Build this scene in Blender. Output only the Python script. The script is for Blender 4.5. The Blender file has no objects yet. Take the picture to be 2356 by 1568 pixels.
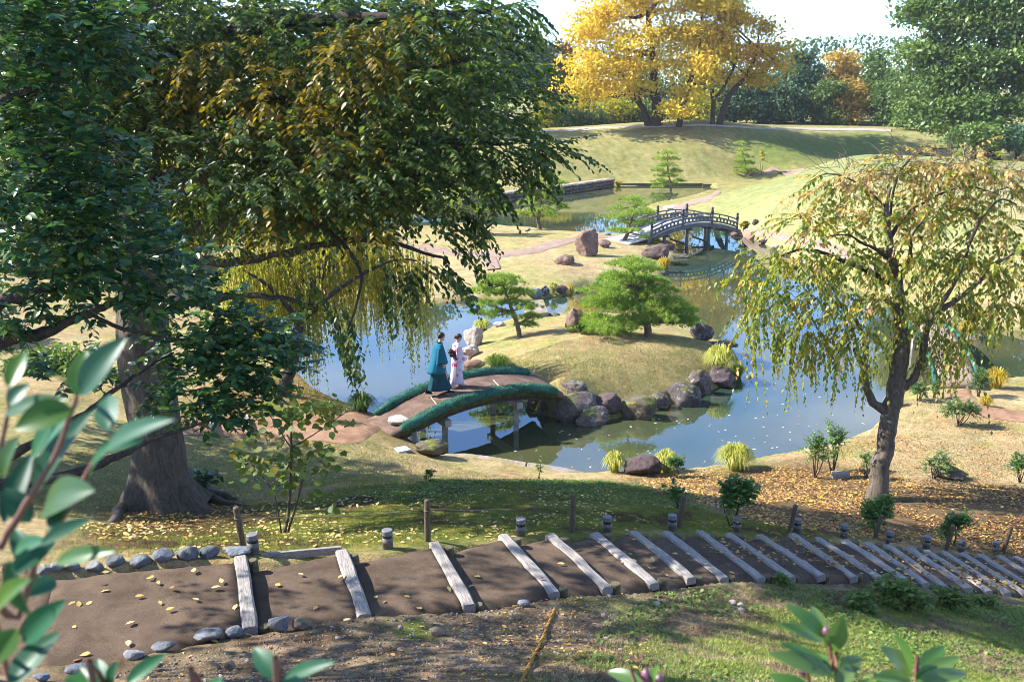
import bpy, bmesh, math, random
import numpy as np
from mathutils import Vector, Matrix, Euler

SC = bpy.context.scene
COL = SC.collection
R = math.radians
random.seed(7)
rng = np.random.default_rng(11)

# ------------------------------------------------------------------ camera
VF, VCX, VCY = 2291.0, 1178.0, 784.0          # focal length and centre for a 2356 x 1568 frame
PITCH = math.atan((784 - 188) / 2291.0)
CAMZ = 10.0
cam_d = bpy.data.cameras.new('camera')
cam = bpy.data.objects.new('camera', cam_d)
COL.objects.link(cam)
cam.location = (0, 0, CAMZ)
cam.rotation_euler = (math.pi / 2 - PITCH, 0, 0)
cam_d.sensor_width = 36.0
cam_d.lens = 36.0 * VF / 2356.0
cam_d.clip_start = 0.05
cam_d.clip_end = 2000
cam_d.dof.use_dof = True
cam_d.dof.focus_distance = 28.0
cam_d.dof.aperture_fstop = 7.0
SC.camera = cam

# ------------------------------------------------------------------ sky and sun
SUN_EL = R(39)
SUN_TO = Vector((-0.97, 0.18, 0)).normalized()          # compass direction towards the sun
world = bpy.data.worlds.new('World')
SC.world = world
world.use_nodes = True
wn = world.node_tree
wn.nodes.clear()
wo = wn.nodes.new('ShaderNodeOutputWorld')
wb = wn.nodes.new('ShaderNodeBackground')
ws = wn.nodes.new('ShaderNodeTexSky')
ws.sky_type = 'NISHITA'
ws.sun_disc = False
ws.sun_elevation = SUN_EL
ws.sun_rotation = math.atan2(SUN_TO.x, SUN_TO.y)
ws.air_density = 1.0
ws.dust_density = 0.0
ws.altitude = 3500
ws.ozone_density = 6.0
wb.inputs['Strength'].default_value = 0.135
# thin high cloud veil over the blue
wtc = wn.nodes.new('ShaderNodeTexCoord')
wmap = wn.nodes.new('ShaderNodeMapping')
wmap.inputs['Scale'].default_value = (1.6, 1.6, 4.5)
wno = wn.nodes.new('ShaderNodeTexNoise')
wno.inputs['Scale'].default_value = 1.7
wno.inputs['Detail'].default_value = 6
wno.inputs['Roughness'].default_value = 0.62
wr = wn.nodes.new('ShaderNodeValToRGB')
wr.color_ramp.elements[0].position = 0.47
wr.color_ramp.elements[0].color = (0, 0, 0, 1)
wr.color_ramp.elements[1].position = 0.78
wr.color_ramp.elements[1].color = (0.5, 0.5, 0.5, 1)
wmx = wn.nodes.new('ShaderNodeMix')
wmx.data_type = 'RGBA'
wmx.inputs[7].default_value = (5.2, 5.6, 6.0, 1)
wn.links.new(wtc.outputs['Generated'], wmap.inputs['Vector'])
wn.links.new(wmap.outputs['Vector'], wno.inputs['Vector'])
wn.links.new(wno.outputs['Fac'], wr.inputs['Fac'])
wn.links.new(wr.outputs['Color'], wmx.inputs[0])
wn.links.new(ws.outputs['Color'], wmx.inputs[6])
wn.links.new(wmx.outputs[2], wb.inputs['Color'])
wn.links.new(wb.outputs['Background'], wo.inputs['Surface'])

sun_d = bpy.data.lights.new('sun', 'SUN')
sun_d.energy = 3.8
sun_d.angle = R(0.53)
sun_d.color = (1.0, 0.965, 0.91)
sun = bpy.data.objects.new('sun', sun_d)
COL.objects.link(sun)
_d = Vector((-SUN_TO.x * math.cos(SUN_EL), -SUN_TO.y * math.cos(SUN_EL), -math.sin(SUN_EL)))
sun.rotation_euler = _d.to_track_quat('-Z', 'Y').to_euler()
sun.location = (-60, 40, 60)

SC.view_settings.view_transform = 'Standard'
SC.view_settings.look = 'None'
SC.view_settings.exposure = 1.88
SC.view_settings.gamma = 1.0
SC.render.engine = 'CYCLES'
SC.cycles.use_denoising = True
SC.cycles.filter_width = 0.9
SC.cycles.max_bounces = 6
SC.cycles.diffuse_bounces = 3
SC.cycles.glossy_bounces = 3
SC.cycles.transmission_bounces = 4
SC.cycles.transparent_max_bounces = 4
SC.cycles.sample_clamp_indirect = 4.0

# ------------------------------------------------------------------ small helpers
def ray(x, y):
    u = (x - VCX) / VF
    v = (VCY - y) / VF
    return np.array([u, math.cos(PITCH) + v * math.sin(PITCH), -math.sin(PITCH) + v * math.cos(PITCH)])

def at(x, y, z):
    d = ray(x, y)
    return Vector(d * ((z - CAMZ) / d[2])) + Vector((0, 0, CAMZ))

def atd(x, y, depth):
    """point at a forward distance from the viewpoint"""
    return Vector(ray(x, y) * depth) + Vector((0, 0, CAMZ))

def depth_of(p):
    return p[1] * math.cos(PITCH) - (p[2] - CAMZ) * math.sin(PITCH)

def mpp(p):
    """metres spanned by one reference unit at point p"""
    return depth_of(p) / VF

def tag(o, label=None, cat=None, group=None, kind=None):
    if label: o['label'] = label
    if cat: o['category'] = cat
    if group: o['group'] = group
    if kind: o['kind'] = kind
    return o

def link(name, me, mat=None, parent=None, loc=None):
    o = bpy.data.objects.new(name, me)
    COL.objects.link(o)
    if mat is not None and me is not None and len(me.materials) == 0:
        me.materials.append(mat)
    if parent is not None:
        o.parent = parent
    if loc is not None:
        o.location = loc
    return o

def empty(name, loc, label=None, cat=None, group=None, rz=0.0):
    o = bpy.data.objects.new(name, None)
    COL.objects.link(o)
    o.location = loc
    o.rotation_euler = (0, 0, rz)
    o.empty_display_size = 0.2
    return tag(o, label, cat, group)

def np_mesh(name, V, T, smooth=False, col=None):
    V = np.asarray(V, dtype=np.float32)
    T = np.asarray(T, dtype=np.int32)
    k = T.shape[1]
    me = bpy.data.meshes.new(name)
    me.vertices.add(len(V))
    me.vertices.foreach_set('co', V.ravel())
    me.loops.add(T.size)
    me.loops.foreach_set('vertex_index', T.ravel())
    me.polygons.add(len(T))
    me.polygons.foreach_set('loop_start', np.arange(0, T.size, k, dtype=np.int32))
    me.polygons.foreach_set('loop_total', np.full(len(T), k, dtype=np.int32))
    if smooth:
        me.polygons.foreach_set('use_smooth', np.ones(len(T), dtype=bool))
    if col is not None:
        a = me.color_attributes.new('tint', 'FLOAT_COLOR', 'POINT')
        c = np.ones((len(V), 4), dtype=np.float32)
        c[:, :3] = col
        a.data.foreach_set('color', c.ravel())
    me.update(calc_edges=True)
    return me

class MB:
    """collects quads / polygons of simple shapes for one mesh"""
    def __init__(s):
        s.v = []
        s.f = []
    def add(s, V, F):
        n = len(s.v)
        s.v += [tuple(p) for p in V]
        s.f += [tuple(i + n for i in f) for f in F]
        return s
    def box(s, c, size, M=None):
        hx, hy, hz = size[0] / 2, size[1] / 2, size[2] / 2
        P = [Vector((x, y, z)) for x in (-hx, hx) for y in (-hy, hy) for z in (-hz, hz)]
        if M is not None:
            P = [M @ p for p in P]
        P = [p + Vector(c) for p in P]
        return s.add(P, [(0, 1, 3, 2), (4, 6, 7, 5), (0, 4, 5, 1), (2, 3, 7, 6), (0, 2, 6, 4), (1, 5, 7, 3)])
    def beam(s, a, b, w, h, up=(0, 0, 1)):
        a, b = Vector(a), Vector(b)
        d = (b - a).normalized()
        up = Vector(up)
        sd = d.cross(up).normalized()
        up = sd.cross(d).normalized()
        P = []
        for p in (a, b):
            for i, j in ((-1, -1), (1, -1), (1, 1), (-1, 1)):
                P.append(p + sd * (i * w / 2) + up * (j * h / 2))
        return s.add(P, [(0, 3, 2, 1), (4, 5, 6, 7), (0, 1, 5, 4), (1, 2, 6, 5), (2, 3, 7, 6), (3, 0, 4, 7)])
    def tube(s, pts, rad, n=8, cap=True):
        V, F = tube_arrays(pts, rad, n, cap)
        return s.add(V, F)
    def lathe(s, prof, n=16, c=(0, 0, 0), cap=True):
        V, F = [], []
        for r, z in prof:
            for k in range(n):
                a = 2 * math.pi * k / n
                V.append((c[0] + r * math.cos(a), c[1] + r * math.sin(a), c[2] + z))
        for i in range(len(prof) - 1):
            for k in range(n):
                F.append((i * n + k, i * n + (k + 1) % n, (i + 1) * n + (k + 1) % n, (i + 1) * n + k))
        if cap:
            F.append(tuple(range(n))[::-1])
            F.append(tuple((len(prof) - 1) * n + k for k in range(n)))
        return s.add(V, F)
    def mesh(s, name, smooth=False):
        me = bpy.data.meshes.new(name)
        me.from_pydata(s.v, [], s.f)
        if smooth:
            me.polygons.foreach_set('use_smooth', np.ones(len(me.polygons), dtype=bool))
        me.update()
        return me
    def build(s, name, mat, parent=None, smooth=False, bevel=0.0, loc=None, seg=2):
        me = s.mesh(name, smooth)
        o = link(name, me, mat, parent, loc)
        if bevel > 0:
            b = o.modifiers.new('bevel', 'BEVEL')
            b.width = bevel
            b.segments = seg
            b.limit_method = 'ANGLE'
        return o

def tube_arrays(pts, rad, n=8, cap=True):
    pts = [Vector(p) for p in pts]
    V, F = [], []
    a = None
    for i, p in enumerate(pts):
        d = (pts[min(i + 1, len(pts) - 1)] - pts[max(i - 1, 0)])
        d = d.normalized() if d.length > 1e-9 else Vector((0, 0, 1))
        if a is None:
            a = d.cross(Vector((0.9, 0.3, 0.2)))
            if a.length < 0.1:
                a = d.cross(Vector((0, 0, 1)))
        else:
            a = a - d * a.dot(d)          # carry the frame along, no twist
            if a.length < 1e-4:
                a = d.cross(Vector((0, 0.3, 1)))
        a.normalize()
        b = d.cross(a)
        for k in range(n):
            t = 2 * math.pi * k / n
            V.append(p + (a * math.cos(t) + b * math.sin(t)) * rad[i])
    m = len(pts)
    for i in range(m - 1):
        for k in range(n):
            F.append((i * n + k, i * n + (k + 1) % n, (i + 1) * n + (k + 1) % n, (i + 1) * n + k))
    if cap:
        F.append(tuple(range(n))[::-1])
        F.append(tuple((m - 1) * n + k for k in range(n)))
    return V, F

def smooth_path(pts, rad, sub=4):
    """Catmull-Rom resample of a polyline and its radii"""
    P = [Vector(p) for p in pts]
    out, rr = [], []
    n = len(P)
    for i in range(n - 1):
        p0, p1, p2, p3 = P[max(i - 1, 0)], P[i], P[i + 1], P[min(i + 2, n - 1)]
        for j in range(sub):
            t = j / sub
            out.append(0.5 * ((2 * p1) + (p2 - p0) * t + (2 * p0 - 5 * p1 + 4 * p2 - p3) * t * t + (3 * p1 - p0 - 3 * p2 + p3) * t ** 3))
            rr.append(rad[i] * (1 - t) + rad[i + 1] * t)
    out.append(P[-1])
    rr.append(rad[-1])
    return out, rr

def nrm(a):
    return a / np.maximum(np.linalg.norm(a, axis=-1, keepdims=True), 1e-9)

# hashed value noise, vectorised
def _h(i, j, k, s):
    n = (i * 374761393 + j * 668265263 + k * 2147483647 + s * 974711) & 0x7fffffff
    n = ((n ^ (n >> 13)) * 1274126177) & 0x7fffffff
    n = n ^ (n >> 16)
    return (n & 0xffff) / 65535.0

def vnoise(x, y, z=None, seed=0):
    x = np.asarray(x, float)
    y = np.asarray(y, float)
    z = np.zeros_like(x) if z is None else np.asarray(z, float)
    i, j, k = np.floor(x).astype(np.int64), np.floor(y).astype(np.int64), np.floor(z).astype(np.int64)
    fx, fy, fz = x - i, y - j, z - k
    fx, fy, fz = [t * t * (3 - 2 * t) for t in (fx, fy, fz)]
    r = 0
    for a in (0, 1):
        for b in (0, 1):
            for c in (0, 1):
                w = (fx if a else 1 - fx) * (fy if b else 1 - fy) * (fz if c else 1 - fz)
                r = r + w * _h(i + a, j + b, k + c, seed)
    return r

def fbm(x, y, z=None, seed=0, oct=4):
    r, a, f, t = 0, 1.0, 1.0, 0
    for o in range(oct):
        r = r + a * vnoise(x * f, y * f, None if z is None else z * f, seed + o)
        t += a
        a *= 0.5
        f *= 2.03
    return r / t

def sstep(a, b, x):
    t = np.clip((x - a) / (b - a), 0, 1)
    return t * t * (3 - 2 * t)

# ------------------------------------------------------------------ materials
class Nodes:
    def __init__(s, name):
        s.m = bpy.data.materials.new(name)
        s.m.use_nodes = True
        s.t = s.m.node_tree
        s.t.nodes.clear()
        s.out = s.n('ShaderNodeOutputMaterial')
    def n(s, typ, **kw):
        nd = s.t.nodes.new(typ)
        for k, v in kw.items():
            setattr(nd, k, v)
        return nd
    def l(s, a, b):
        s.t.links.new(a, b)
    def ramp(s, fac, stops, interp='LINEAR'):
        r = s.n('ShaderNodeValToRGB')
        r.color_ramp.interpolation = interp
        e = r.color_ramp.elements
        while len(e) < len(stops):
            e.new(0.5)
        for el, (p, c) in zip(e, stops):
            el.position = p
            el.color = (c[0], c[1], c[2], 1)
        s.l(fac, r.inputs['Fac'])
        return r.outputs['Color']
    def noise(s, scale, detail=4, rough=0.55, vec=None, dist=0.0):
        t = s.n('ShaderNodeTexNoise')
        t.inputs['Scale'].default_value = scale
        t.inputs['Detail'].default_value = detail
        t.inputs['Roughness'].default_value = rough
        t.inputs['Distortion'].default_value = dist
        if vec is not None:
            s.l(vec, t.inputs['Vector'])
        return t.outputs['Fac']
    def obj(s, scale=None):
        tc = s.n('ShaderNodeTexCoord')
        if scale is None:
            return tc.outputs['Object']
        mp = s.n('ShaderNodeMapping')
        mp.inputs['Scale'].default_value = scale
        s.l(tc.outputs['Object'], mp.inputs['Vector'])
        return mp.outputs['Vector']
    def pos(s):
        return s.n('ShaderNodeNewGeometry').outputs['Position']
    def mix(s, fac, a, b, mode='MIX'):
        m = s.n('ShaderNodeMix', data_type='RGBA', blend_type=mode)
        for idx, val in ((0, fac), (6, a), (7, b)):
            if hasattr(val, 'is_linked') or hasattr(val, 'links'):
                s.l(val, m.inputs[idx])
            elif idx == 0:
                m.inputs[0].default_value = val
            else:
                m.inputs[idx].default_value = (val[0], val[1], val[2], 1)
        return m.outputs[2]
    def math(s, op, a, b=0.0):
        m = s.n('ShaderNodeMath', operation=op)
        for idx, val in ((0, a), (1, b)):
            if hasattr(val, 'links'):
                s.l(val, m.inputs[idx])
            else:
                m.inputs[idx].default_value = val
        return m.outputs[0]
    def bsdf(s, color, rough=0.8, spec=0.3, bump=None, bump_s=0.3, bump_d=0.02):
        p = s.n('ShaderNodeBsdfPrincipled')
        if hasattr(color, 'links'):
            s.l(color, p.inputs['Base Color'])
        else:
            p.inputs['Base Color'].default_value = (color[0], color[1], color[2], 1)
        if hasattr(rough, 'links'):
            s.l(rough, p.inputs['Roughness'])
        else:
            p.inputs['Roughness'].default_value = rough
        p.inputs['Specular IOR Level'].default_value = spec
        if bump is not None:
            b = s.n('ShaderNodeBump')
            b.inputs['Strength'].default_value = bump_s
            b.inputs['Distance'].default_value = bump_d
            s.l(bump, b.inputs['Height'])
            s.l(b.outputs['Normal'], p.inputs['Normal'])
        return p
    def done(s, shader):
        s.l(shader.outputs[0], s.out.inputs['Surface'])
        return s.m

def leaf_mat(name, stops, rough=0.45, spec=0.4, trans=0.35, clump=0.25, clump_scale=0.9, tcol=(1.25, 1.3, 0.6)):
    N = Nodes(name)
    g = N.n('ShaderNodeNewGeometry')
    oi = N.n('ShaderNodeObjectInfo')
    f = N.math('FRACT', N.math('ADD', g.outputs['Random Per Island'], oi.outputs['Random']))
    cl = N.noise(clump_scale, 2, 0.5, g.outputs['Position'])
    f = N.math('ADD', N.math('MULTIPLY', f, 1 - clump), N.math('MULTIPLY', N.math('MULTIPLY', N.math('SUBTRACT', cl, 0.28), 2.2), clump))
    c = N.ramp(f, stops)
    p = N.bsdf(c, rough, spec)
    if trans > 0:
        tr = N.n('ShaderNodeBsdfTranslucent')
        N.l(N.mix(1.0, c, tcol, 'MULTIPLY'), tr.inputs['Color'])
        mx = N.n('ShaderNodeMixShader')
        mx.inputs[0].default_value = trans
        N.l(p.outputs[0], mx.inputs[1])
        N.l(tr.outputs[0], mx.inputs[2])
        return N.done(mx)
    return N.done(p)

def solid(name, color, rough=0.7, spec=0.3, var=0.25, scale=6.0, bump=0.0, stretch=None):
    N = Nodes(name)
    v = N.obj(stretch) if stretch else N.obj()
    f = N.noise(scale, 5, 0.6, v)
    d = tuple(c * (1 - var) for c in color)
    h = tuple(min(c * (1 + var), 0.95) for c in color)
    c = N.ramp(f, [(0.3, d), (0.7, h)])
    return N.done(N.bsdf(c, rough, spec, f if bump > 0 else None, bump, 0.02))
# ------------------------------------------------------------------ terrain
def poly_at(pts, z=0.0):
    return np.array([tuple(at(x, y, z))[:2] for x, y in pts])

# the water's outline, walked round: near shore, right arm, far shore, bridge channel, upper pond, middle lawn, left shore
SHORE = [(915, 1000), (985, 1040), (1040, 1052), (1150, 1066), (1330, 1092), (1400, 1088), (1550, 1083), (1640, 1077), (1750, 1054), (1850, 1034), (1925, 1018), (1990, 990), (2018, 960), (2028, 925),
         (2070, 905), (2140, 885), (2200, 872), (2290, 874), (2420, 862), (2600, 855),
         (2600, 790), (2420, 775), (2280, 752), (2150, 728), (2020, 690), (1930, 650), (1850, 610), (1790, 578), (1735, 552), (1690, 540),
         (1655, 522), (1600, 508), (1545, 500), (1500, 488), (1482, 474), (1510, 466), (1560, 458), (1600, 447), (1640, 434),
         (1630, 428), (1500, 427), (1410, 430), (1310, 445), (1160, 465), (1030, 490), (930, 500), (800, 505),
         (800, 514), (930, 514), (1040, 515), (1120, 518), (1240, 527), (1300, 534), (1400, 541), (1470, 547), (1525, 553),
         (1560, 566), (1563, 590), (1540, 612), (1530, 640), (1500, 652), (1430, 655), (1360, 662), (1300, 680), (1240, 690), (1180, 690), (1060, 692), (1000, 702), (900, 700), (760, 690), (600, 720),
         (600, 800), (690, 855), (740, 905), (790, 930), (860, 952)]
ISLE = [(1180, 912), (1228, 948), (1280, 964), (1390, 972), (1440, 960), (1512, 950), (1546, 931), (1603, 921), (1644, 898), (1692, 882), (1718, 850), (1695, 805), (1645, 775), (1580, 752), (1480, 733), (1380, 722),
        (1300, 724), (1240, 722), (1185, 732), (1125, 752), (1085, 780), (1065, 815), (1075, 862), (1110, 885)]
SHORE_W = poly_at(SHORE)
ISLE_W = poly_at(ISLE)

def seg_dist(x, y, poly):
    best = np.full(x.shape, 1e9)
    n = len(poly)
    for i in range(n):
        ax, ay = poly[i]
        bx, by = poly[(i + 1) % n]
        dx, dy = bx - ax, by - ay
        L = dx * dx + dy * dy + 1e-12
        t = np.clip(((x - ax) * dx + (y - ay) * dy) / L, 0, 1)
        best = np.minimum(best, (x - ax - t * dx) ** 2 + (y - ay - t * dy) ** 2)
    return np.sqrt(best)

def inside(x, y, poly):
    r = np.zeros(x.shape, bool)
    n = len(poly)
    for i in range(n):
        ax, ay = poly[i]
        bx, by = poly[(i + 1) % n]
        if ay == by:
            continue
        c = ((ay > y) != (by > y)) & (x < (bx - ax) * (y - ay) / (by - ay) + ax)
        r ^= c
    return r

def water_dist(x, y):
    """signed: > 0 in the water, < 0 on land"""
    d1 = seg_dist(x, y, SHORE_W)
    d2 = seg_dist(x, y, ISLE_W)
    w = inside(x, y, SHORE_W) & ~inside(x, y, ISLE_W)
    d = np.minimum(d1, d2)
    return np.where(w, d, -d)

# stair logs: upper and lower ends, 17 cm apart in height
LOG_U = [(553.6, 1279.7), (786, 1266), (999, 1248), (1157, 1230.6), (1266, 1229), (1367, 1227), (1455.5, 1222), (1531, 1223.4), (1608.8, 1222), (1675.5, 1227), (1745.8, 1230.6), (1821.6, 1228), (1879, 1236.4), (1942, 1241.8), (1994.7, 1248), (2041.6, 1254), (2090, 1259.5), (2130, 1266), (2169.6, 1268.5), (2211, 1272), (2252.5, 1275), (2297.6, 1277.5), (2335, 1280)]
LOG_L = [(576, 1445.6), (838.5, 1413.8), (1080, 1394), (1277, 1363), (1398, 1353), (1506, 1343.5), (1590.7, 1332.7), (1666.5, 1329), (1751, 1330), (1821.6, 1327), (1890.8, 1326.6), (1965.8, 1326), (2022.8, 1329), (2081, 1332.7), (2131, 1343.5), (2179, 1351.8), (2231, 1354), (2276, 1359), (2319, 1363), (2362, 1366), (2407, 1370), (2452, 1374), (2492, 1378)]
LOG_Z = [4.7 - 0.17 * i for i in range(23)]
LOGS = [(at(*u, z), at(*l, z)) for u, l, z in zip(LOG_U, LOG_L, LOG_Z)]

CTRL = []
def cp(x, y, z):
    CTRL.append(tuple(at(x, y, z)))
def cw(x, y, z):
    CTRL.append((x, y, z))
for poly in (SHORE_W, ISLE_W):
    n = len(poly)
    for i in range(n):
        a, b = poly[i], poly[(i + 1) % n]
        k = max(1, min(6, int(np.hypot(*(b - a)) / 2.2)))
        for j in range(k):
            p = a + (b - a) * j / k
            CTRL.append((p[0], p[1], 0.16))
# stairs corridor, a little under the treads
for i, (u, l) in enumerate(LOGS):
    if i % 2 == 0:
        CTRL.append((u.x, u.y, u.z - 0.09))
        CTRL.append((l.x, l.y, l.z - 0.03))
for (x, y, z) in [(150, 1400, 4.85), (330, 1300, 4.8), (250, 1530, 4.95), (50, 1330, 4.9)]:
    cp(x, y, z - 0.06)
# slope above the stairs, towards the viewpoint
cw(0, 0, 8.45); cw(-4, 0, 8.5); cw(4, 0, 8.1); cw(0, 3.5, 7.05); cw(-4, 4, 6.8); cw(4.5, 4, 6.3); cw(0, 6.2, 5.75); cw(9, 6, 4.2); cw(10, 0, 6.6); cw(-9, 2, 7.4); cw(-10, 8, 5.2)
cp(700, 1560, 5.25); cp(1178, 1540, 5.2); cp(1600, 1500, 4.45); cp(1900, 1470, 3.6); cp(2150, 1440, 2.85); cp(2330, 1400, 2.0); cp(2300, 1560, 3.35)
cw(12, 11, 2.2); cw(14, 16, 1.1); cw(-5.5, 9.5, 5.0); cw(-8, 12, 4.6)
# mossy slope and the bank below it
cp(380, 1172, 2.7); cp(640, 1226, 3.55); cp(250, 1200, 3.3); cp(900, 1190, 3.3); cp(1318, 1190, 3.25); cp(1100, 1112, 2.35); cp(800, 1130, 2.55); cp(1400, 1112, 1.9); cp(1560, 1130, 1.8)
cp(1820, 1180, 1.85); cp(2020, 1147, 0.95); cp(2200, 1170, 0.95); cp(2300, 1225, 1.05); cp(2340, 1130, 0.75)
cp(900, 1060, 0.85); cp(700, 1050, 1.1); cp(450, 1060, 1.5); cp(200, 1080, 2.0); cp(0, 1120, 2.6); cp(1130, 1092, 0.5); cp(1350, 1105, 0.45); cp(1600, 1098, 0.45); cp(1800, 1075, 0.4)
cp(2150, 1000, 0.45); cp(2300, 1020, 0.5); cp(2100, 930, 0.35); cp(2320, 930, 0.4)
cp(500, 985, 1.15); cp(700, 978, 0.95); cp(850, 985, 0.85); cp(600, 940, 1.0); cp(700, 910, 0.7); cp(560, 880, 1.0); cp(400, 900, 1.3); cp(400, 800, 1.0); cp(200, 900, 1.8); cp(0, 900, 2.2)
cw(-14, 30, 1.4); cw(-22, 30, 2.0); cw(-16, 20, 2.6); cw(-20, 45, 1.2); cw(-30, 60, 1.5); cw(-25, 80, 1.6); cw(-16, 62, 0.6)
# island crown
cp(1400, 805, 1.05); cp(1190, 790, 0.75); cp(1500, 790, 1.0); cp(1300, 850, 0.98); cp(1300, 900, 0.8); cp(1600, 830, 0.75); cp(1480, 880, 0.62); cp(1400, 922, 0.42); cp(1335, 925, 0.5); cp(1560, 895, 0.42); cp(1280, 770, 0.95); cp(1620, 790, 0.6); cp(1240, 885, 0.95); cp(1400, 760, 0.95)
# middle lawn
cp(1200, 570, 0.55); cp(1350, 585, 0.7); cp(1300, 640, 0.5); cp(1100, 620, 0.55); cp(1450, 600, 0.6); cp(1480, 552, 0.55); cp(1050, 545, 0.5)
# right bank and its round mound
cp(1710, 520, 0.6); cp(1800, 535, 0.8); cp(1780, 470, 2.2); cp(1900, 430, 3.2); cp(2000, 400, 3.8); cp(1640, 470, 0.9); cp(1700, 440, 1.7); cp(1620, 455, 0.5); cp(1950, 540, 1.6); cp(2100, 560, 1.7); cp(2250, 600, 1.6); cp(2200, 480, 3.2); cp(2340, 700, 0.7)
cp(1530, 478, 0.35)
cw(29, 88, 3.6); cw(33, 80, 4.0); cw(30, 98, 1.2); cw(24, 92, 0.9); cw(40, 96, 1.8); cw(50, 80, 3.6); cw(45, 60, 2.6); cw(26, 40, 1.2)
# far hill
for x, y, z in [(1180, 440, 1.0), (1300, 424, 0.95), (1400, 412, 0.9), (1520, 417, 0.45), (1640, 420, 0.4)]:
    cp(x, y, z)
for x, yc, zc in [(1100, 305, 4.3), (1300, 300, 4.6), (1510, 288, 5.2), (1640, 290, 5.2), (1800, 296, 4.6), (2000, 301, 4.2), (2250, 303, 4.0)]:
    p = at(x, yc, zc)
    cw(p.x, p.y, zc)
    cw(p.x * 1.12, p.y * 1.12, zc - 0.25)
cp(1400, 350, 2.8); cp(1600, 350, 2.75); cp(1780, 352, 2.6); cp(1900, 350, 2.3); cp(1250, 360, 2.5); cp(1740, 402, 0.55)
cw(-10, 118, 4.2); cw(-40, 110, 4.0); cw(-60, 80, 4.0); cw(70, 110, 4.4); cw(80, 70, 4.0); cw(60, 40, 3.2); cw(30, 22, 1.0); cw(40, 0, 3.5); cw(-50, 40, 4.0); cw(-30, 10, 4.5); cw(-25, -10, 8.0); cw(25, -12, 7.5); cw(0, -15, 9.0); cw(0, 150, 4.6); cw(60, 150, 4.6); cw(-60, 150, 4.6)

CT = np.array(CTRL)
def _phi(r2):
    return np.where(r2 < 1e-12, 0.0, 0.5 * r2 * np.log(np.maximum(r2, 1e-12)))
_n = len(CT)
_A = np.zeros((_n + 3, _n + 3))
_A[:_n, :_n] = _phi((CT[:, None, 0] - CT[None, :, 0]) ** 2 + (CT[:, None, 1] - CT[None, :, 1]) ** 2) + np.eye(_n) * 0.02
_A[:_n, _n] = 1; _A[:_n, _n + 1:] = CT[:, :2]
_A[_n, :_n] = 1; _A[_n + 1:, :_n] = CT[:, :2].T
_W = np.linalg.lstsq(_A, np.concatenate([CT[:, 2], np.zeros(3)]), rcond=None)[0]

def land(x, y):
    out = np.empty(x.shape)
    for s in range(0, len(x), 20000):
        xs, ys = x[s:s + 20000], y[s:s + 20000]
        ph = _phi((xs[:, None] - CT[None, :, 0]) ** 2 + (ys[:, None] - CT[None, :, 1]) ** 2)
        out[s:s + 20000] = ph @ _W[:_n] + _W[_n] + _W[_n + 1] * xs + _W[_n + 2] * ys
    r = np.hypot(x, y)
    far = sstep(130, 175, r)
    out = np.clip(out, 0.1, 9.2) * (1 - far) + 4.6 * far
    return out

def H(x, y):
    x = np.atleast_1d(np.asarray(x, float))
    y = np.atleast_1d(np.asarray(y, float))
    z = np.maximum(land(x, y), 0.13)
    d = water_dist(x, y)
    soft = np.clip(np.hypot(x, y) / 90.0, 0.25, 1.2)
    k = sstep(0.0, 0.35, -d)
    z = -0.1 * (1 - k) + z * k
    z = np.where(d > 0, -0.1 - 0.75 * sstep(0, 1.6, d), z)
    z = z + np.where(d < 0, 1, 0) * (fbm(x * 1.3, y * 1.3, seed=3, oct=3) - 0.5) * 0.09 * k
    return z

_SP = np.array([tuple((u + (u - l) * 0.04))[:2] for u, l in LOGS] + [tuple((l + (l - u) * 0.05))[:2] for u, l in LOGS[::-1]])
_SP2 = np.array([tuple(at(-420, 1340, 4.74))[:2], tuple(at(140, 1318, 4.71))[:2], tuple(LOGS[0][0])[:2], tuple(LOGS[1][0])[:2], tuple(LOGS[1][1])[:2], tuple(LOGS[0][1])[:2], tuple(at(60, 1610, 4.7))[:2], tuple(at(-420, 1690, 4.74))[:2]])
_SD = nrm(np.array([LOGS[-1][0].x - LOGS[0][0].x, LOGS[-1][0].y - LOGS[0][0].y])[None, :])[0]
_SS = np.array([(u.x + l.x) / 2 * _SD[0] + (u.y + l.y) / 2 * _SD[1] for u, l in LOGS])
_H0 = H
def H(x, y):
    x = np.atleast_1d(np.asarray(x, float))
    y = np.atleast_1d(np.asarray(y, float))
    z = _H0(x, y)
    d = seg_dist(x, y, _SP)
    s = np.where(inside(x, y, _SP), d, -d)
    d2 = seg_dist(x, y, _SP2)
    s = np.maximum(s, np.where(inside(x, y, _SP2), d2, -d2))
    k = sstep(-0.02, 0.12, s)
    zs = np.interp(x * _SD[0] + y * _SD[1], _SS, np.array(LOG_Z)) - 0.24
    return z * (1 - k) + np.minimum(z, zs) * k

def Hs(x, y):
    return float(H(x, y)[0])

_T = np.concatenate([np.linspace(2.5, 40, 400), np.linspace(40.2, 200, 500)])
_GC = {}
def G(x, y):
    k = (round(x, 2), round(y, 2))
    if k not in _GC:
        _GC[k] = _G(x, y)
    return _GC[k].copy()

def _G(x, y):
    """where a line of sight meets the ground"""
    d = ray(x, y)
    P = d[None, :] * _T[:, None]
    P[:, 2] += CAMZ
    h = H(P[:, 0], P[:, 1])
    b = np.where(P[:, 2] <= h)[0]
    if len(b) == 0:
        return Vector(P[-1])
    i = max(b[0], 1)
    e0 = P[i - 1, 2] - h[i - 1]
    e1 = P[i, 2] - h[i]
    t = e0 / max(e0 - e1, 1e-6)
    p = P[i - 1] + (P[i] - P[i - 1]) * t
    return Vector((p[0], p[1], Hs(p[0], p[1])))

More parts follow.
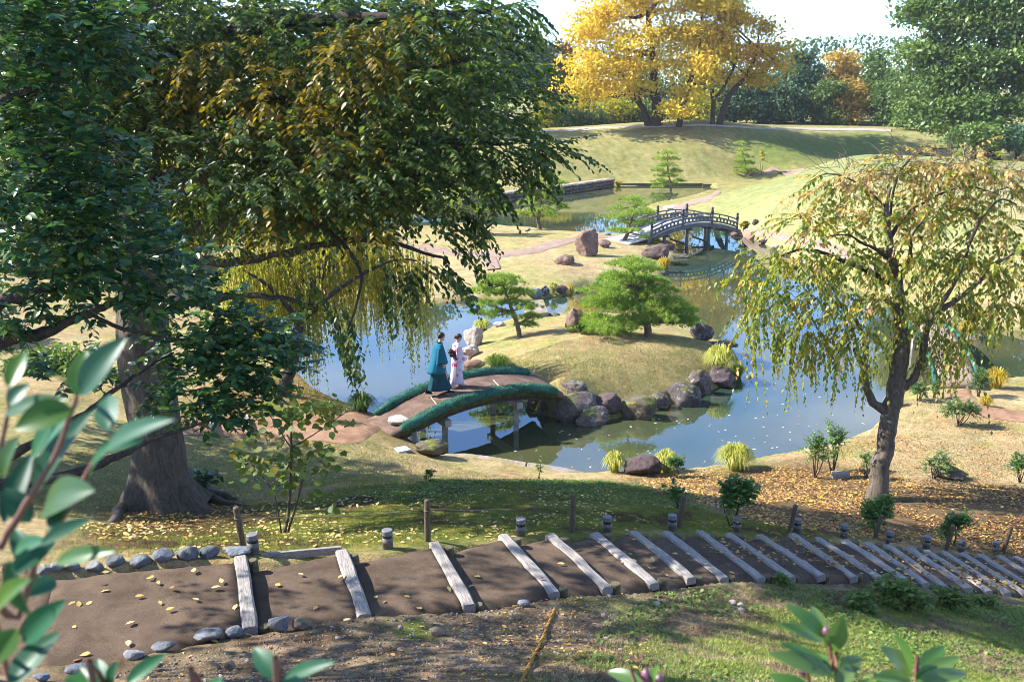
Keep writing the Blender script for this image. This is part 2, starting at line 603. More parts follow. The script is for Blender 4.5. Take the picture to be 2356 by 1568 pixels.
# what grows or lies where, plus some painted shade: soft zones in plan
def zone(x, y, pts, soft=0.6, z=None, seed=1, wob=0.5):
    poly = np.array([tuple(G(*p))[:2] for p in pts]) if z is None else poly_at(pts, z)
    xx = x + (fbm(x * 0.9, y * 0.9, seed=seed) - 0.5) * wob * 2
    yy = y + (fbm(x * 0.9 + 40, y * 0.9, seed=seed) - 0.5) * wob * 2
    d = seg_dist(xx, yy, poly)
    s = np.where(inside(xx, yy, poly), d, -d)
    return sstep(-soft, soft, s)

def lerpc(c, m, col):
    return c * (1 - m[:, None]) + np.array(col)[None, :] * m[:, None]

def ground_colour(x, y):
    n1 = fbm(x * 0.35, y * 0.35, seed=21)
    n2 = fbm(x * 1.7, y * 1.7, seed=31)
    n3 = fbm(x * 6, y * 6, seed=41)
    c = np.tile(np.array([0.45, 0.35, 0.20]), (len(x), 1))            # dry autumn lawn
    c = lerpc(c, sstep(0.50, 0.72, n1 * 0.6 + n2 * 0.4), (0.30, 0.29, 0.09))
    c = lerpc(c, sstep(0.46, 0.64, fbm(x * 0.22 + 3, y * 0.16, seed=23)) * 0.55, (0.34, 0.31, 0.12))
    c = lerpc(c, sstep(0.56, 0.68, fbm(x * 0.8 + 13, y * 0.8, seed=25)) * 0.55, (0.40, 0.27, 0.15))
    far = sstep(66, 84, y)
    c = lerpc(c, far * 0.85, (0.31, 0.285, 0.12))
    c = lerpc(c, far * sstep(0.42, 0.7, n2) * 0.6, (0.22, 0.22, 0.06))
    c = lerpc(c, zone(x, y, [(1500, 540), (1620, 470), (1720, 430), (1900, 375), (2050, 350), (2356, 380), (2356, 620), (1950, 560), (1750, 525)], 3, seed=5) * 0.8, (0.27, 0.30, 0.13))
    c = lerpc(c, zone(x, y, [(1690, 300), (2050, 300), (2050, 350), (1880, 380), (1760, 400), (1720, 360)], 3, seed=6) * 0.8, (0.15, 0.20, 0.05))  # darker green paints the hillside's cast shade into the ground colour
    # left lawn under the big tree: its shade painted in as a greener tone
    c = lerpc(c, zone(x, y, [(-200, 1010), (430, 1000), (820, 1012), (930, 1055), (850, 1100), (560, 1150), (200, 1180), (-200, 1190)], 1.2, seed=7) * 0.75, (0.26, 0.25, 0.10))
    # island front
    c = lerpc(c, zone(x, y, [(1240, 860), (1300, 820), (1440, 830), (1560, 800), (1700, 830), (1660, 880), (1520, 915), (1400, 940), (1310, 940)], 0.9, seed=8) * 0.6, (0.25, 0.235, 0.09))
    # mossy slope between the stairs and the bank
    moss = zone(x, y, [(150, 1270), (250, 1195), (450, 1165), (700, 1140), (900, 1115), (1100, 1106), (1350, 1106), (1560, 1125), (1640, 1180), (1900, 1215), (2020, 1240), (1800, 1250), (1500, 1240), (1100, 1270), (600, 1300)], 0.45, seed=9)
    c = lerpc(c, moss, (0.17, 0.18, 0.035))
    c = lerpc(c, moss * sstep(0.5, 0.66, n2 * 0.7 + n3 * 0.3), (0.10, 0.065, 0.035))
    c = lerpc(c, moss * sstep(0.58, 0.8, n3), (0.26, 0.25, 0.05))
    c = lerpc(c, zone(x, y, [(230, 1210), (300, 1165), (520, 1160), (600, 1190), (420, 1235), (240, 1250)], 0.6, seed=10) * 0.85, (0.13, 0.085, 0.04))
    # leaf litter under the cherry
    lit = zone(x, y, [(1480, 1100), (1700, 1082), (1860, 1060), (2000, 1075), (2100, 1110), (2356, 1130), (2500, 1160), (2500, 1340), (2200, 1260), (1900, 1225), (1640, 1170), (1500, 1130)], 0.9, seed=11)
    c = lerpc(c, lit * 0.85, (0.15, 0.085, 0.045))
    # soil and grit below the stairs
    low = zone(x, y, [(-300, 1700), (-300, 1480), (300, 1510), (600, 1455), (1100, 1400), (1300, 1365), (1650, 1335), (1900, 1335), (2200, 1365), (2600, 1400), (2600, 1800), (1178, 1900)], 0.25, z=None, seed=12, wob=0.2)
    low = np.maximum(low, ((y < 6.5) | ((y < 12) & (x > 4.5) & (y < 6.5 + 0.55 * x))).astype(float))
    c = lerpc(c, low, (0.19, 0.135, 0.09))
    c = lerpc(c, low * sstep(0.45, 0.7, n3), (0.30, 0.22, 0.15))
    c = lerpc(c, low * sstep(0.55, 0.75, n2), (0.095, 0.065, 0.04))
    gr = zone(x, y, [(1380, 1440), (1500, 1360), (1700, 1342), (2000, 1352), (2300, 1385), (2700, 1400), (2700, 1700), (1300, 1640), (1200, 1560)], 0.9, seed=13, wob=0.9)
    c = lerpc(c, gr * sstep(0.36, 0.56, n2) * 0.85, (0.20, 0.235, 0.055))
    c = lerpc(c, low * (1 - gr) * sstep(0.60, 0.70, fbm(x * 1.1 + 9, y * 1.1, seed=51)) * 0.9, (0.15, 0.18, 0.03))
    # left bank by the willow
    c = lerpc(c, zone(x, y, [(430, 985), (480, 900), (620, 850), (700, 860), (770, 905), (860, 950), (820, 975), (700, 968)], 0.7, seed=14) * 0.8, (0.25, 0.16, 0.06))
    c = lerpc(c, zone(x, y, [(430, 985), (480, 900), (620, 850), (700, 860), (770, 905), (860, 950), (820, 975), (700, 968)], 0.7, seed=14) * sstep(0.52, 0.62, n2), (0.18, 0.20, 0.04))
    # trodden earth at the bridge head
    c = lerpc(c, zone(x, y, [(850, 990), (930, 975), (1010, 1040), (960, 1050), (880, 1010)], 0.4, seed=15) * 0.6, (0.22, 0.15, 0.08))
    c = lerpc(c, zone(x, y, [(1430, 300), (1520, 284), (1700, 288), (1720, 310), (1620, 325), (1500, 320)], 3.0, seed=16) * 0.6, (0.25, 0.16, 0.09))
    d = water_dist(x, y)
    c = lerpc(c, sstep(-0.25, 0.1, d), (0.13, 0.10, 0.05))
    return c * (0.74 + 0.34 * n3[:, None])

# polar sheet: fine in front of the viewpoint, coarse behind, reaching past the horizon of trees
th = np.concatenate([np.linspace(-180, -40, 29)[:-1], np.linspace(-40, 40, 430), np.linspace(40, 180, 29)[1:]])
rr = np.concatenate([[0.05], np.geomspace(1.2, 4, 10)[:-1], np.geomspace(4, 170, 470), np.geomspace(185, 900, 10)])
TH, RR = np.meshgrid(np.radians(th), rr)
gx, gy = (RR * np.sin(TH)).ravel(), (RR * np.cos(TH)).ravel()
gz = H(gx, gy)
gc = ground_colour(gx, gy)
nr, nt = len(rr), len(th)
ii, jj = np.meshgrid(np.arange(nr - 1), np.arange(nt - 1), indexing='ij')
a0 = (ii * nt + jj).ravel()
gzG, gcG = gz.reshape(nr, nt), gc.reshape(nr, nt, 3)
def sheet(x, y, A):
    """value of a per-vertex array of the ground sheet at any point"""
    r = np.hypot(x, y)
    a = np.degrees(np.arctan2(x, y))
    fi = np.clip(np.interp(r, rr, np.arange(nr)), 0, nr - 1.001)
    fj = np.clip(np.interp(a, th, np.arange(nt)), 0, nt - 1.001)
    i, j = fi.astype(int), fj.astype(int)
    u, v = fi - i, fj - j
    if A.ndim == 3:
        u, v = u[:, None], v[:, None]
    return A[i, j] * (1 - u) * (1 - v) + A[i + 1, j] * u * (1 - v) + A[i, j + 1] * (1 - u) * v + A[i + 1, j + 1] * u * v
quads = np.stack([a0, a0 + 1, a0 + nt + 1, a0 + nt], 1)[:, ::-1]

N = Nodes('ground')
ca = N.n('ShaderNodeAttribute', attribute_name='tint')
P_ = N.pos()
f1 = N.noise(55, 3, 0.7, P_)
f2 = N.noise(9, 4, 0.6, P_)
k1 = N.ramp(f1, [(0.25, (0.55, 0.55, 0.55)), (0.75, (1.4, 1.36, 1.25))])
f3 = N.noise(1.4, 4, 0.65, P_)
k3 = N.ramp(f3, [(0.32, (0.70, 0.80, 0.72)), (0.68, (1.26, 1.16, 1.14))])
k2 = N.mix(1.0, N.ramp(f2, [(0.3, (0.66, 0.72, 0.68)), (0.7, (1.3, 1.24, 1.18))]), k3, 'MULTIPLY')
cc = N.mix(1.0, N.mix(1.0, ca.outputs['Color'], k1, 'MULTIPLY'), k2, 'MULTIPLY')
hh = N.math('ADD', N.math('MULTIPLY', f1, 0.6), f2)
M_GROUND = N.done(N.bsdf(cc, 0.95, 0.1, hh, 0.9, 0.06))
ground = link('ground', np_mesh('ground', np.stack([gx, gy, gz], 1), quads, True, gc), M_GROUND)
tag(ground, kind='structure')

# ------------------------------------------------------------------ water
N = Nodes('pond_water')
P_ = N.pos()
mu = N.noise(0.12, 3, 0.5, P_)
body = N.ramp(mu, [(0.35, (0.018, 0.042, 0.026)), (0.68, (0.10, 0.088, 0.03))])
mp = N.n('ShaderNodeMapping')
mp.inputs['Scale'].default_value = (1.0, 1.0, 1.0)
N.l(P_, mp.inputs['Vector'])
rip = N.noise(5.0, 2, 0.5, mp.outputs['Vector'])
wind = N.ramp(N.noise(0.05, 2, 0.5, P_), [(0.45, (0.12, 0.12, 0.12)), (0.68, (1, 1, 1))])
pb = N.bsdf(body, 0.015, 0.5)
pb.inputs['IOR'].default_value = 2.1
bm_ = N.n('ShaderNodeBump')
bm_.inputs['Distance'].default_value = 0.02
N.l(N.math('MULTIPLY', wind, 0.085), bm_.inputs['Strength'])
N.l(rip, bm_.inputs['Height'])
N.l(bm_.outputs['Normal'], pb.inputs['Normal'])
M_WATER = N.done(pb)
def water_sheet(polys, name):
    bm = bmesh.new()
    bb = [(min(p[0] for p in polys), min(p[1] for p in polys)), (max(p[0] for p in polys), max(p[1] for p in polys))]
    (x0, y0), (x1, y1) = bb
    vs = [bm.verts.new((x, y, 0.0)) for x, y in ((x0 - 2, y0 - 2), (x1 + 2, y0 - 2), (x1 + 2, y1 + 2), (x0 - 2, y1 + 2))]
    bm.faces.new(vs)
    me = bpy.data.meshes.new(name)
    bm.to_mesh(me)
    bm.free()
    return me
pond = link('pond_water', water_sheet([tuple(p) for p in SHORE_W], 'pond_water'), M_WATER)
tag(pond, kind='structure')
# ------------------------------------------------------------------ shared materials
def wood_mat(name, a, b, scale=3.0, stretch=(1, 1, 1), rough=0.8, bump=0.5):
    N = Nodes(name)
    v = N.obj(stretch)
    g = N.noise(scale, 6, 0.65, v, 0.6)
    g2 = N.noise(scale * 5, 3, 0.6, v)
    f = N.math('ADD', N.math('MULTIPLY', g, 0.7), N.math('MULTIPLY', g2, 0.3))
    c = N.ramp(f, [(0.33, a), (0.62, b)])
    return N.done(N.bsdf(c, rough, 0.25, f, bump, 0.02))

M_LOG = wood_mat('weathered_log', (0.085, 0.075, 0.065), (0.42, 0.37, 0.32), 6.0, (1, 14, 14))
M_PEG = wood_mat('damp_peg_wood', (0.045, 0.04, 0.02), (0.16, 0.13, 0.07), 14.0, (1, 1, 1))
M_POST = wood_mat('brown_post_wood', (0.05, 0.035, 0.02), (0.16, 0.115, 0.07), 10.0, (6, 6, 0.8))
M_GREYWOOD = wood_mat('grey_bridge_wood', (0.05, 0.05, 0.055), (0.17, 0.17, 0.175), 7.0, (1, 1, 1))
M_DARKWOOD = wood_mat('dark_bridge_wood', (0.02, 0.02, 0.02), (0.075, 0.07, 0.062), 7.0, (1, 1, 1))
M_PALEDECK = wood_mat('bleached_deck', (0.32, 0.31, 0.30), (0.48, 0.47, 0.46), 5.0, (1, 1, 1), 0.7, 0.2)
M_FINIAL = solid('black_finial_metal', (0.02, 0.02, 0.022), 0.45, 0.5, 0.3)
M_CONC = solid('concrete_post', (0.26, 0.25, 0.22), 0.85, 0.2, 0.35, 5.0, 0.4)
M_BARK = wood_mat('grey_brown_bark', (0.035, 0.028, 0.02), (0.16, 0.125, 0.09), 5.0, (3, 3, 0.7), 0.9, 0.9)
M_BARK_D = wood_mat('dark_bark', (0.018, 0.014, 0.011), (0.075, 0.055, 0.04), 8.0, (2, 2, 1.0), 0.9, 0.9)
M_BARK_BIG = wood_mat('old_tree_bark', (0.03, 0.023, 0.016), (0.125, 0.098, 0.07), 3.2, (3.5, 3.5, 0.55), 0.92, 1.0)
M_PINEBARK = wood_mat('pine_bark', (0.06, 0.04, 0.03), (0.22, 0.15, 0.11), 6.0, (1, 1, 1), 0.9, 0.9)

def soil_mat(name, a, b, grit=0.35):
    N = Nodes(name)
    p = N.pos()
    f = N.noise(2.2, 6, 0.7, p, 0.4)
    g = N.noise(90, 2, 0.6, p)
    c = N.ramp(f, [(0.36, a), (0.62, b)])
    k = N.ramp(g, [(0.30, (0.6, 0.6, 0.6)), (0.62, (1.1, 1.1, 1.1)), (0.74, (1.0 + grit * 3, 1.0 + grit * 3, 1.0 + grit * 2.8))])
    return N.done(N.bsdf(N.mix(1.0, c, k, 'MULTIPLY'), 0.93, 0.15, g, 0.5, 0.012))
M_SOIL = soil_mat('tread_soil', (0.07, 0.047, 0.031), (0.13, 0.089, 0.059))
M_REDSOIL = soil_mat('red_path_soil', (0.20, 0.11, 0.06), (0.34, 0.20, 0.12))
M_PATH = soil_mat('pink_path_gravel', (0.24, 0.165, 0.12), (0.34, 0.24, 0.185))
M_PALEPATH = soil_mat('pale_path_gravel', (0.33, 0.28, 0.22), (0.44, 0.38, 0.31))
M_DECKSOIL = soil_mat('bridge_deck_soil', (0.10, 0.062, 0.045), (0.19, 0.125, 0.095))

def rock_mat(name, a, b, lichen=0.5, moss=0.3, moss_col=(0.11, 0.13, 0.02), lcol=(0.42, 0.41, 0.38)):
    N = Nodes(name)
    oi = N.n('ShaderNodeObjectInfo')
    p = N.pos()
    f = N.noise(2.6, 6, 0.65, p)
    c = N.ramp(f, [(0.32, a), (0.68, b)])
    c = N.mix(1.0, c, N.ramp(oi.outputs['Random'], [(0.0, (0.7, 0.72, 0.78)), (0.35, (1.05, 1.0, 0.95)), (0.7, (1.25, 1.15, 1.05)), (1.0, (0.95, 1.05, 1.15))]), 'MULTIPLY')
    l = N.noise(3.4, 6, 0.72, p, 0.8)
    lm = N.ramp(l, [(0.60 - 0.06 * lichen, (0, 0, 0)), (0.70 - 0.04 * lichen, (lichen, lichen, lichen))])
    c = N.mix(lm, c, lcol)
    ge = N.n('ShaderNodeNewGeometry')
    sx = N.n('ShaderNodeSeparateXYZ')
    N.l(ge.outputs['Normal'], sx.inputs[0])
    mm = N.math('MULTIPLY', N.math('ADD', N.noise(2.2, 4, 0.6, p), N.math('MULTIPLY', sx.outputs['Z'], 0.16)), 1.0)
    mk = N.ramp(mm, [(0.66 - 0.08 * moss, (0, 0, 0)), (0.74 - 0.06 * moss, (moss * 1.6, moss * 1.6, moss * 1.6))])
    c = N.mix(mk, c, moss_col)
    g = N.noise(14, 4, 0.7, p)
    k = N.ramp(g, [(0.3, (0.7, 0.7, 0.7)), (0.75, (1.3, 1.3, 1.3))])
    return N.done(N.bsdf(N.mix(1.0, c, k, 'MULTIPLY'), 0.88, 0.25, N.math('ADD', f, N.math('MULTIPLY', g, 0.35)), 0.9, 0.08))
M_ROCK = rock_mat('dark_pond_rock', (0.045, 0.038, 0.036), (0.15, 0.125, 0.115), 0.8, 0.4)
M_ROCKMOSS = rock_mat('mossy_rock', (0.05, 0.045, 0.03), (0.14, 0.12, 0.09), 0.4, 0.62, (0.16, 0.19, 0.02))
M_ROCKBROWN = rock_mat('brown_garden_rock', (0.11, 0.07, 0.058), (0.24, 0.165, 0.135), 0.25, 0.22, (0.20, 0.14, 0.03))
M_ROCKPALE = rock_mat('pale_rock', (0.30, 0.24, 0.21), (0.58, 0.5, 0.45), 0.5, 0.1)
M_ROCKPURPLE = rock_mat('smooth_purple_rock', (0.075, 0.05, 0.048), (0.14, 0.095, 0.088), 0.15, 0.1)
M_COBBLE = rock_mat('blue_grey_cobble', (0.10, 0.11, 0.125), (0.22, 0.23, 0.25), 0.3, 0.15)
M_COBBLEBROWN = rock_mat('brown_cobble', (0.13, 0.10, 0.08), (0.24, 0.19, 0.15), 0.2, 0.2)
M_SLAB = rock_mat('shore_slab', (0.16, 0.125, 0.11), (0.34, 0.28, 0.25), 0.3, 0.32, (0.2, 0.21, 0.03))

_ICO = {}
def ico(sub):
    if sub not in _ICO:
        bm = bmesh.new()
        bmesh.ops.create_icosphere(bm, subdivisions=sub, radius=1.0)
        V = np.array([v.co[:] for v in bm.verts])
        F = [[v.index for v in f.verts] for f in bm.faces]
        bm.free()
        _ICO[sub] = (V, np.array(F))
    return _ICO[sub]

def rock_mesh(seed, sub=4, cuts=7, rough=0.34, smooth=True):
    V, F = ico(sub)
    g = np.random.default_rng(seed)
    V = V.copy()
    n = fbm(V[:, 0] * 1.1 + seed * 3.1, V[:, 1] * 1.1, V[:, 2] * 1.1 + 9, seed=seed, oct=3) - 0.5
    V *= (1 + rough * 1.6 * n)[:, None]
    for _ in range(cuts):                      # flat facets
        d = nrm(g.normal(size=3) * np.array([1, 1, 0.8]))
        h = g.uniform(0.45, 0.82)
        e = V @ d - h
        V -= np.where(e > 0, e * 0.86, 0)[:, None] * d[None, :]
    n = fbm(V[:, 0] * 5, V[:, 1] * 5, V[:, 2] * 5, seed=seed + 5, oct=3) - 0.5
    V *= (1 + 0.16 * n)[:, None]
    n = np.abs(fbm(V[:, 0] * 2.2 + 7, V[:, 1] * 2.2, V[:, 2] * 2.2, seed=seed + 8, oct=2) - 0.5)
    V *= (1 - 0.22 * np.clip(0.14 - n, 0, 1) / 0.14 * 0.5)[:, None]
    lo, hi = V.min(0), V.max(0)
    V = (V - (lo + hi) / 2) / ((hi - lo) / 2)
    return np_mesh('rock', V, F, smooth)

def rock(x, y, w, h, mat, label, name='rock', cat='rock', group=None, seed=None, deep=0.8, sink=0.18, rz=None, cuts=7, sub=4, water=False):
    """a stone whose foot is seen at (x, y), w wide and h high in reference units"""
    p = at(x, y, -0.05) if water else G(x, y)
    m = mpp(p)
    W, Hh = w * m, h * m * 1.02
    seed = seed if seed is not None else int(x * 7 + y)
    D = W * deep
    Hh = max(Hh - D * 0.14, Hh * 0.75)
    o = link(name, rock_mesh(seed, sub, cuts, smooth=(sub < 4)), mat)
    tot = Hh * (1 + sink) + (0.12 if water else 0.0)
    o.scale = (W / 2, D / 2, tot / 2)
    o.location = (p.x, p.y + D * 0.35, p.z + Hh - tot / 2)
    o.rotation_euler = (0, 0, 0)
    return tag(o, label, cat, group)

# ------------------------------------------------------------------ paths
def ribbon(name, left, right, mat, lift=0.03, nu=10, sub=6, wob=0.05, parent=None, pix=True):
    A = [G(*p) if pix else Vector(p) for p in left]
    B = [G(*p) if pix else Vector(p) for p in right]
    A, _ = smooth_path(A, [0] * len(A), sub)
    B, _ = smooth_path(B, [0] * len(B), sub)
    n = len(A)
    X, Y = [], []
    for i in range(n):
        for k in range(nu + 1):
            t = k / nu
            q = A[i].lerp(B[i], t)
            X.append(q.x)
            Y.append(q.y)
    X, Y = np.array(X), np.array(Y)
    e = np.tile(np.array([1.0] + [0.0] * (nu - 1) + [1.0]), n)
    X = X + e * (fbm(X * 2, Y * 2, seed=61) - 0.5) * wob * 4
    Y = Y + e * (fbm(X * 2 + 7, Y * 2, seed=62) - 0.5) * wob * 4
    Z = H(X, Y) + lift * (1 - 0.8 * e)
    F = []
    for i in range(n - 1):
        for k in range(nu):
            a = i * (nu + 1) + k
            F.append((a, a + 1, a + nu + 2, a + nu + 1))
    o = link(name, np_mesh(name, np.stack([X, Y, Z], 1), np.array(F), True), mat, parent)
    if parent is None:
        tag(o, kind='structure')
    return o

ribbon('earth_path', [(400, 955), (480, 958), (560, 962), (640, 958), (740, 950), (820, 945), (872, 948)], [(380, 1000), (470, 1000), (560, 1008), (640, 1012), (740, 1014), (850, 1008), (945, 985)], M_REDSOIL, 0.05)
ribbon('gravel_path', [(930, 562), (1010, 568), (1065, 577), (1150, 579), (1220, 570), (1265, 555), (1330, 545), (1400, 542), (1470, 550)], [(930, 575), (1005, 583), (1065, 591), (1150, 592), (1230, 583), (1290, 567), (1345, 553), (1405, 548), (1480, 556)], M_PATH, 0.05)
ribbon('branch_path', [(1106, 593), (1112, 606), (1120, 622)], [(1142, 592), (1148, 604), (1154, 619)], M_PATH, 0.06)
ribbon('hilltop_path', [(1120, 306), (1300, 298), (1420, 291), (1560, 289), (1700, 291), (1850, 295), (2050, 298)], [(1120, 309), (1300, 302.5), (1420, 295), (1560, 291.5), (1700, 294), (1850, 299), (2050, 303)], M_PALEPATH, 0.10, 6)
ribbon('valley_path', [(1725, 403), (1790, 396), (1850, 388)], [(1735, 407), (1800, 401), (1860, 393)], M_PATH, 0.12, 6)
ribbon('shore_path', [(1540, 487), (1552, 473), (1585, 464), (1625, 452), (1650, 438)], [(1590, 490), (1580, 476), (1610, 467), (1640, 456), (1660, 443)], M_PATH, 0.08, 6)
ribbon('bank_path', [(1705, 532), (1760, 530), (1850, 548), (1960, 585), (2060, 630)], [(1705, 541), (1760, 544), (1840, 566), (1945, 603), (2050, 650)], M_PATH, 0.08, 6)
ribbon('right_bank_path', [(2170, 905), (2200, 930), (2240, 955), (2300, 965), (2380, 975)], [(2235, 895), (2240, 915), (2280, 935), (2330, 945), (2400, 952)], M_REDSOIL, 0.05)

# ------------------------------------------------------------------ log stairs
stairs = empty('log_stairs', LOGS[8][1], None, None)
stairs['kind'] = 'structure'
bpy.context.view_layer.update()
def to_parent(o, parent):
    o.parent = parent
    o.matrix_parent_inverse = Matrix.Translation(-parent.location)
    return o
def log_mesh(seed, L, w=0.155, h=0.115):
    g = np.random.default_rng(seed)
    nx = 16
    prof = [(-0.5, -0.5), (0.5, -0.5), (0.5, 0.28), (0.36, 0.5), (-0.36, 0.5), (-0.5, 0.3)]
    V, F = [], []
    k = len(prof)
    ph = g.uniform(0, 50)
    for i in range(nx + 1):
        t = i / nx
        s = 1 - 0.06 * abs(2 * t - 1) ** 6
        for a, b in prof:
            j = (vnoise(np.array([t * 6 + ph]), np.array([a * 2 + b * 3 + 5.0]), seed=seed)[0] - 0.5) * 0.022
            V.append((t * L, a * w * s + j, b * h * s + j * 0.5))
    for i in range(nx):
        for q in range(k):
            F.append((i * k + q, i * k + (q + 1) % k, (i + 1) * k + (q + 1) % k, (i + 1) * k + q))
    F.append(tuple(range(k))[::-1])
    F.append(tuple(nx * k + q for q in range(k)))
    me = bpy.data.meshes.new('step_log')
    me.from_pydata(V, [], F)
    me.update()
    return me
def tread(i, a0, a1, b1, b0, z):
    """soil panel from the foot of one log to the back of the next"""
    nu, nv = 14, 12
    X, Y = [], []
    for r_ in range(nu + 1):
        for c_ in range(nv + 1):
            s, t = r_ / nu, c_ / nv
            q = a0.lerp(a1, s).lerp(b0.lerp(b1, s), t)
            X.append(q.x); Y.append(q.y)
    X, Y = np.array(X), np.array(Y)
    E = np.tile(np.array([1.0] + [0] * (nv - 1) + [1.0]), nu + 1)
    X = X + E * (fbm(X * 3, Y * 3, seed=71) - 0.5) * 0.16
    Y = Y + E * (fbm(X * 3 + 5, Y * 3, seed=72) - 0.5) * 0.16
    S = np.repeat(np.arange(nu + 1) / nu, nv + 1)
    Z = z + 0.012 - 0.03 * (S - 0.5) + (fbm(X * 2.5, Y * 2.5, seed=73) - 0.5) * 0.05 - E * 0.06
    V = list(zip(X, Y, Z))
    F = []
    for r_ in range(nu):
        for c_ in range(nv):
            a = r_ * (nv + 1) + c_
            F.append((a, a + nv + 1, a + nv + 2, a + 1))
    rim = [c_ for c_ in range(nv + 1)] + [r_ * (nv + 1) + nv for r_ in range(1, nu + 1)] + [nu * (nv + 1) + c_ for c_ in range(nv - 1, -1, -1)] + [r_ * (nv + 1) for r_ in range(nu - 1, 0, -1)]
    n0 = len(V)
    V += [(V[k][0], V[k][1], V[k][2] - 0.3) for k in rim]
    m = len(rim)
    for k in range(m):
        F.append((rim[k], rim[(k + 1) % m], n0 + (k + 1) % m, n0 + k))
    me = bpy.data.meshes.new('tread')
    me.from_pydata(V, [], F)
    me.polygons.foreach_set('use_smooth', np.ones(len(me.polygons), dtype=bool))
    me.update()
    return to_parent(link('tread', me, M_SOIL), stairs)
PEGV = [(0.062, -0.25), (0.066, 0.0), (0.064, 0.11), (0.055, 0.128)]
PEG_ME = MB().lathe(PEGV, 12).mesh('peg')
PEG_ME.materials.append(M_PEG)
for i, (u, l) in enumerate(LOGS):
    d = (l - u)
    L = d.length
    o = link('step_log', log_mesh(100 + i, L), M_LOG)
    o.location = (u.x, u.y, u.z - 0.035)
    o.rotation_euler = (0, R(random.uniform(-0.6, 0.6)), math.atan2(d.y, d.x))
    to_parent(o, stairs)
    side = Vector((d.y, -d.x, 0)).normalized()
    if side.x < 0: side = -side
    for q, fr in ((u, 0.06), (l, 0.95)):
        c = u.lerp(l, fr) + side * 0.15
        pg = link('peg', PEG_ME)
        pg.location = (c.x + random.uniform(-.02, .02), c.y, u.z - 0.17 + random.uniform(0.0, 0.05))
        pg.rotation_euler = (R(random.uniform(-6, 6)), R(random.uniform(-6, 6)), random.random() * 6)
        pg.scale = (random.uniform(0.85, 1.15),) * 2 + (1,)
        to_parent(pg, stairs)
    if i > 0:
        pu, pl = LOGS[i - 1]
        tread(i, pu + side * 0.07, u - side * 0.05, l - side * 0.05, pl + side * 0.07, u.z)
u0, l0 = LOGS[0]
A_, B_ = at(40, 1345, 4.72), at(-40, 1600, 4.72)
tread(0, at(130, 1322, 4.7), u0 + Vector((-0.06, 0, 0)), l0 + Vector((-0.06, 0, 0)), at(60, 1600, 4.7), 4.7)
tread(0, at(-420, 1345, 4.74), at(140, 1322, 4.71), at(70, 1600, 4.71), at(-420, 1690, 4.74), 4.72)
# side board of the second tread
mb = MB().beam(at(600, 1281, 4.52), at(786, 1264, 4.50), 0.05, 0.10)
to_parent(mb.build('side_board', M_LOG, None, bevel=0.008), stairs)

# ------------------------------------------------------------------ path lights and rope posts
N = Nodes('light_body')
M_LAMPBODY = solid('brown_lamp_body', (0.11, 0.095, 0.08), 0.55, 0.4, 0.25, 20)
M_LAMPCAP = solid('grey_lamp_cap', (0.16, 0.155, 0.155), 0.5, 0.4, 0.15, 20)
M_LAMPLENS = solid('dark_lamp_lens', (0.02, 0.02, 0.02), 0.25, 0.5, 0.2, 20)
lamp_body = MB().lathe([(0.069, -0.15), (0.069, 0.0), (0.069, 0.10), (0.072, 0.103), (0.072, 0.118), (0.069, 0.121), (0.069, 0.165)], 20).mesh('body', True)
lamp_lens = MB().lathe([(0.064, 0.164), (0.064, 0.208)], 20).mesh('lens', True)
lamp_cap = MB().lathe([(0.07, 0.207), (0.07, 0.262), (0.064, 0.268)], 20).mesh('cap', False)
lamp_mull = MB().box((0.060, 0, 0.186), (0.014, 0.03, 0.045)).mesh('mullion')
for me, m in ((lamp_body, M_LAMPBODY), (lamp_lens, M_LAMPLENS), (lamp_cap, M_LAMPCAP), (lamp_mull, M_LAMPBODY)):
    me.materials.append(m)
LIGHTS = [(583, 1273), (892, 1260.6), (1198, 1231.7), (1396.7, 1224.5), (1546, 1219), (1694.6, 1222.7), (1833.5, 1224.5), (1940.6, 1237), (2046, 1251.6), (2131, 1262), (2211, 1269.6), (2289.7, 1272.5)]
lname = ['beside the cobble edging', 'beside the second tread', 'next to the fourth step log', 'next to the sixth step log', 'beside a leaning rope post and dark shrub', 'at the foot of the glossy dark shrub', 'right against a rope post, half lit', 'between two rope posts, on fallen leaves', 'beside the clipped green shrub', 'between two rope posts above leaf-strewn steps', 'beside the lower rope post and leaf litter', 'last one down the stairs, in leaf litter']
for k, (x, y) in enumerate(LIGHTS):
    p = G(x, y)
    t = empty('path_light', (p.x, p.y, p.z - 0.01), 'low cylindrical brown path light with grey cap ' + lname[k], 'path light', 'path lights along the log stairs', rz=0.4 * k)
    s = 1.0 if k < 1 else 0.98
    t.scale = (s, s, 1.0)
    for nm, me in (('body', lamp_body), ('lens', lamp_lens), ('cap', lamp_cap), ('mullion', lamp_mull)):
        link(nm, me, None, t)
POSTS = [(550, 1166.8, 560, 1262), (984.8, 1149.8, 984, 1244.3), (1318.4, 1138, 1316, 1223.4), (1572, 1141.5, 1562, 1211.9), (1826, 1161, 1816, 1226), (2023, 1184, 2013, 1237), (2187, 1208, 2177, 1264), (2319, 1211.9, 2308, 1269.6)]
post_b, post_t = [], []
pname = ['beside the cobble edging and first path light', 'on the moss above the third tread', 'pale and sunlit on bright moss', 'leaning over the shrub with a light at its foot', 'leaning, with a path light at its foot', 'standing in front of the clipped shrub', 'leaning among fallen leaves', 'lowest of the row, leaning in leaf litter']
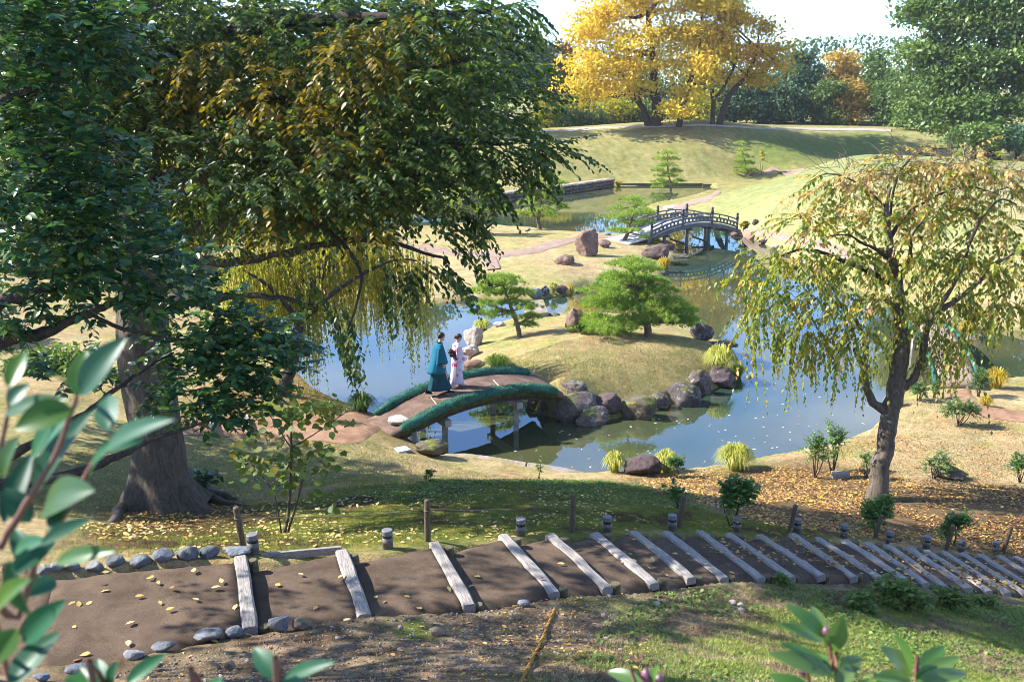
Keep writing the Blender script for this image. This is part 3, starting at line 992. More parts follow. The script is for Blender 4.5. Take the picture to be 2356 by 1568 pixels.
for k, (xt, yt, xb, yb) in enumerate(POSTS):
    b = G(xb, yb)
    dp = depth_of(b)
    hgt = (yb - yt) * dp / VF * 1.09
    top = Vector((b.x + (xt - xb) * dp / VF, b.y, b.z + hgt))
    post_b.append(b)
    post_t.append(top)
    t = empty('rope_post', b, 'slim round brown timber rope post ' + pname[k], 'post', 'rope posts beside the stairs')
    d = top - b
    mb = MB()
    P, RR_ = [d * f for f in (-0.2, 0, 0.3, 0.6, 0.97, 1.0)], [0.041, 0.041, 0.040, 0.040, 0.039, 0.033]
    mb.tube(P, RR_, 14)
    mb.build('shaft', M_POST, t, True)
    mb = MB()
    mb.tube([d * 0.74 - d.normalized() * 0.012, d * 0.74, d * 0.74 + d.normalized() * 0.012], [0.045, 0.047, 0.045], 12)
    mb.build('rope_knot', M_PEG, t, True)
M_ROPE = solid('grey_rope', (0.16, 0.14, 0.10), 0.9, 0.1, 0.3, 60)
mb = MB()
for k in range(len(POSTS)):
    a = post_b[k].lerp(post_t[k], 0.74) + Vector((0, 0.045, 0))
    if k < len(POSTS) - 1:
        b = post_b[k + 1].lerp(post_t[k + 1], 0.74) + Vector((0, 0.045, 0))
        pts = [a.lerp(b, t) + Vector((0, 0, -0.05 * 4 * t * (1 - t))) for t in np.linspace(0, 1, 14)]
        mb.tube(pts, [0.005] * 14, 5)
tag(mb.build('barrier_rope', M_ROPE, None, True), 'thin grey rope strung between the posts beside the stairs', 'rope')
N = Nodes('tiger_rope')
wv = N.n('ShaderNodeTexWave', wave_type='BANDS', bands_direction='Y')
wv.inputs['Scale'].default_value = 22
N.l(N.pos(), wv.inputs['Vector'])
M_TIGER = N.done(N.bsdf(N.ramp(wv.outputs['Fac'], [(0.42, (0.05, 0.035, 0.01)), (0.52, (0.55, 0.28, 0.03))]), 0.8, 0.2))
pts = []
for (x, y) in [(1276, 1404), (1268, 1424), (1256, 1452), (1244, 1482), (1228, 1512), (1212, 1545), (1196, 1580), (1182, 1615)]:
    g_ = G(x, y)
    pts.append(g_ + Vector((0, 0, 0.022)))
pts, _ = smooth_path(pts, [0] * len(pts), 8)
mb = MB()
for ph in (0, 2.09, 4.19):
    q = [p + Vector((math.cos(ph + i * 0.55), 0, math.sin(ph + i * 0.55))) * 0.008 for i, p in enumerate(pts)]
    mb.tube(q, [0.0085] * len(q), 6)
tag(mb.build('striped_rope', M_TIGER, None, True), 'yellow and black twisted rope running down bare soil', 'rope')

# edging cobbles
ORD = ['nearest blue-grey', 'second blue-grey', 'third blue-grey', 'fourth blue-grey', 'fifth blue-grey', 'sixth blue-grey', 'seventh blue-grey', 'eighth blue-grey', 'ninth blue-grey', 'tenth blue-grey', 'eleventh blue-grey']
UPC = [(100, 1322, 36, 22), (130, 1318, 30, 20), (165, 1319, 34, 22), (215, 1316, 40, 26), (262, 1309, 48, 26), (319, 1304, 54, 27), (374, 1296, 52, 30), (426, 1290, 52, 32), (478, 1284, 48, 28), (525, 1275, 34, 18), (545, 1281, 56, 24)]
for k, (x, y, w, h) in enumerate(UPC):
    rock(x, y, w, h, M_COBBLE, ORD[10 - k] + ' cobble from the first step log in the mossy-side edging of the landing', 'edging_cobble', 'cobble', 'upper cobble edging', 500 + k, 0.75, 0.35, cuts=3, sub=3)
LOC = [(90, 1566, 40, 16), (170, 1550, 56, 20), (215, 1545, 30, 16), (305, 1516, 50, 22), (372, 1498, 56, 20), (424, 1488, 42, 22), (475, 1480, 66, 28), (536, 1467, 44, 28), (576, 1456, 24, 14)]
for k, (x, y, w, h) in enumerate(LOC):
    rock(x, y, w, h, M_COBBLE, ORD[8 - k] + ' cobble from the first step log in the gravel-side edging of the landing', 'edging_cobble', 'cobble', 'lower cobble edging', 530 + k, 0.75, 0.35, cuts=3, sub=3)
rock(638, 1452, 52, 36, M_COBBLE, 'large blue-grey cobble beside the end of the first step log', 'cobble', 'cobble', None, 560, 0.8, 0.3, cuts=4, sub=3)
rock(691, 1449, 42, 28, M_COBBLEBROWN, 'brown rounded cobble next to the large blue-grey one', 'cobble', 'cobble', None, 561, 0.8, 0.3, cuts=3, sub=3)
rock(528, 1540, 28, 27, M_COBBLEBROWN, 'egg-shaped brown stone lying on gravel soil below the landing', 'cobble', 'cobble', None, 562, 0.8, 0.3, cuts=3, sub=3)
rock(1005, 1462, 36, 20, M_COBBLEBROWN, 'flat brown stone half sunk in leaf-strewn soil', 'cobble', 'cobble', None, 563, 0.8, 0.4, cuts=3, sub=3)
rock(1205, 1395, 30, 15, M_COBBLE, 'small grey stone below the third step log', 'cobble', 'cobble', None, 564, 0.8, 0.3, cuts=3, sub=3)
for k, (x, y, w) in enumerate([(1686, 1390, 18), (1704, 1396, 17), (1706, 1406, 15), (1510, 1395, 20)]):
    rock(x, y, w, w * 0.6, M_ROCKPALE, 'small pale stone in the sunlit weeds below the stairs', 'small_stone', 'stone', 'pale stones below the stairs', 566 + k, 0.9, 0.3, cuts=3, sub=3)
rock(786, 1258 + 14, 20, 9, M_COBBLE, 'small blue-grey stone lying on moss by the side board', 'small_stone', 'stone', None, 571, 0.9, 0.3, cuts=3, sub=3)
# ------------------------------------------------------------------ earth-covered bridge to the island
def turf_mat(name, a, b, c2):
    N = Nodes(name)
    p = N.pos()
    f = N.noise(5, 4, 0.6, p)
    g = N.noise(60, 2, 0.6, p)
    c = N.ramp(f, [(0.3, a), (0.55, b), (0.72, c2)])
    k = N.ramp(g, [(0.3, (0.55, 0.55, 0.55)), (0.7, (1.4, 1.4, 1.4))])
    return N.done(N.bsdf(N.mix(1.0, c, k, 'MULTIPLY'), 0.9, 0.15, g, 0.8, 0.03))
M_TURF = turf_mat('teal_netted_turf', (0.02, 0.075, 0.06), (0.035, 0.14, 0.115), (0.13, 0.17, 0.05))
M_TURFEDGE = turf_mat('brown_moss_fringe', (0.035, 0.03, 0.012), (0.075, 0.07, 0.02), (0.10, 0.12, 0.025))
M_TURFBLADE = leaf_mat('turf_blades', [(0.0, (0.02, 0.09, 0.06)), (0.45, (0.04, 0.17, 0.11)), (0.75, (0.14, 0.21, 0.05)), (1, (0.34, 0.3, 0.12))], 0.6, 0.2, 0.2, 0.3, 1.5)

NE0, NE1 = Vector((-3.0, 25.74, 0)), Vector((1.33, 28.58, 0))
FE0, FE1 = Vector((-3.89, 27.04, 0)), Vector((0.51, 30.52, 0))
def deck_z(s):
    return float(np.interp(s, [-0.08, 0, 0.125, 0.25, 0.375, 0.5, 0.625, 0.75, 0.875, 1.0, 1.06], [0.70, 0.78, 1.0, 1.17, 1.27, 1.32, 1.325, 1.28, 1.15, 0.97, 0.88]))
def bp(s, t, dz=0.0):
    a = NE0.lerp(NE1, s)
    b = FE0.lerp(FE1, s)
    p = a.lerp(b, t)
    return Vector((p.x, p.y, deck_z(s) + dz))
moss_bridge = empty('earth_bridge', bp(0, 0.5, -0.1), 'arched earth-covered bridge with green turf edges, carrying two walkers', 'bridge')
def kid(o, parent):
    bpy.context.view_layer.update()
    o.parent = parent
    o.matrix_parent_inverse = parent.matrix_basis.inverted()
    return o
SS = np.linspace(-0.06, 1.05, 34)
V, F = [], []
nt_ = 9
for s in SS:
    for k in range(nt_):
        t = k / (nt_ - 1)
        V.append(bp(s, t, 0.03 * math.sin(math.pi * t) + (vnoise(np.array([s * 30.]), np.array([t * 5.]), seed=8)[0] - .5) * 0.03))
    V.append(bp(s, 1, -0.16)); V.append(bp(s, 0, -0.16))
q = nt_ + 2
for i in range(len(SS) - 1):
    for k in range(q):
        F.append((i * q + k, i * q + (k + 1) % q, (i + 1) * q + (k + 1) % q, (i + 1) * q + k))
F += [tuple(range(q))[::-1], tuple((len(SS) - 1) * q + k for k in range(q))]
F = [f[::-1] for f in F]
kid(MB().add(V, F).build('deck', M_DECKSOIL, None, True), moss_bridge)

def turf_roll(t0, name, side):
    ss = np.linspace(-0.005, 1.0, 60)
    V, F, n = [], [], 14
    for i, s in enumerate(ss):
        c = bp(s, t0, 0.045)
        d = (bp(min(s + 0.02, 1), t0) - bp(max(s - 0.02, 0), t0)).normalized()
        sd = d.cross(Vector((0, 0, 1))).normalized()
        up = sd.cross(d)
        e = min(1, (i + 1) / 4, (len(ss) - i) / 4)
        for k in range(n):
            a = 2 * math.pi * k / n
            r = 0.145 * (0.55 + 0.45 * e) * (1 + 0.55 * (vnoise(np.array([s * 26. + t0 * 50]), np.array([a * 1.2]), seed=12)[0] - 0.5))
            V.append(c + sd * math.cos(a) * r * 1.12 + up * math.sin(a) * r * 0.92)
    for i in range(len(ss) - 1):
        for k in range(n):
            F.append((i * n + k, i * n + (k + 1) % n, (i + 1) * n + (k + 1) % n, (i + 1) * n + k))
    F += [tuple(range(n))[::-1], tuple((len(ss) - 1) * n + k for k in range(n))]
    o = kid(MB().add(V, F).build(name, M_TURF, None, True), moss_bridge)
    # short blades standing out of the netting
    Va = np.array([tuple(v) for v in V])
    cen = np.array([tuple(bp(s, t0, 0.045)) for s in ss])
    m = 5200
    ii = rng.integers(0, len(ss) - 1, m)
    kk = rng.integers(0, n, m)
    fr = rng.random((m, 1))
    P = Va[ii * n + kk] * (1 - fr) + Va[(ii + 1) * n + (kk + 1) % n] * fr
    Cn = cen[ii] * (1 - fr) + cen[ii + 1] * fr
    out = nrm(P - Cn)
    keep = out[:, 2] > -0.35
    P, out = P[keep], out[keep]
    blades(P - out * 0.01, nrm(out + rng.normal(0, 0.45, out.shape)), rng.uniform(0.04, 0.11, len(P)), 0.007, 'turf_blades', M_TURFBLADE, moss_bridge)
    # dangling brown fringe under the roll
    V, F = [], []
    for i, s in enumerate(ss):
        lo = 0.20 + 0.05 * (vnoise(np.array([s * 40.]), np.array([t0 * 9.]), seed=14)[0])
        for dz, off in ((-0.02, 0.03), (-0.12, 0.05), (-lo, -0.01), (-lo, 0.12)):
            p = bp(s, t0, dz)
            d = (bp(min(s + 0.02, 1), t0) - bp(max(s - 0.02, 0), t0)).normalized()
            sd = d.cross(Vector((0, 0, 1))).normalized() * side
            V.append(p + sd * (off if dz > -0.19 else (0.03 if off < 0 else -0.16)))
    for i in range(len(ss) - 1):
        for k in range(3):
            F.append((i * 4 + k, i * 4 + k + 1, (i + 1) * 4 + k + 1, (i + 1) * 4 + k))
    kid(MB().add(V, F).build('moss_fringe', M_TURFEDGE, None, True), moss_bridge)

def blades(P, D, L, w, name, mat, parent=None, bend=0.0):
    """thin three-cornered blades, one mesh"""
    n = len(P)
    D = nrm(D)
    sd = nrm(np.cross(D, rng.normal(size=(n, 3))))
    L = np.asarray(L)[:, None] * np.ones((n, 1))
    V = np.empty((n, 3, 3))
    V[:, 0] = P - sd * w
    V[:, 1] = P + sd * w
    V[:, 2] = P + D * L
    T = np.arange(n * 3).reshape(-1, 3)
    o = link(name, np_mesh(name, V.reshape(-1, 3), T), mat)
    o['kind'] = 'stuff'
    if parent is not None:
        kid(o, parent)
    return o

turf_roll(0.0, 'turf_edge', 1)
turf_roll(1.0, 'turf_edge', -1)
# girders and piers
for t in (0.12, 0.88):
    mb = MB()
    ss = np.linspace(0.0, 1.03, 16)
    for i in range(15):
        mb.beam(bp(ss[i], t, -0.26), bp(ss[i + 1], t, -0.26), 0.16, 0.20)
    kid(mb.build('girder', M_DARKWOOD, None), moss_bridge)
for s in (0.27, 0.735):
    kid(MB().beam(bp(s, -0.06, -0.46), bp(s, 1.06, -0.46), 0.20, 0.20).build('pier_beam', M_CONC, None, bevel=0.012), moss_bridge)
    for t in (0.07, 0.93):
        b = bp(s, t, -0.5)
        kid(MB().beam((b.x, b.y, -0.7), b, 0.16, 0.16, (0, 1, 0)).build('pier_post', M_CONC, None, bevel=0.012), moss_bridge)
b = bp(0.08, 0.06, -0.25)
kid(MB().beam((b.x, b.y, -0.5), b, 0.15, 0.15, (0, 1, 0)).build('pier_post', M_CONC, None, bevel=0.012), moss_bridge)
# flagstone and battens let into the deck
def flag(cx, cy, z, w, d, mat, name, parent, rz=0.0, seed=1, th=0.06, n=18):
    g = np.random.default_rng(seed)
    V, F = [], []
    rads = 1 + 0.22 * (g.random(n) - 0.5)
    for lv, sc in ((0, 0.94), (th * 0.8, 1.0), (th, 0.95)):
        for k in range(n):
            a = 2 * math.pi * k / n
            ca, sa = math.cos(a), math.sin(a)
            pw = 0.6
            x = math.copysign(abs(ca) ** pw, ca) * w / 2 * rads[k] * sc
            y = math.copysign(abs(sa) ** pw, sa) * d / 2 * rads[k] * sc
            V.append((cx + x * math.cos(rz) - y * math.sin(rz), cy + x * math.sin(rz) + y * math.cos(rz), z + lv))
    for i in range(2):
        for k in range(n):
            F.append((i * n + k, i * n + (k + 1) % n, (i + 1) * n + (k + 1) % n, (i + 1) * n + k))
    F += [tuple(range(n))[::-1], tuple(2 * n + k for k in range(n))]
    o = MB().add(V, F).build(name, mat, None, False)
    return kid(o, parent) if parent is not None else o
c = bp(0.055, 0.36)
fo = flag(c.x, c.y, c.z - 0.03, 0.80, 0.62, M_ROCKPALE, 'flagstone', None, R(34), 5, 0.09)
kid(fo, moss_bridge)
M_BATTEN = solid('bamboo_batten', (0.5, 0.4, 0.28), 0.6, 0.3)
for s in (0.235, 0.64):
    kid(MB().beam(bp(s, 0.08, 0.035), bp(s + 0.03, 0.55, 0.05), 0.025, 0.02).build('batten', M_BATTEN, None), moss_bridge)

# ------------------------------------------------------------------ arched timber bridge
WN0, WN1 = Vector((8.45, 59.9, 0)), Vector((14.45, 63.75, 0))
WV = Vector((-1.30, 1.78, 0))
def wz(s):
    return 0.90 + 0.62 * (1 - (2 * s - 1) ** 2) if s >= 0 else 0.90 + s * 1.0
def wp(s, t, dz=0.0):
    p = WN0.lerp(WN1, s) + WV * t
    return Vector((p.x, p.y, wz(s) + dz))
wb_ = empty('timber_bridge', wp(0, 0.5, -0.3), 'arched grey timber bridge with railings and black onion-topped posts', 'bridge')
n = 30
ss = np.linspace(-0.24, 1.06, n + 1)
plank_me = None
for i in range(n):
    a, b = ss[i], ss[i + 1] - 0.004
    mb = MB()
    P = [wp(a, 0.0), wp(b, 0.0), wp(b, 1.0), wp(a, 1.0)]
    Q = [p - Vector((0, 0, 0.06)) for p in P]
    mb.add(P + Q, [(0, 1, 2, 3), (7, 6, 5, 4), (0, 4, 5, 1), (1, 5, 6, 2), (2, 6, 7, 3), (3, 7, 4, 0)])
    kid(mb.build('deck_plank', M_PALEDECK), wb_)
def arch_beam(t, dz, w, h, name, mat, s0=0.0, s1=1.0, k=20):
    mb = MB()
    ss = np.linspace(s0, s1, k + 1)
    V, F = [], []
    for s in ss:
        c = wp(s, t, dz)
        sd = WV.normalized()
        for i, j in ((-1, -1), (1, -1), (1, 1), (-1, 1)):
            V.append(c + sd * (i * w / 2) + Vector((0, 0, j * h / 2)))
    for i in range(k):
        for e in range(4):
            F.append((i * 4 + e, i * 4 + (e + 1) % 4, (i + 1) * 4 + (e + 1) % 4, (i + 1) * 4 + e))
    F += [(3, 2, 1, 0), (k * 4, k * 4 + 1, k * 4 + 2, k * 4 + 3)]
    return kid(mb.add(V, F).build(name, mat), wb_)
for t in (0.0, 1.0):
    arch_beam(t, -0.17, 0.14, 0.22, 'side_girder', M_GREYWOOD, -0.05, 1.04)
    arch_beam(t, 0.08, 0.11, 0.10, 'bottom_rail', M_GREYWOOD)
    arch_beam(t, 0.33, 0.09, 0.10, 'middle_rail', M_GREYWOOD)
    arch_beam(t, 0.56, 0.09, 0.075, 'top_rail', M_GREYWOOD)
    for s in np.linspace(0.0, 1.0, 25)[1:-1]:
        if min(abs(s - q_) for q_ in (0, .345, .69, 1)) < 0.02: continue
        kid(MB().beam(wp(s, t, 0.12), wp(s, t, 0.285), 0.11, 0.07, (0, 1, 0)).build('rail_block', M_GREYWOOD), wb_)
    for s in np.linspace(0.0, 1.0, 10)[1:-1]:
        if min(abs(s - q_) for q_ in (0, .345, .69, 1)) < 0.02: continue
        kid(MB().beam(wp(s, t, 0.37), wp(s, t, 0.53), 0.07, 0.06, (0, 1, 0)).build('baluster', M_GREYWOOD), wb_)
    for s in (0.0, 0.345, 0.69, 1.0):
        c = wp(s, t, -0.25)
        po = kid(MB().lathe([(0.085, 0), (0.085, 0.95)], 12, c).build('rail_post', M_GREYWOOD, None, True), wb_)
        fin = MB().lathe([(0.09, 0.80), (0.09, 1.02), (0.062, 1.04), (0.066, 1.07), (0.055, 1.085), (0.082, 1.12), (0.088, 1.155), (0.065, 1.20), (0.012, 1.235)], 12, c).build('finial', M_FINIAL, None, True)
        bpy.context.view_layer.update()
        fin.parent = po
        fin.matrix_parent_inverse = po.matrix_world.inverted()
for s in (0.16, 0.42, 0.68, 0.9):
    for t in (0.06, 0.94):
        c = wp(s, t, -0.2)
        kid(MB().lathe([(0.10, -0.8 - c.z), (0.10, 0.0)], 10, c).build('trestle_post', M_GREYWOOD, None, True), wb_)
    kid(MB().beam(wp(s, -0.12, -0.34), wp(s, 1.12, -0.34), 0.15, 0.16).build('trestle_beam', M_GREYWOOD), wb_)
    if s < 0.9:
        a, b = wp(s, 0.06, 0), wp(s, 0.94, 0)
        kid(MB().beam((a.x, a.y, 0.16), (b.x, b.y, 0.42), 0.07, 0.11).build('brace', M_GREYWOOD), wb_)

# second earth bridge, behind the cherry
b2 = empty('earth_bridge', G(2205, 885), 'far earth-covered bridge with teal turf edges, behind the weeping cherry', 'bridge')
A2, B2 = G(2205, 893), at(2130, 742, 0.5)
dv = (B2 - A2); dv.z = 0
sd2 = Vector((dv.y, -dv.x, 0)).normalized()
for t, nm, m_, w_, dzz, h_ in ((0, 'deck', M_PATH, 1.35, 0, 0.2), (-0.70, 'turf_edge', M_TURF, 0.13, 0.07, 0.13), (0.70, 'turf_edge', M_TURF, 0.13, 0.07, 0.13)):
    V, F = [], []
    k = 14
    for i in range(k + 1):
        s = i / k
        z_ = 0.35 + 0.45 * (1 - (2 * s - 1) ** 2) + dzz
        c = Vector((A2.x + dv.x * s, A2.y + dv.y * s, z_)) + sd2 * t
        for a_, b_ in ((-1, -1), (1, -1), (1, 0.4), (0.6, 1), (-0.6, 1), (-1, 0.4)):
            V.append(c + sd2 * (a_ * w_ / 2) + Vector((0, 0, b_ * h_ / 2)))
    for i in range(k):
        for e in range(6):
            F.append((i * 6 + e, i * 6 + (e + 1) % 6, (i + 1) * 6 + (e + 1) % 6, (i + 1) * 6 + e))
    F += [tuple(range(6))[::-1], tuple(k * 6 + e for e in range(6))]
    kid(MB().add(V, F).build(nm, m_, None, True), b2)
for s in (0.3, 0.7):
    for t in (-0.7, 0.7):
        c = Vector((A2.x + dv.x * s, A2.y + dv.y * s, 0.8)) + sd2 * t
        kid(MB().beam((c.x, c.y, -0.7), c, 0.16, 0.16, (0, 1, 0)).build('pier_post', M_CONC), b2)

# ------------------------------------------------------------------ people
def remeshed(name, mb, voxel=0.009):
    me = mb.mesh('tmp')
    o = bpy.data.objects.new('tmp', me)
    COL.objects.link(o)
    m = o.modifiers.new('r', 'REMESH')
    m.mode = 'VOXEL'
    m.voxel_size = voxel
    m.use_smooth_shade = True
    sm = o.modifiers.new('s', 'SMOOTH')
    sm.factor = 0.5
    sm.iterations = 2
    dc = o.modifiers.new('d', 'DECIMATE')
    dc.ratio = 0.35
    dg = bpy.context.evaluated_depsgraph_get()
    out = bpy.data.meshes.new_from_object(o.evaluated_get(dg))
    out.name = name
    bpy.data.objects.remove(o)
    out.materials.clear()
    return out
def ball(mb, c, r, n=14, m=10):
    V, F = [], []
    for i in range(m + 1):
        p = math.pi * i / m
        for k in range(n):
            a = 2 * math.pi * k / n
            V.append((c[0] + r[0] * math.sin(p) * math.cos(a), c[1] + r[1] * math.sin(p) * math.sin(a), c[2] - r[2] * math.cos(p)))
    for i in range(m):
        for k in range(n):
            F.append((i * n + k, i * n + (k + 1) % n, (i + 1) * n + (k + 1) % n, (i + 1) * n + k))
    mb.add(V, F)
def loft(rings, n=36, pleat=0.0, freq=9, seed=0, cap=True, open_bottom=False):
    """rings: (z, cx, cy, rx, ry)"""
    zs = np.linspace(0, len(rings) - 1, (len(rings) - 1) * 4 + 1)
    Rg = np.array(rings, float)
    V, F = [], []
    for i, t in enumerate(zs):
        i0 = int(min(math.floor(t), len(rings) - 2))
        f = t - i0
        f = f * f * (3 - 2 * f) if False else f
        z, cx, cy, rx, ry = Rg[i0] * (1 - f) + Rg[i0 + 1] * f
        dn = t / (len(rings) - 1)
        for k in range(n):
            a = 2 * math.pi * k / n
            w = 1 + pleat * dn * math.sin(a * freq + seed + 1.5 * math.sin(3 * a))
            V.append((cx + rx * math.cos(a) * w, cy + ry * math.sin(a) * w, z))
    m = len(zs)
    for i in range(m - 1):
        for k in range(n):
            F.append((i * n + k, (i + 1) * n + k, (i + 1) * n + (k + 1) % n, i * n + (k + 1) % n))
    if cap:
        F.append(tuple(range(n)))
        F.append(tuple((m - 1) * n + k for k in range(n))[::-1])
    return V, F
def sleeve(p0, p1, wx0, wx1, th0, th1, n=20, rows=9):
    """a wide hanging kimono sleeve: flat tube from shoulder to hem"""
    V, F = [], []
    for i in range(rows):
        t = i / (rows - 1)
        c = Vector(p0).lerp(Vector(p1), t)
        wx = wx0 + (wx1 - wx0) * t
        th = th0 + (th1 - th0) * t
        for k in range(n):
            a = 2 * math.pi * k / n
            ca, sa = math.cos(a), math.sin(a)
            V.append((c.x + math.copysign(abs(ca) ** 0.7, ca) * wx, c.y + math.copysign(abs(sa) ** 0.8, sa) * th, c.z + 0.02 * math.cos(a * 2 + t * 3) * t))
    for i in range(rows - 1):
        for k in range(n):
            F.append((i * n + k, (i + 1) * n + k, (i + 1) * n + (k + 1) % n, i * n + (k + 1) % n))
    F.append(tuple(range(n)))
    return V, F
def hand(mb, wrist, d, palm, curl, side, s=1.0):
    """palm plus five separate bent fingers; d = pointing direction, palm = palm normal"""
    d, palm = Vector(d).normalized(), Vector(palm).normalized()
    sd = d.cross(palm).normalized() * side
    w = Vector(wrist)
    mb.tube([w - d * 0.03, w, w + d * 0.04, w + d * 0.085], [0.026 * s, 0.026 * s, 0.036 * s, 0.034 * s], 10)
    for off, ln in ((0.027, 0.072), (0.009, 0.080), (-0.009, 0.075), (-0.027, 0.058)):
        b = w + d * 0.08 * s + sd * off * s
        k1 = b + (d + palm * curl * 0.4).normalized() * ln * 0.45 * s
        k2 = k1 + (d + palm * curl * 1.1).normalized() * ln * 0.32 * s
        k3 = k2 + (d + palm * curl * 1.9).normalized() * ln * 0.25 * s
        mb.tube([b - d * 0.02, b, k1, k2, k3], [0.0095 * s, 0.0095 * s, 0.009 * s, 0.0085 * s, 0.0075 * s], 8)
    b = w + d * 0.02 * s + sd * 0.03 * s
    k1 = b + (d * 0.7 + sd * 0.7 + palm * 0.3).normalized() * 0.04 * s
    mb.tube([w + d * 0.01, b, k1, k1 + (d + palm * 0.4).normalized() * 0.035 * s], [0.012 * s, 0.012 * s, 0.0105 * s, 0.009 * s], 8)
def head(mb, c, s=1.0, tilt=0.0):
    """x is forward"""
    M = Matrix.Rotation(tilt, 3, 'Y')
    def q(x, y, z): return tuple(Vector(c) + M @ Vector((x * s, y * s, z * s)))
    ball(mb, q(-0.012, 0, 0.03), (0.094 * s, 0.076 * s, 0.092 * s), 18, 14)
    ball(mb, q(0.022, 0, -0.035), (0.066 * s, 0.058 * s, 0.075 * s), 16, 12)
    ball(mb, q(0.058, 0, -0.085), (0.026 * s, 0.030 * s, 0.022 * s), 12, 8)
    mb.tube([Vector(q(0.078, 0, 0.022)), Vector(q(0.092, 0, 0.0)), Vector(q(0.104, 0, -0.018)), Vector(q(0.086, 0, -0.03))], [0.008 * s, 0.011 * s, 0.014 * s, 0.011 * s], 8)
    ball(mb, q(0.080, 0, -0.055), (0.014 * s, 0.024 * s, 0.009 * s), 10, 6)
    ball(mb, q(0.074, 0, 0.035), (0.016 * s, 0.052 * s, 0.010 * s), 12, 6)
    for y in (-1, 1):
        ball(mb, q(-0.008, y * 0.077, -0.005), (0.016 * s, 0.010 * s, 0.030 * s), 10, 8)
    return q
def eyes(q, s, parent, mat_w, mat_d):
    for y in (-1, 1):
        mb = MB()
        ball(mb, q(0.070, y * 0.031, 0.014), (0.011 * s, 0.014 * s, 0.008 * s), 10, 8)
        mb.build('eye', mat_d, parent, True)
        mb = MB()
        mb.tube([Vector(q(0.082, y * 0.014, 0.034)), Vector(q(0.082, y * 0.032, 0.040)), Vector(q(0.070, y * 0.050, 0.035))], [0.004 * s] * 3, 6)
        mb.build('eyebrow', mat_d, parent, True)
M_SKIN = solid('skin', (0.52, 0.30, 0.20), 0.55, 0.35, 0.06, 8)
M_HAIR = solid('dark_hair', (0.018, 0.012, 0.009), 0.5, 0.4, 0.4, 40, 0.6)
M_HAIRB = solid('brown_hair', (0.05, 0.024, 0.014), 0.5, 0.4, 0.4, 40, 0.6)
def cloth(name, col, var=0.12):
    return solid(name, col, 0.85, 0.15, var, 3.0, 0.25, (1, 1, 0.3))
M_HAORI = cloth('teal_cloth', (0.012, 0.115, 0.175))
M_HAKAMA = cloth('dark_teal_cloth', (0.012, 0.055, 0.078))
M_INNER = cloth('navy_cloth', (0.012, 0.03, 0.05))
M_BLACK = cloth('black_cloth', (0.012, 0.011, 0.012))
M_TABI = cloth('white_cloth', (0.75, 0.72, 0.74))
M_SOLE = solid('straw_sole', (0.5, 0.4, 0.26), 0.8, 0.2)
N = Nodes('floral_kimono')
vo = N.n('ShaderNodeTexVoronoi')
vo.inputs['Scale'].default_value = 7.0
N.l(N.obj(), vo.inputs['Vector'])
nz = N.noise(22, 3, 0.6, N.obj())
dd = N.math('ADD', vo.outputs['Distance'], N.math('MULTIPLY', N.math('SUBTRACT', nz, 0.5), 0.55))
mk = N.ramp(dd, [(0.33, (1, 1, 1)), (0.44, (0, 0, 0))])
sp = N.n('ShaderNodeSeparateXYZ')
N.l(vo.outputs['Color'], sp.inputs[0])
pal = N.ramp(sp.outputs[0], [(0.0, (0.50, 0.06, 0.16)), (0.3, (0.60, 0.16, 0.30)), (0.5, (0.16, 0.12, 0.26)), (0.75, (0.34, 0.22, 0.45)), (0.95, (0.75, 0.62, 0.70))], 'CONSTANT')
M_KIMONO = N.done(N.bsdf(N.mix(mk, (0.66, 0.52, 0.62), pal), 0.85, 0.15))
N = Nodes('dotted_obi')
vo = N.n('ShaderNodeTexVoronoi')
vo.inputs['Scale'].default_value = 26.0
N.l(N.obj(), vo.inputs['Vector'])
M_OBI = N.done(N.bsdf(N.ramp(vo.outputs['Distance'], [(0.2, (0.55, 0.5, 0.5)), (0.27, (0.012, 0.011, 0.013))]), 0.8, 0.2))
M_OBIRED = cloth('red_obi_edge', (0.30, 0.03, 0.04))

def shoe(parent, x, y, z, rot, top, pitch=0.0, L=0.26):
    M = Matrix.Translation((x, y, z)) @ Matrix.Rotation(pitch, 4, 'Y') @ Matrix.Rotation(rot, 4, 'Z')
    def tr(mb):
        mb.v = [tuple(M @ Vector(p)) for p in mb.v]
        return mb
    V, F = [], []
    n = 18
    for zz, sc in ((0.0, 0.98), (0.022, 1.0), (0.026, 0.96)):
        for k in range(n):
            a = 2 * math.pi * k / n
            V.append((math.cos(a) * L / 2 * sc, math.sin(a) * 0.047 * sc * (1 + 0.15 * math.cos(a)), zz))
    for i in range(2):
        for k in range(n):
            F.append((i * n + k, i * n + (k + 1) % n, (i + 1) * n + (k + 1) % n, (i + 1) * n + k))
    F += [tuple(range(n))[::-1], tuple(2 * n + k for k in range(n))]
    so = tr(MB().add(V, F)).build('sandal', M_SOLE, parent)
    mb = MB()
    mb.tube([Vector((-L * 0.36, 0, 0.06)), Vector((-L * 0.2, 0, 0.062)), Vector((0.0, 0, 0.056)), Vector((L * 0.22, 0, 0.046)), Vector((L * 0.42, 0, 0.038))], [0.030, 0.036, 0.036, 0.034, 0.016], 12)
    mb.tube([Vector((-L * 0.22, 0, 0.05)), Vector((-L * 0.2, 0, 0.12)), Vector((-L * 0.18, 0, 0.20))], [0.034, 0.036, 0.042], 12)
    s_ = tr(mb).build('sock', top, parent, True)
    return so

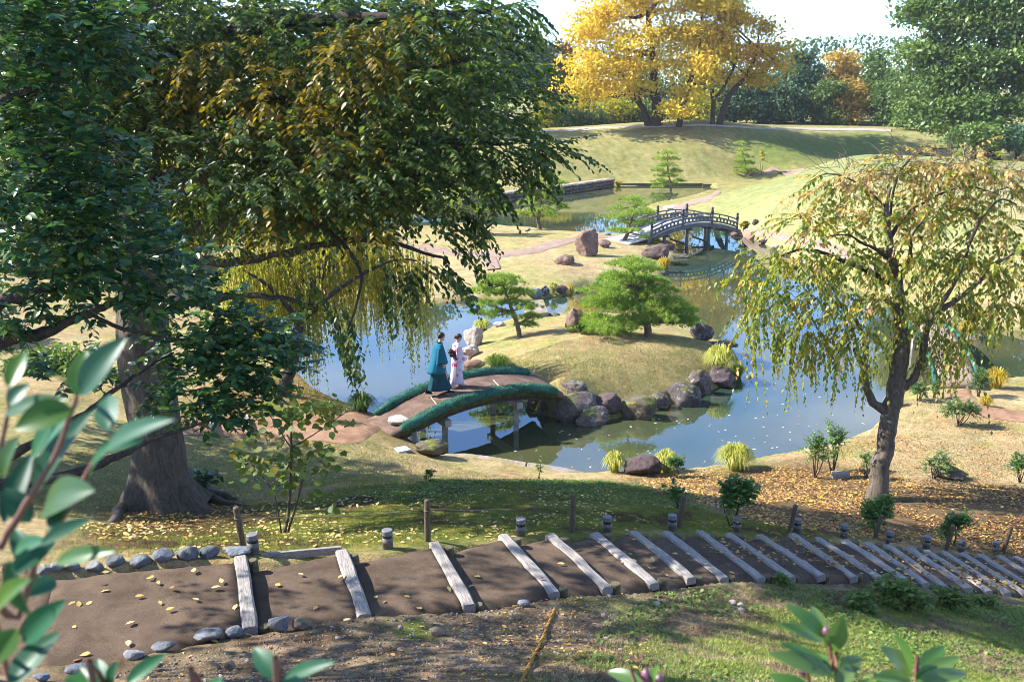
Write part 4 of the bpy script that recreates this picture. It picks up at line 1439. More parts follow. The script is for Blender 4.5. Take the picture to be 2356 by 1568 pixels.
HEAD_RZ = math.atan2((NE1 - NE0).y, (NE1 - NE0).x)
def on_deck(x, y):
    """deck point seen at (x, y)"""
    z = 1.25
    for _ in range(8):
        p = at(x, y, z)
        a = NE0.lerp(FE0, 0.5); b = NE1.lerp(FE1, 0.5)
        ax = Vector((b.x - a.x, b.y - a.y, 0))
        s = (p - Vector((a.x, a.y, 0))).dot(ax) / ax.length_squared
        z = deck_z(s) + 0.045
    return at(x, y, z)
# --- man
mp_ = on_deck(1012, 906)
mb = MB()
for y, fx, bz in ((-0.09, 0.24, 0.0), (0.09, -0.25, 0.02)):
    mb.tube([Vector((-0.02, y, 0.98)), Vector((fx * 0.55 + 0.03, y, 0.53)), Vector((fx - 0.05, y, 0.10 + bz))], [0.085, 0.058, 0.040], 12)
mb.tube([Vector((-0.03, 0, 0.92)), Vector((-0.03, 0, 1.1)), Vector((-0.02, 0, 1.3)), Vector((0.0, 0, 1.42)), Vector((0.02, 0, 1.50)), Vector((0.05, 0, 1.58)), Vector((0.06, 0, 1.64))], [0.12, 0.115, 0.12, 0.10, 0.062, 0.055, 0.055], 16)
for y in (-1, 1):
    mb.tube([Vector((0, y * 0.08, 1.42)), Vector((0, y * 0.17, 1.41)), Vector((-0.02, y * 0.215, 1.18)), Vector((0.04 if y < 0 else -0.02, y * 0.225, 0.985))], [0.06, 0.055, 0.042, 0.028], 12)
    hand(mb, (0.045 if y < 0 else -0.02, y * 0.235, 0.975), (0.12, 0, -1), (0.25, -y * 0.9, 0), 0.55, y)
qh = head(mb, (0.085, 0, 1.70), 1.0, R(6))
man_me = remeshed('person', mb, 0.009)
man = link('person', man_me, M_SKIN)
man.location = mp_
man.rotation_euler = (0, 0, HEAD_RZ * 0.7)
tag(man, 'dark-haired person in a teal haori coat and dark hakama skirt, striding over the earth bridge', 'person', 'walkers on the earth bridge')
eyes(qh, 1.0, man, M_TABI, M_HAIR)
mb = MB()
M3 = Matrix.Rotation(R(6), 3, 'Y')
V, F = [], []
n, m = 22, 12
for i in range(m + 1):
    p = math.pi * 0.62 * i / m
    for k in range(n):
        a = 2 * math.pi * k / n
        back = 0.5 - 0.5 * math.cos(a)
        pp = p * (0.72 + 0.62 * back)
        rr_ = 1.0 + 0.05 * math.sin(a * 7 + i)
        V.append(tuple(Vector((0.085, 0, 1.70)) + M3 @ Vector((-0.016 + 0.106 * math.sin(pp) * math.cos(a) * rr_, 0.086 * math.sin(pp) * math.sin(a) * rr_, 0.032 + 0.108 * math.cos(pp)))))
for i in range(m):
    for k in range(n):
        F.append((i * n + k, (i + 1) * n + k, (i + 1) * n + (k + 1) % n, i * n + (k + 1) % n))
F.append(tuple(range(n)))
MB().add(V, F).build('hair', M_HAIR, man, True)
V, F = loft([(1.08, -0.03, 0, 0.145, 0.17), (0.85, -0.03, 0, 0.19, 0.19), (0.55, -0.01, 0, 0.25, 0.20), (0.30, 0.0, 0, 0.31, 0.205), (0.14, 0.0, 0, 0.36, 0.20)], 48, 0.05, 11)
MB().add(V, F).build('hakama', M_HAKAMA, man, True)
V, F = loft([(1.535, 0.035, 0, 0.075, 0.085), (1.49, 0.0, 0, 0.10, 0.17), (1.42, -0.015, 0, 0.13, 0.215), (1.22, -0.025, 0, 0.155, 0.225), (0.95, -0.06, 0, 0.205, 0.24), (0.66, -0.095, 0, 0.27, 0.262)], 48, 0.025, 7, 1)
MB().add(V, F).build('haori_coat', M_HAORI, man, True)
for y in (-1, 1):
    V, F = sleeve((-0.005, y * 0.18, 1.44), (0.0, y * 0.265, 0.985), 0.085, 0.18, 0.06, 0.055)
    MB().add(V, F).build('sleeve', M_HAORI, man, True)
    V, F = sleeve((-0.0, y * 0.225, 1.04), (0.0, y * 0.262, 0.955), 0.12, 0.15, 0.040, 0.040)
    MB().add(V, F).build('inner_sleeve', M_INNER, man, True)
mb = MB()
mb.tube([Vector((-0.04, -0.06, 1.56)), Vector((0.03, -0.075, 1.545)), Vector((0.10, -0.05, 1.44)), Vector((0.135, -0.04, 1.25)), Vector((0.15, -0.05, 0.95)), Vector((0.165, -0.06, 0.68))], [0.016] * 6, 8)
mb.tube([Vector((-0.04, 0.06, 1.56)), Vector((0.03, 0.075, 1.545)), Vector((0.10, 0.05, 1.44)), Vector((0.135, 0.04, 1.25)), Vector((0.15, 0.05, 0.95)), Vector((0.165, 0.06, 0.68))], [0.016] * 6, 8)
mb.tube([Vector((-0.04, -0.06, 1.56)), Vector((-0.055, 0, 1.565)), Vector((-0.04, 0.06, 1.56))], [0.016] * 3, 8)
MB.build(mb, 'collar', M_INNER, man, True)
shoe(man, 0.30, -0.09, 0.0, 0, M_BLACK, 0.0, 0.28)
shoe(man, -0.33, 0.09, 0.012, 0, M_BLACK, R(10), 0.28)
# --- woman
wp_ = on_deck(1052, 889)
mb = MB()
for y, fx in ((-0.06, -0.12), (0.06, 0.13)):
    mb.tube([Vector((0, y, 0.86)), Vector((fx * 0.5 + 0.03, y, 0.46)), Vector((fx - 0.02, y, 0.09))], [0.08, 0.052, 0.034], 12)
mb.tube([Vector((-0.01, 0, 0.82)), Vector((-0.02, 0, 1.0)), Vector((-0.01, 0, 1.15)), Vector((0.0, 0, 1.25)), Vector((0.015, 0, 1.32)), Vector((0.035, 0, 1.39)), Vector((0.045, 0, 1.43))], [0.105, 0.095, 0.10, 0.085, 0.052, 0.044, 0.044], 16)
for y in (-1, 1):
    mb.tube([Vector((0, y * 0.07, 1.25)), Vector((0, y * 0.14, 1.24)), Vector((0.03, y * 0.175, 1.02)), Vector((0.22, y * 0.10, 0.97))], [0.05, 0.046, 0.036, 0.024], 12)
    hand(mb, (0.225, y * 0.095, 0.97), (1, -y * 0.35, 0.05), (0, -y * 0.6, -0.5), 0.8, y, 0.88)
qw = head(mb, (0.07, 0, 1.475), 0.93, R(16))
wo_me = remeshed('person', mb, 0.0085)
wom = link('person', wo_me, M_SKIN)
wom.location = wp_
wom.rotation_euler = (0, 0, HEAD_RZ * 0.7)
tag(wom, 'person in a pale pink floral kimono with black dotted obi, hair pinned up, hands forward', 'person', 'walkers on the earth bridge')
eyes(qw, 0.93, wom, M_TABI, M_HAIRB)
M3 = Matrix.Rotation(R(16), 3, 'Y')
V, F = [], []
for i in range(m + 1):
    p = math.pi * 0.62 * i / m
    for k in range(n):
        a = 2 * math.pi * k / n
        back = 0.5 - 0.5 * math.cos(a)
        pp = p * (0.70 + 0.66 * back)
        V.append(tuple(Vector((0.07, 0, 1.475)) + M3 @ (0.93 * Vector((-0.016 + 0.105 * math.sin(pp) * math.cos(a), 0.085 * math.sin(pp) * math.sin(a), 0.032 + 0.106 * math.cos(pp))))))
F = []
for i in range(m):
    for k in range(n):
        F.append((i * n + k, (i + 1) * n + k, (i + 1) * n + (k + 1) % n, i * n + (k + 1) % n))
F.append(tuple(range(n)))
hr = MB().add(V, F).build('hair', M_HAIRB, wom, True)
mb = MB()
ball(mb, qw(-0.115, 0, -0.005), (0.048, 0.05, 0.045), 14, 10)
mb.build('hair_bun', M_HAIRB, hr, True)
V, F = loft([(1.345, 0.02, 0, 0.06, 0.07), (1.30, 0.0, 0, 0.085, 0.14), (1.22, 0.0, 0, 0.115, 0.175), (1.05, 0.0, 0, 0.125, 0.165), (0.85, -0.01, 0, 0.145, 0.17), (0.55, -0.01, 0, 0.16, 0.17), (0.30, -0.015, 0, 0.19, 0.165), (0.11, -0.02, 0, 0.225, 0.16)], 40, 0.035, 6)
MB().add(V, F).build('kimono', M_KIMONO, wom, True)
for y in (-1, 1):
    V, F = sleeve((0.01, y * 0.145, 1.27), (0.055, y * 0.19, 0.80), 0.075, 0.15, 0.05, 0.035)
    MB().add(V, F).build('sleeve', M_KIMONO, wom, True)
V, F = loft([(1.135, 0.0, 0, 0.135, 0.172), (1.06, 0.0, 0, 0.14, 0.176), (0.97, 0.0, 0, 0.145, 0.178)], 36)
ob = MB().add(V, F).build('obi', M_OBIRED, wom, True)
mb = MB()
ball(mb, (-0.19, 0, 1.08), (0.085, 0.13, 0.10), 16, 12)
ball(mb, (-0.185, -0.06, 1.02), (0.07, 0.07, 0.09), 12, 8)
mb.build('obi_bow', M_OBI, ob, True)
shoe(wom, 0.16, 0.06, 0.0, 0, M_TABI, 0.0, 0.23)
shoe(wom, -0.17, -0.06, 0.008, 0, M_TABI, R(8), 0.23)
# ------------------------------------------------------------------ rocks
RK = 'rocks round the island'
rock(1321, 917, 64, 44, M_ROCK, 'dark grey rock with white veins behind the largest shore rock', seed=1, group=RK)
rock(1326, 974, 104, 80, M_ROCK, 'largest dark shore rock with pale streak, beside the earth bridge', seed=2, group=RK, water=True)
rock(1362, 982, 82, 50, M_ROCK, 'low black rock with white lichen in the water before the largest one', seed=33, group=RK, water=True)
rock(1401, 954, 62, 52, M_ROCKPURPLE, 'smooth rounded purple-brown rock on the island shore', seed=4, cuts=3, group=RK)
rock(1470, 969, 86, 64, M_ROCKMOSS, 'rounded shore rock with yellow-green moss on top', seed=5, cuts=4, group=RK, water=True)
rock(1513, 942, 54, 40, M_ROCK, 'low flat dark rock between the mossy one and the pale-ridged one', seed=6, cuts=4, group=RK)
rock(1576, 937, 82, 60, M_ROCK, 'dark angular shore rock with a brown lit facet', seed=7, group=RK, water=True)
rock(1611, 911, 56, 66, M_ROCK, 'tall speckled dark rock leaning on the angular one', seed=8, group=RK, water=True)
rock(1660, 896, 60, 56, M_ROCKPURPLE, 'squat brown-black rock under the yellow-green grass clump', seed=9, group=RK, water=True)
rock(1083, 826, 42, 36, M_ROCKPALE, 'bright whitish jagged rock near the kimono', seed=10, group=RK)
rock(1089, 798, 46, 50, M_ROCKPALE, 'tall pinkish pale rock at the island edge by the water', seed=11, group=RK)
rock(1092, 858, 52, 34, M_ROCKBROWN, 'smooth brown rock beside the green grass clump behind the bridge', seed=12, cuts=4, group=RK)
rock(1160, 856, 42, 16, M_ROCK, 'low dark stone behind the far turf edge of the bridge', seed=13, group=RK)
rock(1325, 765, 48, 58, M_ROCKBROWN, 'pointed brown upright rock at the left foot of the large pine', seed=14, deep=0.9, group=RK)
rock(1618, 783, 54, 44, M_ROCK, 'rounded dark rock at the water beyond the large pine', seed=15, cuts=4, group=RK)
rock(1672, 802, 66, 18, M_ROCK, 'long low dark stone edging the island behind the grass clump', seed=16, group=RK)
rock(1149, 751, 30, 13, M_ROCKPALE, 'small pinkish stone on the lawn left of the small pine', seed=17, group=RK)
rock(1262, 960, 60, 42, M_ROCKMOSS, 'mossy abutment rock under the island end of the earth bridge', seed=18, group=RK, water=True)
rock(1232, 945, 46, 34, M_ROCKMOSS, 'dark mossy stone in shade below the bridge deck', seed=19, group=RK, water=True)
rock(992, 1052, 78, 46, M_ROCKMOSS, 'near shore rock with bright yellow moss patch under the bridge head', seed=20, cuts=4)
rock(1481, 1096, 88, 50, M_ROCKPURPLE, 'broad flat-topped brown rock between two grass clumps on the near shore', seed=21, cuts=5)
rock(2192, 1104, 84, 32, M_ROCKMOSS, 'flat mossy rock half buried beside a bare shrub on the right', seed=22)
# middle lawn
ML = 'rocks on the middle lawn'
rock(1349.6, 590, 54, 68, M_ROCKBROWN, 'tall upright brown standing stone on the middle lawn', seed=23, cuts=5, deep=0.85, sink=0.1, group=ML)
rock(1391, 570, 32, 21, M_ROCKBROWN, 'small round brown rock right of the standing stone', seed=24, group=ML)
rock(1297.6, 609, 51, 28, M_ROCKBROWN, 'low flat-topped brown rock left of the standing stone', seed=25, group=ML)
rock(1509, 598, 68, 42, M_ROCKBROWN, 'large sloping reddish-brown rock below the timber bridge', seed=26, group=ML)
rock(1540, 575, 28, 18, M_ROCKPURPLE, 'dark brown rock behind the large sloping one', seed=27, group=ML)
rock(1566, 596, 48, 13, M_ROCK, 'flat dark stone in the water below the timber bridge', seed=28, group=ML, water=True)
rock(1510, 634, 22, 20, M_ROCK, 'dark brown shore rock under the orange grass clump', seed=29, group=ML, water=True)
rock(1528, 635, 20, 15, M_ROCK, 'small grey speckled rock at the water under the orange grass', seed=30, group=ML, water=True)
for k, (x, y, w, h, m_, lab) in enumerate([
    (1067, 690, 42, 26, M_ROCKPALE, 'pinkish grey rock on the lawn shore left of the small pine'),
    (1090, 690, 24, 12, M_COBBLEBROWN, 'small brown stone beside the pinkish shore rock'),
    (1177, 672, 34, 18, M_ROCKPALE, 'flat grey rock behind the small pine'),
    (1231, 690, 42, 30, M_COBBLE, 'grey rock at the end of the slab bridge'),
    (1252, 681, 27, 24, M_ROCK, 'dark rock left of the yellow tuft on the lawn shore'),
    (1290, 678, 35, 26, M_ROCKPURPLE, 'brown square rock right of the yellow tuft'),
    (1329, 676, 33, 17, M_ROCK, 'dark flat rock right of the brown square one'),
    (1345, 667, 28, 16, M_ROCKPURPLE, 'low reddish rock beside the large pine on the far shore'),
    (1382, 652, 28, 8, M_ROCKPALE, 'thin pale slab lying on the lawn edge')]):
    rock(x, y, w, h, m_, lab, seed=40 + k, group='rocks on the lawn shore')
rock(1275, 727, 28, 8, M_ROCK, 'thin dark stone at the back edge of the island', seed=50)
rock(1152, 459, 26, 15, M_ROCKPALE, 'pale rock at the foot of the far stone wall', seed=51)
rock(1492, 466, 26, 12, M_ROCKBROWN, 'low reddish rock on the point beyond the timber bridge', seed=52)
rock(1399, 541, 14, 6, M_ROCK, 'small dark stone at the water by the leaning pine', seed=53)
rock(1700, 549, 36, 20, M_ROCKPURPLE, 'dark rounded rock right of the timber bridge', seed=54)
rock(1730, 551, 28, 18, M_ROCKBROWN, 'brown rock beside the dark one by the timber bridge', seed=55)
rock(1739, 517, 17, 15, M_ROCK, 'upright grey stone on the lawn above the bank path', seed=56)
for k, (x, y) in enumerate([(1760, 560), (1788, 572), (1815, 590), (1845, 606), (1880, 628)]):
    rock(x, y, 26, 12, M_ROCKPALE if k % 2 else M_ROCKPURPLE, ['first', 'second', 'third', 'fourth', 'fifth'][k] + ' low shore stone from the timber bridge along the right bank', seed=57 + k, group='right bank shore stones')
rock(2255, 790, 60, 22, M_ROCK, 'long dark rock under the tuft beyond the far earth bridge', seed=65, water=True)
rock(1895, 665, 60, 30, M_ROCKPALE, 'pinkish rock on the bank seen through the cherry', seed=66)
# slabs along the near shore
def slab(pts, z, th, mat, label, name='shore_slab'):
    P = [at(x, y, z) for x, y in pts]
    n = len(P)
    V = []
    for lv, sc in ((-th, 1.0), (-0.03, 1.0), (0.0, 0.975)):
        c = sum(P, Vector()) / n
        for p in P:
            q = c.lerp(p, sc)
            V.append((q.x, q.y, z + lv + (random.uniform(-0.012, 0.012) if lv == 0 else 0)))
    F = []
    for i in range(2):
        for k in range(n):
            F.append((i * n + k, i * n + (k + 1) % n, (i + 1) * n + (k + 1) % n, (i + 1) * n + k))
    F += [tuple(range(n))[::-1], tuple(2 * n + k for k in range(n))]
    o = MB().add(V, F).build(name, mat, None)
    bm = bmesh.new(); bm.from_mesh(o.data); bmesh.ops.recalc_face_normals(bm, faces=bm.faces); bm.to_mesh(o.data); bm.free()
    return tag(o, label, 'slab')
slab([(1037, 1043), (1070, 1041), (1120, 1048), (1170, 1056), (1212, 1062), (1205, 1088), (1160, 1080), (1100, 1072), (1045, 1066)], 0.16, 0.4, M_SLAB, 'long grey stone slab lining the near shore beside the moss rock')
slab([(1214, 1062), (1260, 1068), (1310, 1078), (1360, 1090), (1345, 1102), (1290, 1100), (1240, 1095), (1208, 1088)], 0.15, 0.4, M_SLAB, 'pinkish cracked stone slab lining the near shore, moss along its edge')
# slab bridge from the lawn to the island
slab([(1222, 690), (1250, 688), (1262, 718), (1225, 722), (1205, 715)], 0.42, 0.16, M_SLAB, 'grey stone slab footbridge behind the small pine', 'slab_bridge')
slab([(1525, 474), (1560, 468), (1568, 476), (1535, 480)], 0.5, 0.2, M_PALEPATH, 'flat pale stone step on the path beyond the timber bridge', 'stone_step')
slab([(1540, 482), (1566, 480), (1570, 486), (1543, 488)], 0.4, 0.2, M_PALEPATH, 'lower flat stone step nearest the timber bridge', 'stone_step')
p = G(1933, 1097)
mb = MB().box((p.x, p.y, p.z + 0.05), (0.42, 0.2, 0.16), Matrix.Rotation(R(-4), 3, 'Z'))
tag(mb.build('kerb_block', M_CONC, None, bevel=0.01), 'short grey concrete block lying on leaf litter left of the cherry trunk', 'block')
p = G(925, 1036)
mb = MB().box((p.x, p.y, p.z + 0.03), (0.36, 0.34, 0.05), Matrix.Rotation(R(32), 3, 'Z'))
tag(mb.build('drain_cover', solid('pale_plate', (0.42, 0.45, 0.5), 0.5, 0.4, 0.15), None, bevel=0.006), 'small pale blue-grey square plate set in the lawn by the bridge head', 'cover plate')
# two log risers on the earth path
for (x, y0, y1, lb) in ((487, 962, 1000, 'left'), (571, 966, 1003, 'right')):
    a, b = G(x - 4, y0), G(x + 6, y1)
    d = b - a
    o = link('step_log', log_mesh(300 + x, d.length, 0.15, 0.22), M_LOG)
    o.location = a + Vector((0, 0, 0.06))
    o.rotation_euler = (0, -math.asin(d.z / d.length), math.atan2(d.y, d.x))
    tag(o, 'weathered log step across the red earth path, ' + ('the one nearer the big trunk' if lb == 'left' else 'the one nearer the bridge'), 'log step')
# small ground spotlight on the lawn
p = G(1213, 537)
t = empty('spotlight', p, 'small teal spotlight on a short stake in the middle lawn', 'spotlight')
M_TEALM = solid('teal_metal', (0.08, 0.2, 0.2), 0.5, 0.5)
MB().tube([Vector((0, 0, -0.1)), Vector((0, 0, 0.16))], [0.02, 0.02], 8).build('stake', M_TEALM, t)
MB().tube([Vector((-0.12, 0, 0.14)), Vector((0.02, 0, 0.2)), Vector((0.2, 0.0, 0.28))], [0.05, 0.075, 0.08], 12).build('lamp_head', M_TEALM, t, True)

# ------------------------------------------------------------------ far retaining wall, stone by stone
wall_pts = [(1050, 487, 1.0), (1160, 465, 1.0), (1235, 454, 1.0), (1310, 445, 1.0), (1408, 430, 1.0)]
WP = [at(x, y, 0.0) for x, y, _ in wall_pts]
wall = empty('stone_wall', WP[2], 'low dry stone retaining wall along the far side of the upper pond', 'wall')
lens = [0]
for i in range(len(WP) - 1):
    lens.append(lens[-1] + (WP[i + 1] - WP[i]).length)
def wall_at(s):
    for i in range(len(WP) - 1):
        if s <= lens[i + 1] or i == len(WP) - 2:
            f = (s - lens[i]) / (lens[i + 1] - lens[i])
            return WP[i].lerp(WP[i + 1], f), (WP[i + 1] - WP[i]).normalized()
WM = [rock_mesh(700 + k, 2, 6, 0.15, False) for k in range(5)]
for me in WM:
    me.name = 'stone'
    me.materials.append(M_COBBLEBROWN)
for row in range(3):
    s = row * 0.13
    while s < lens[-1] - 0.2:
        L = random.uniform(0.38, 0.62)
        p, d = wall_at(s + L / 2)
        o = link('stone', WM[random.randrange(5)])
        o.location = (p.x, p.y + 0.1, 0.10 + row * 0.28)
        o.scale = (L * 0.54, 0.3, 0.165)
        o.rotation_euler = (random.uniform(-.1, .1), random.uniform(-.08, .08), math.atan2(d.y, d.x))
        kid2 = o
        o.parent = wall
        o.matrix_parent_inverse = Matrix.Translation(-wall.location)
        s += L
V, F = [], []
ns = 24
for i in range(ns + 1):
    p, d = wall_at(lens[-1] * i / ns)
    nrm_ = Vector((-d.y, d.x, 0))
    V += [tuple(p + nrm_ * 0.0 + Vector((0, 0, 0.74))), tuple(p + nrm_ * 0.8 + Vector((0, 0, 0.80))), tuple(p + nrm_ * 0.8 + Vector((0, 0, -0.2))), tuple(p + nrm_ * 0.25 + Vector((0, 0, -0.2)))]
for i in range(ns):
    for k in range(4):
        F.append((i * 4 + k, i * 4 + (k + 1) % 4, (i + 1) * 4 + (k + 1) % 4, (i + 1) * 4 + k))
o = MB().add(V, F).build('wall_fill', M_PALEPATH)
o.parent = wall
o.matrix_parent_inverse = Matrix.Translation(-wall.location)
# stakes along the far shore
mb = MB()
for i in range(90):
    f = i / 89
    x = 1425 + f * 212
    p = at(x, 427.5 + (1.5 if f > 0.9 else 0), 0)
    mb.lathe([(0.07, -0.3), (0.07, 0.22 + random.uniform(-0.04, 0.05)), (0.04, 0.25)], 6, (p.x, p.y, 0))
o = mb.build('shore_stakes', M_PEG)
tag(o, 'low row of short timber stakes edging the far shore below the hill', 'stakes', None, 'stuff')
# ------------------------------------------------------------------ foliage tools
OVAL_V = np.array([(0, 0, 0), (0.30, 0.25, 0.05), (0.66, 0.20, 0.02), (1, 0, -0.10), (0.66, -0.20, 0.02), (0.30, -0.25, 0.05), (0.46, 0, -0.02)], float)
OVAL_T = np.array([(0, 6, 1), (1, 6, 2), (2, 6, 3), (3, 6, 4), (4, 6, 5), (5, 6, 0)])
DIA_V = np.array([(0, 0, 0), (0.5, 0.30, 0.06), (1, 0, -0.06), (0.5, -0.30, 0.06)], float)
DIA_T = np.array([(0, 2, 1), (0, 3, 2)])
ROUND_V = np.array([(0, 0, 0), (0.12, 0.36, 0.05), (0.55, 0.44, 0.03), (1, 0, -0.08), (0.55, -0.44, 0.03), (0.12, -0.36, 0.05), (0.42, 0, -0.03)], float)
NARROW_V = DIA_V * np.array([1, 0.36, 1])

def frames(D, U):
    x = nrm(D)
    z = nrm(U - x * np.sum(U * x, 1, keepdims=True) + 1e-6)
    y = np.cross(z, x)
    return x, y, z

def leaf_mesh(name, P, D, U, S, tv, tt, W=None):
    x, y, z = frames(D, U)
    S = np.asarray(S)[:, None, None]
    W = 1.0 if W is None else np.asarray(W)[:, None, None]
    V = P[:, None, :] + S * (tv[None, :, 0:1] * x[:, None] + W * tv[None, :, 1:2] * y[:, None] + tv[None, :, 2:3] * z[:, None])
    k = len(tv)
    T = (tt[None] + (np.arange(len(P)) * k)[:, None, None]).reshape(-1, 3)
    return np_mesh(name, V.reshape(-1, 3), T)

_TM = {}
def leaf_proto(tv, tt, mat):
    key = (id(tv), mat.name)
    if key not in _TM:
        me = np_mesh('leaf', tv, tt)
        me.materials.append(mat)
        _TM[key] = me
    return _TM[key]

def leaf_parts(root, P, D, U, S, mat, tv=OVAL_V, tt=OVAL_T, name='leaf'):
    me = leaf_proto(tv, tt, mat)
    x, y, z = frames(D, U)
    inv = Matrix.Translation(-root.location)
    for i in range(len(P)):
        o = bpy.data.objects.new(name, me)
        COL.objects.link(o)
        s = float(S[i])
        o.matrix_basis = Matrix(((x[i, 0] * s, y[i, 0] * s, z[i, 0] * s, P[i, 0]), (x[i, 1] * s, y[i, 1] * s, z[i, 1] * s, P[i, 1]), (x[i, 2] * s, y[i, 2] * s, z[i, 2] * s, P[i, 2]), (0, 0, 0, 1)))
        o.parent = root
        o.matrix_parent_inverse = inv

def foliage(root, P, D, U, S, mat, parts=0, tv=OVAL_V, tt=OVAL_T, name='foliage'):
    P, D, U, S = [np.asarray(a, float) for a in (P, D, U, S)]
    if parts:
        dep = P[:, 1] * math.cos(PITCH) - (P[:, 2] - CAMZ) * math.sin(PITCH)
        u = P[:, 0] / dep * VF + VCX
        v = VCY - (P[:, 1] * math.sin(PITCH) + (P[:, 2] - CAMZ) * math.cos(PITCH)) / dep * VF
        ok = (u > 10) & (u < 2346) & (v > 10) & (v < 1558)
        sc = np.where(ok, S / dep, 0)
        idx = np.argsort(-sc)[:parts]
        leaf_parts(root, P[idx], D[idx], U[idx], S[idx], mat, tv, tt)
        m = np.ones(len(P), bool)
        m[idx] = False
        P, D, U, S = P[m], D[m], U[m], S[m]
    if len(P):
        o = link(name, leaf_mesh(name, P, D, U, S, tv, tt), mat)
        o.parent = root
        o.matrix_parent_inverse = Matrix.Translation(-root.location)
        if name in ('foliage', 'crown', 'needles'):
            o['kind'] = 'stuff'
        return o

def blob_pts(blobs, n, shell=0.5, g=rng):
    """blobs: centre x y z, radii; points inside, leaning to the outside"""
    B = np.array(blobs, float)
    w = B[:, 3] * B[:, 4] * B[:, 5]
    w = w ** 0.8
    k = g.choice(len(B), n, p=w / w.sum())
    d = nrm(g.normal(size=(n, 3)))
    r = g.random((n, 1)) ** shell
    return B[k, :3] + d * r * B[k, 3:6], d, k

def tri_tubes(A, Bp, C, r0):
    """thin three-sided twigs through three points each"""
    n = len(A)
    V = []
    for j, p in enumerate((A, Bp, C)):
        t = nrm((C - A))
        s = nrm(np.cross(t, np.array([0.3, 0.2, 0.93])[None]))
        b = np.cross(t, s)
        r = r0[:, None] * (1.0, 0.7, 0.3)[j]
        for a in (0, 2.094, 4.189):
            V.append(p + (s * math.cos(a) + b * math.sin(a)) * r)
    V = np.stack(V, 1)
    T = []
    for j in range(2):
        for k in range(3):
            a, b_ = j * 3 + k, j * 3 + (k + 1) % 3
            T += [(a, b_, b_ + 3), (a, b_ + 3, a + 3)]
    T = (np.array(T)[None] + (np.arange(n) * 9)[:, None, None]).reshape(-1, 3)
    return V.reshape(-1, 3), T

def sprays(start, dirs, L, droop, K, size, g=rng, spread=0.85, hang=0.3, jit=0.16, t0=0.12):
    """K leaves along each drooping twig, alternating left and right"""
    M = len(start)
    t = np.linspace(t0, 1, K)[None, :] + g.uniform(-0.03, 0.03, (M, K))
    L = np.asarray(L)[:, None, None]
    dr = np.asarray(droop)[:, None, None]
    d = nrm(dirs)[:, None, :]
    T = t[:, :, None]
    P = start[:, None, :] + d * L * T + np.array([0, 0, -1.0]) * dr * L * T ** 2
    tan = nrm(d + np.array([0, 0, -2.0]) * dr * T)
    sd = nrm(np.cross(tan, np.array([0, 0, 1.0])) + 1e-4)
    sg = np.where(np.arange(K) % 2 == 0, 1, -1)[None, :, None]
    D = tan * 0.55 + sd * sg * spread + np.array([0, 0, -hang]) + g.normal(0, jit, P.shape)
    U = np.array([0, 0, 1.0]) + g.normal(0, 0.45, P.shape)
    S = size * g.uniform(0.65, 1.15, (M, K)) * (0.75 + 0.35 * np.sin(np.pi * t))
    tw = (start, (start[:, None] + d * L * 0.5 + np.array([0, 0, -1.0]) * dr * L * 0.25)[:, 0], (start[:, None] + d * L + np.array([0, 0, -1.0]) * dr * L)[:, 0])
    return P.reshape(-1, 3), D.reshape(-1, 3), U.reshape(-1, 3), S.reshape(-1), tw

def pblob(x, y, dep, rx, ry, rz):
    p = atd(x, y, dep)
    return (p.x, p.y, p.z, rx, ry, rz)

def limb(root, pts, rad, mat, name='limb', n=9, sub=5, wob=0.03, seed=0):
    P, Rr = smooth_path(pts, rad, sub)
    g = np.random.default_rng(seed)
    out = []
    for i, p in enumerate(P):
        k = Rr[i] * 0.35 + wob
        out.append(p + Vector(g.normal(0, 1, 3)) * k * 0.25)
    out[0], out[-1] = P[0], P[-1]
    o = MB().tube(out, [r * (1 + (0.03 if name == 'trunk' else 0.08) * g.normal()) for r in Rr], n).build(name, mat, None, True)
    o.parent = root
    o.matrix_parent_inverse = Matrix.Translation(-root.location)
    return o

def twig_obj(root, tw, r0, mat, name='twigs'):
    V, T = tri_tubes(*tw, r0)
    o = link(name, np_mesh(name, V, T), mat)
    o.parent = root
    o.matrix_parent_inverse = Matrix.Translation(-root.location)
    o['kind'] = 'stuff'
    return o

# leaf materials
LM_BIG = leaf_mat('glossy_tree_leaf', [(0.0, (0.0176, 0.0416, 0.0144)), (0.4, (0.044, 0.088, 0.0208)), (0.72, (0.104, 0.152, 0.028)), (1.0, (0.272, 0.28, 0.048))], 0.42, 0.4, 0.48)
LM_YEL = leaf_mat('ochre_leaf', [(0.0, (0.081, 0.0765, 0.0108)), (0.5, (0.216, 0.153, 0.0144)), (1.0, (0.378, 0.261, 0.027))], 0.45, 0.4, 0.45)
LM_CAM = leaf_mat('camellia_leaf', [(0.0, (0.0159, 0.053, 0.0292)), (0.45, (0.0331, 0.0994, 0.0397)), (0.8, (0.0795, 0.159, 0.0265)), (1.0, (0.212, 0.2517, 0.0331))], 0.36, 0.45, 0.3)
LM_FORE = leaf_mat('near_camellia_leaf', [(0.0, (0.012, 0.06, 0.035)), (0.5, (0.03, 0.11, 0.05)), (0.85, (0.06, 0.16, 0.035)), (1.0, (0.13, 0.2, 0.03))], 0.22, 0.8, 0.3)
LM_RHODO = leaf_mat('near_laurel_leaf', [(0.0, (0.036, 0.108, 0.024)), (0.5, (0.078, 0.18, 0.036)), (1.0, (0.156, 0.252, 0.072))], 0.4, 0.4, 0.35)
LM_CHER_G = leaf_mat('cherry_green_leaf', [(0.0, (0.072, 0.144, 0.024)), (0.45, (0.192, 0.252, 0.036)), (0.78, (0.408, 0.36, 0.048)), (0.93, (0.72, 0.384, 0.048)), (1.0, (0.744, 0.24, 0.036))], 0.42, 0.35, 0.5)
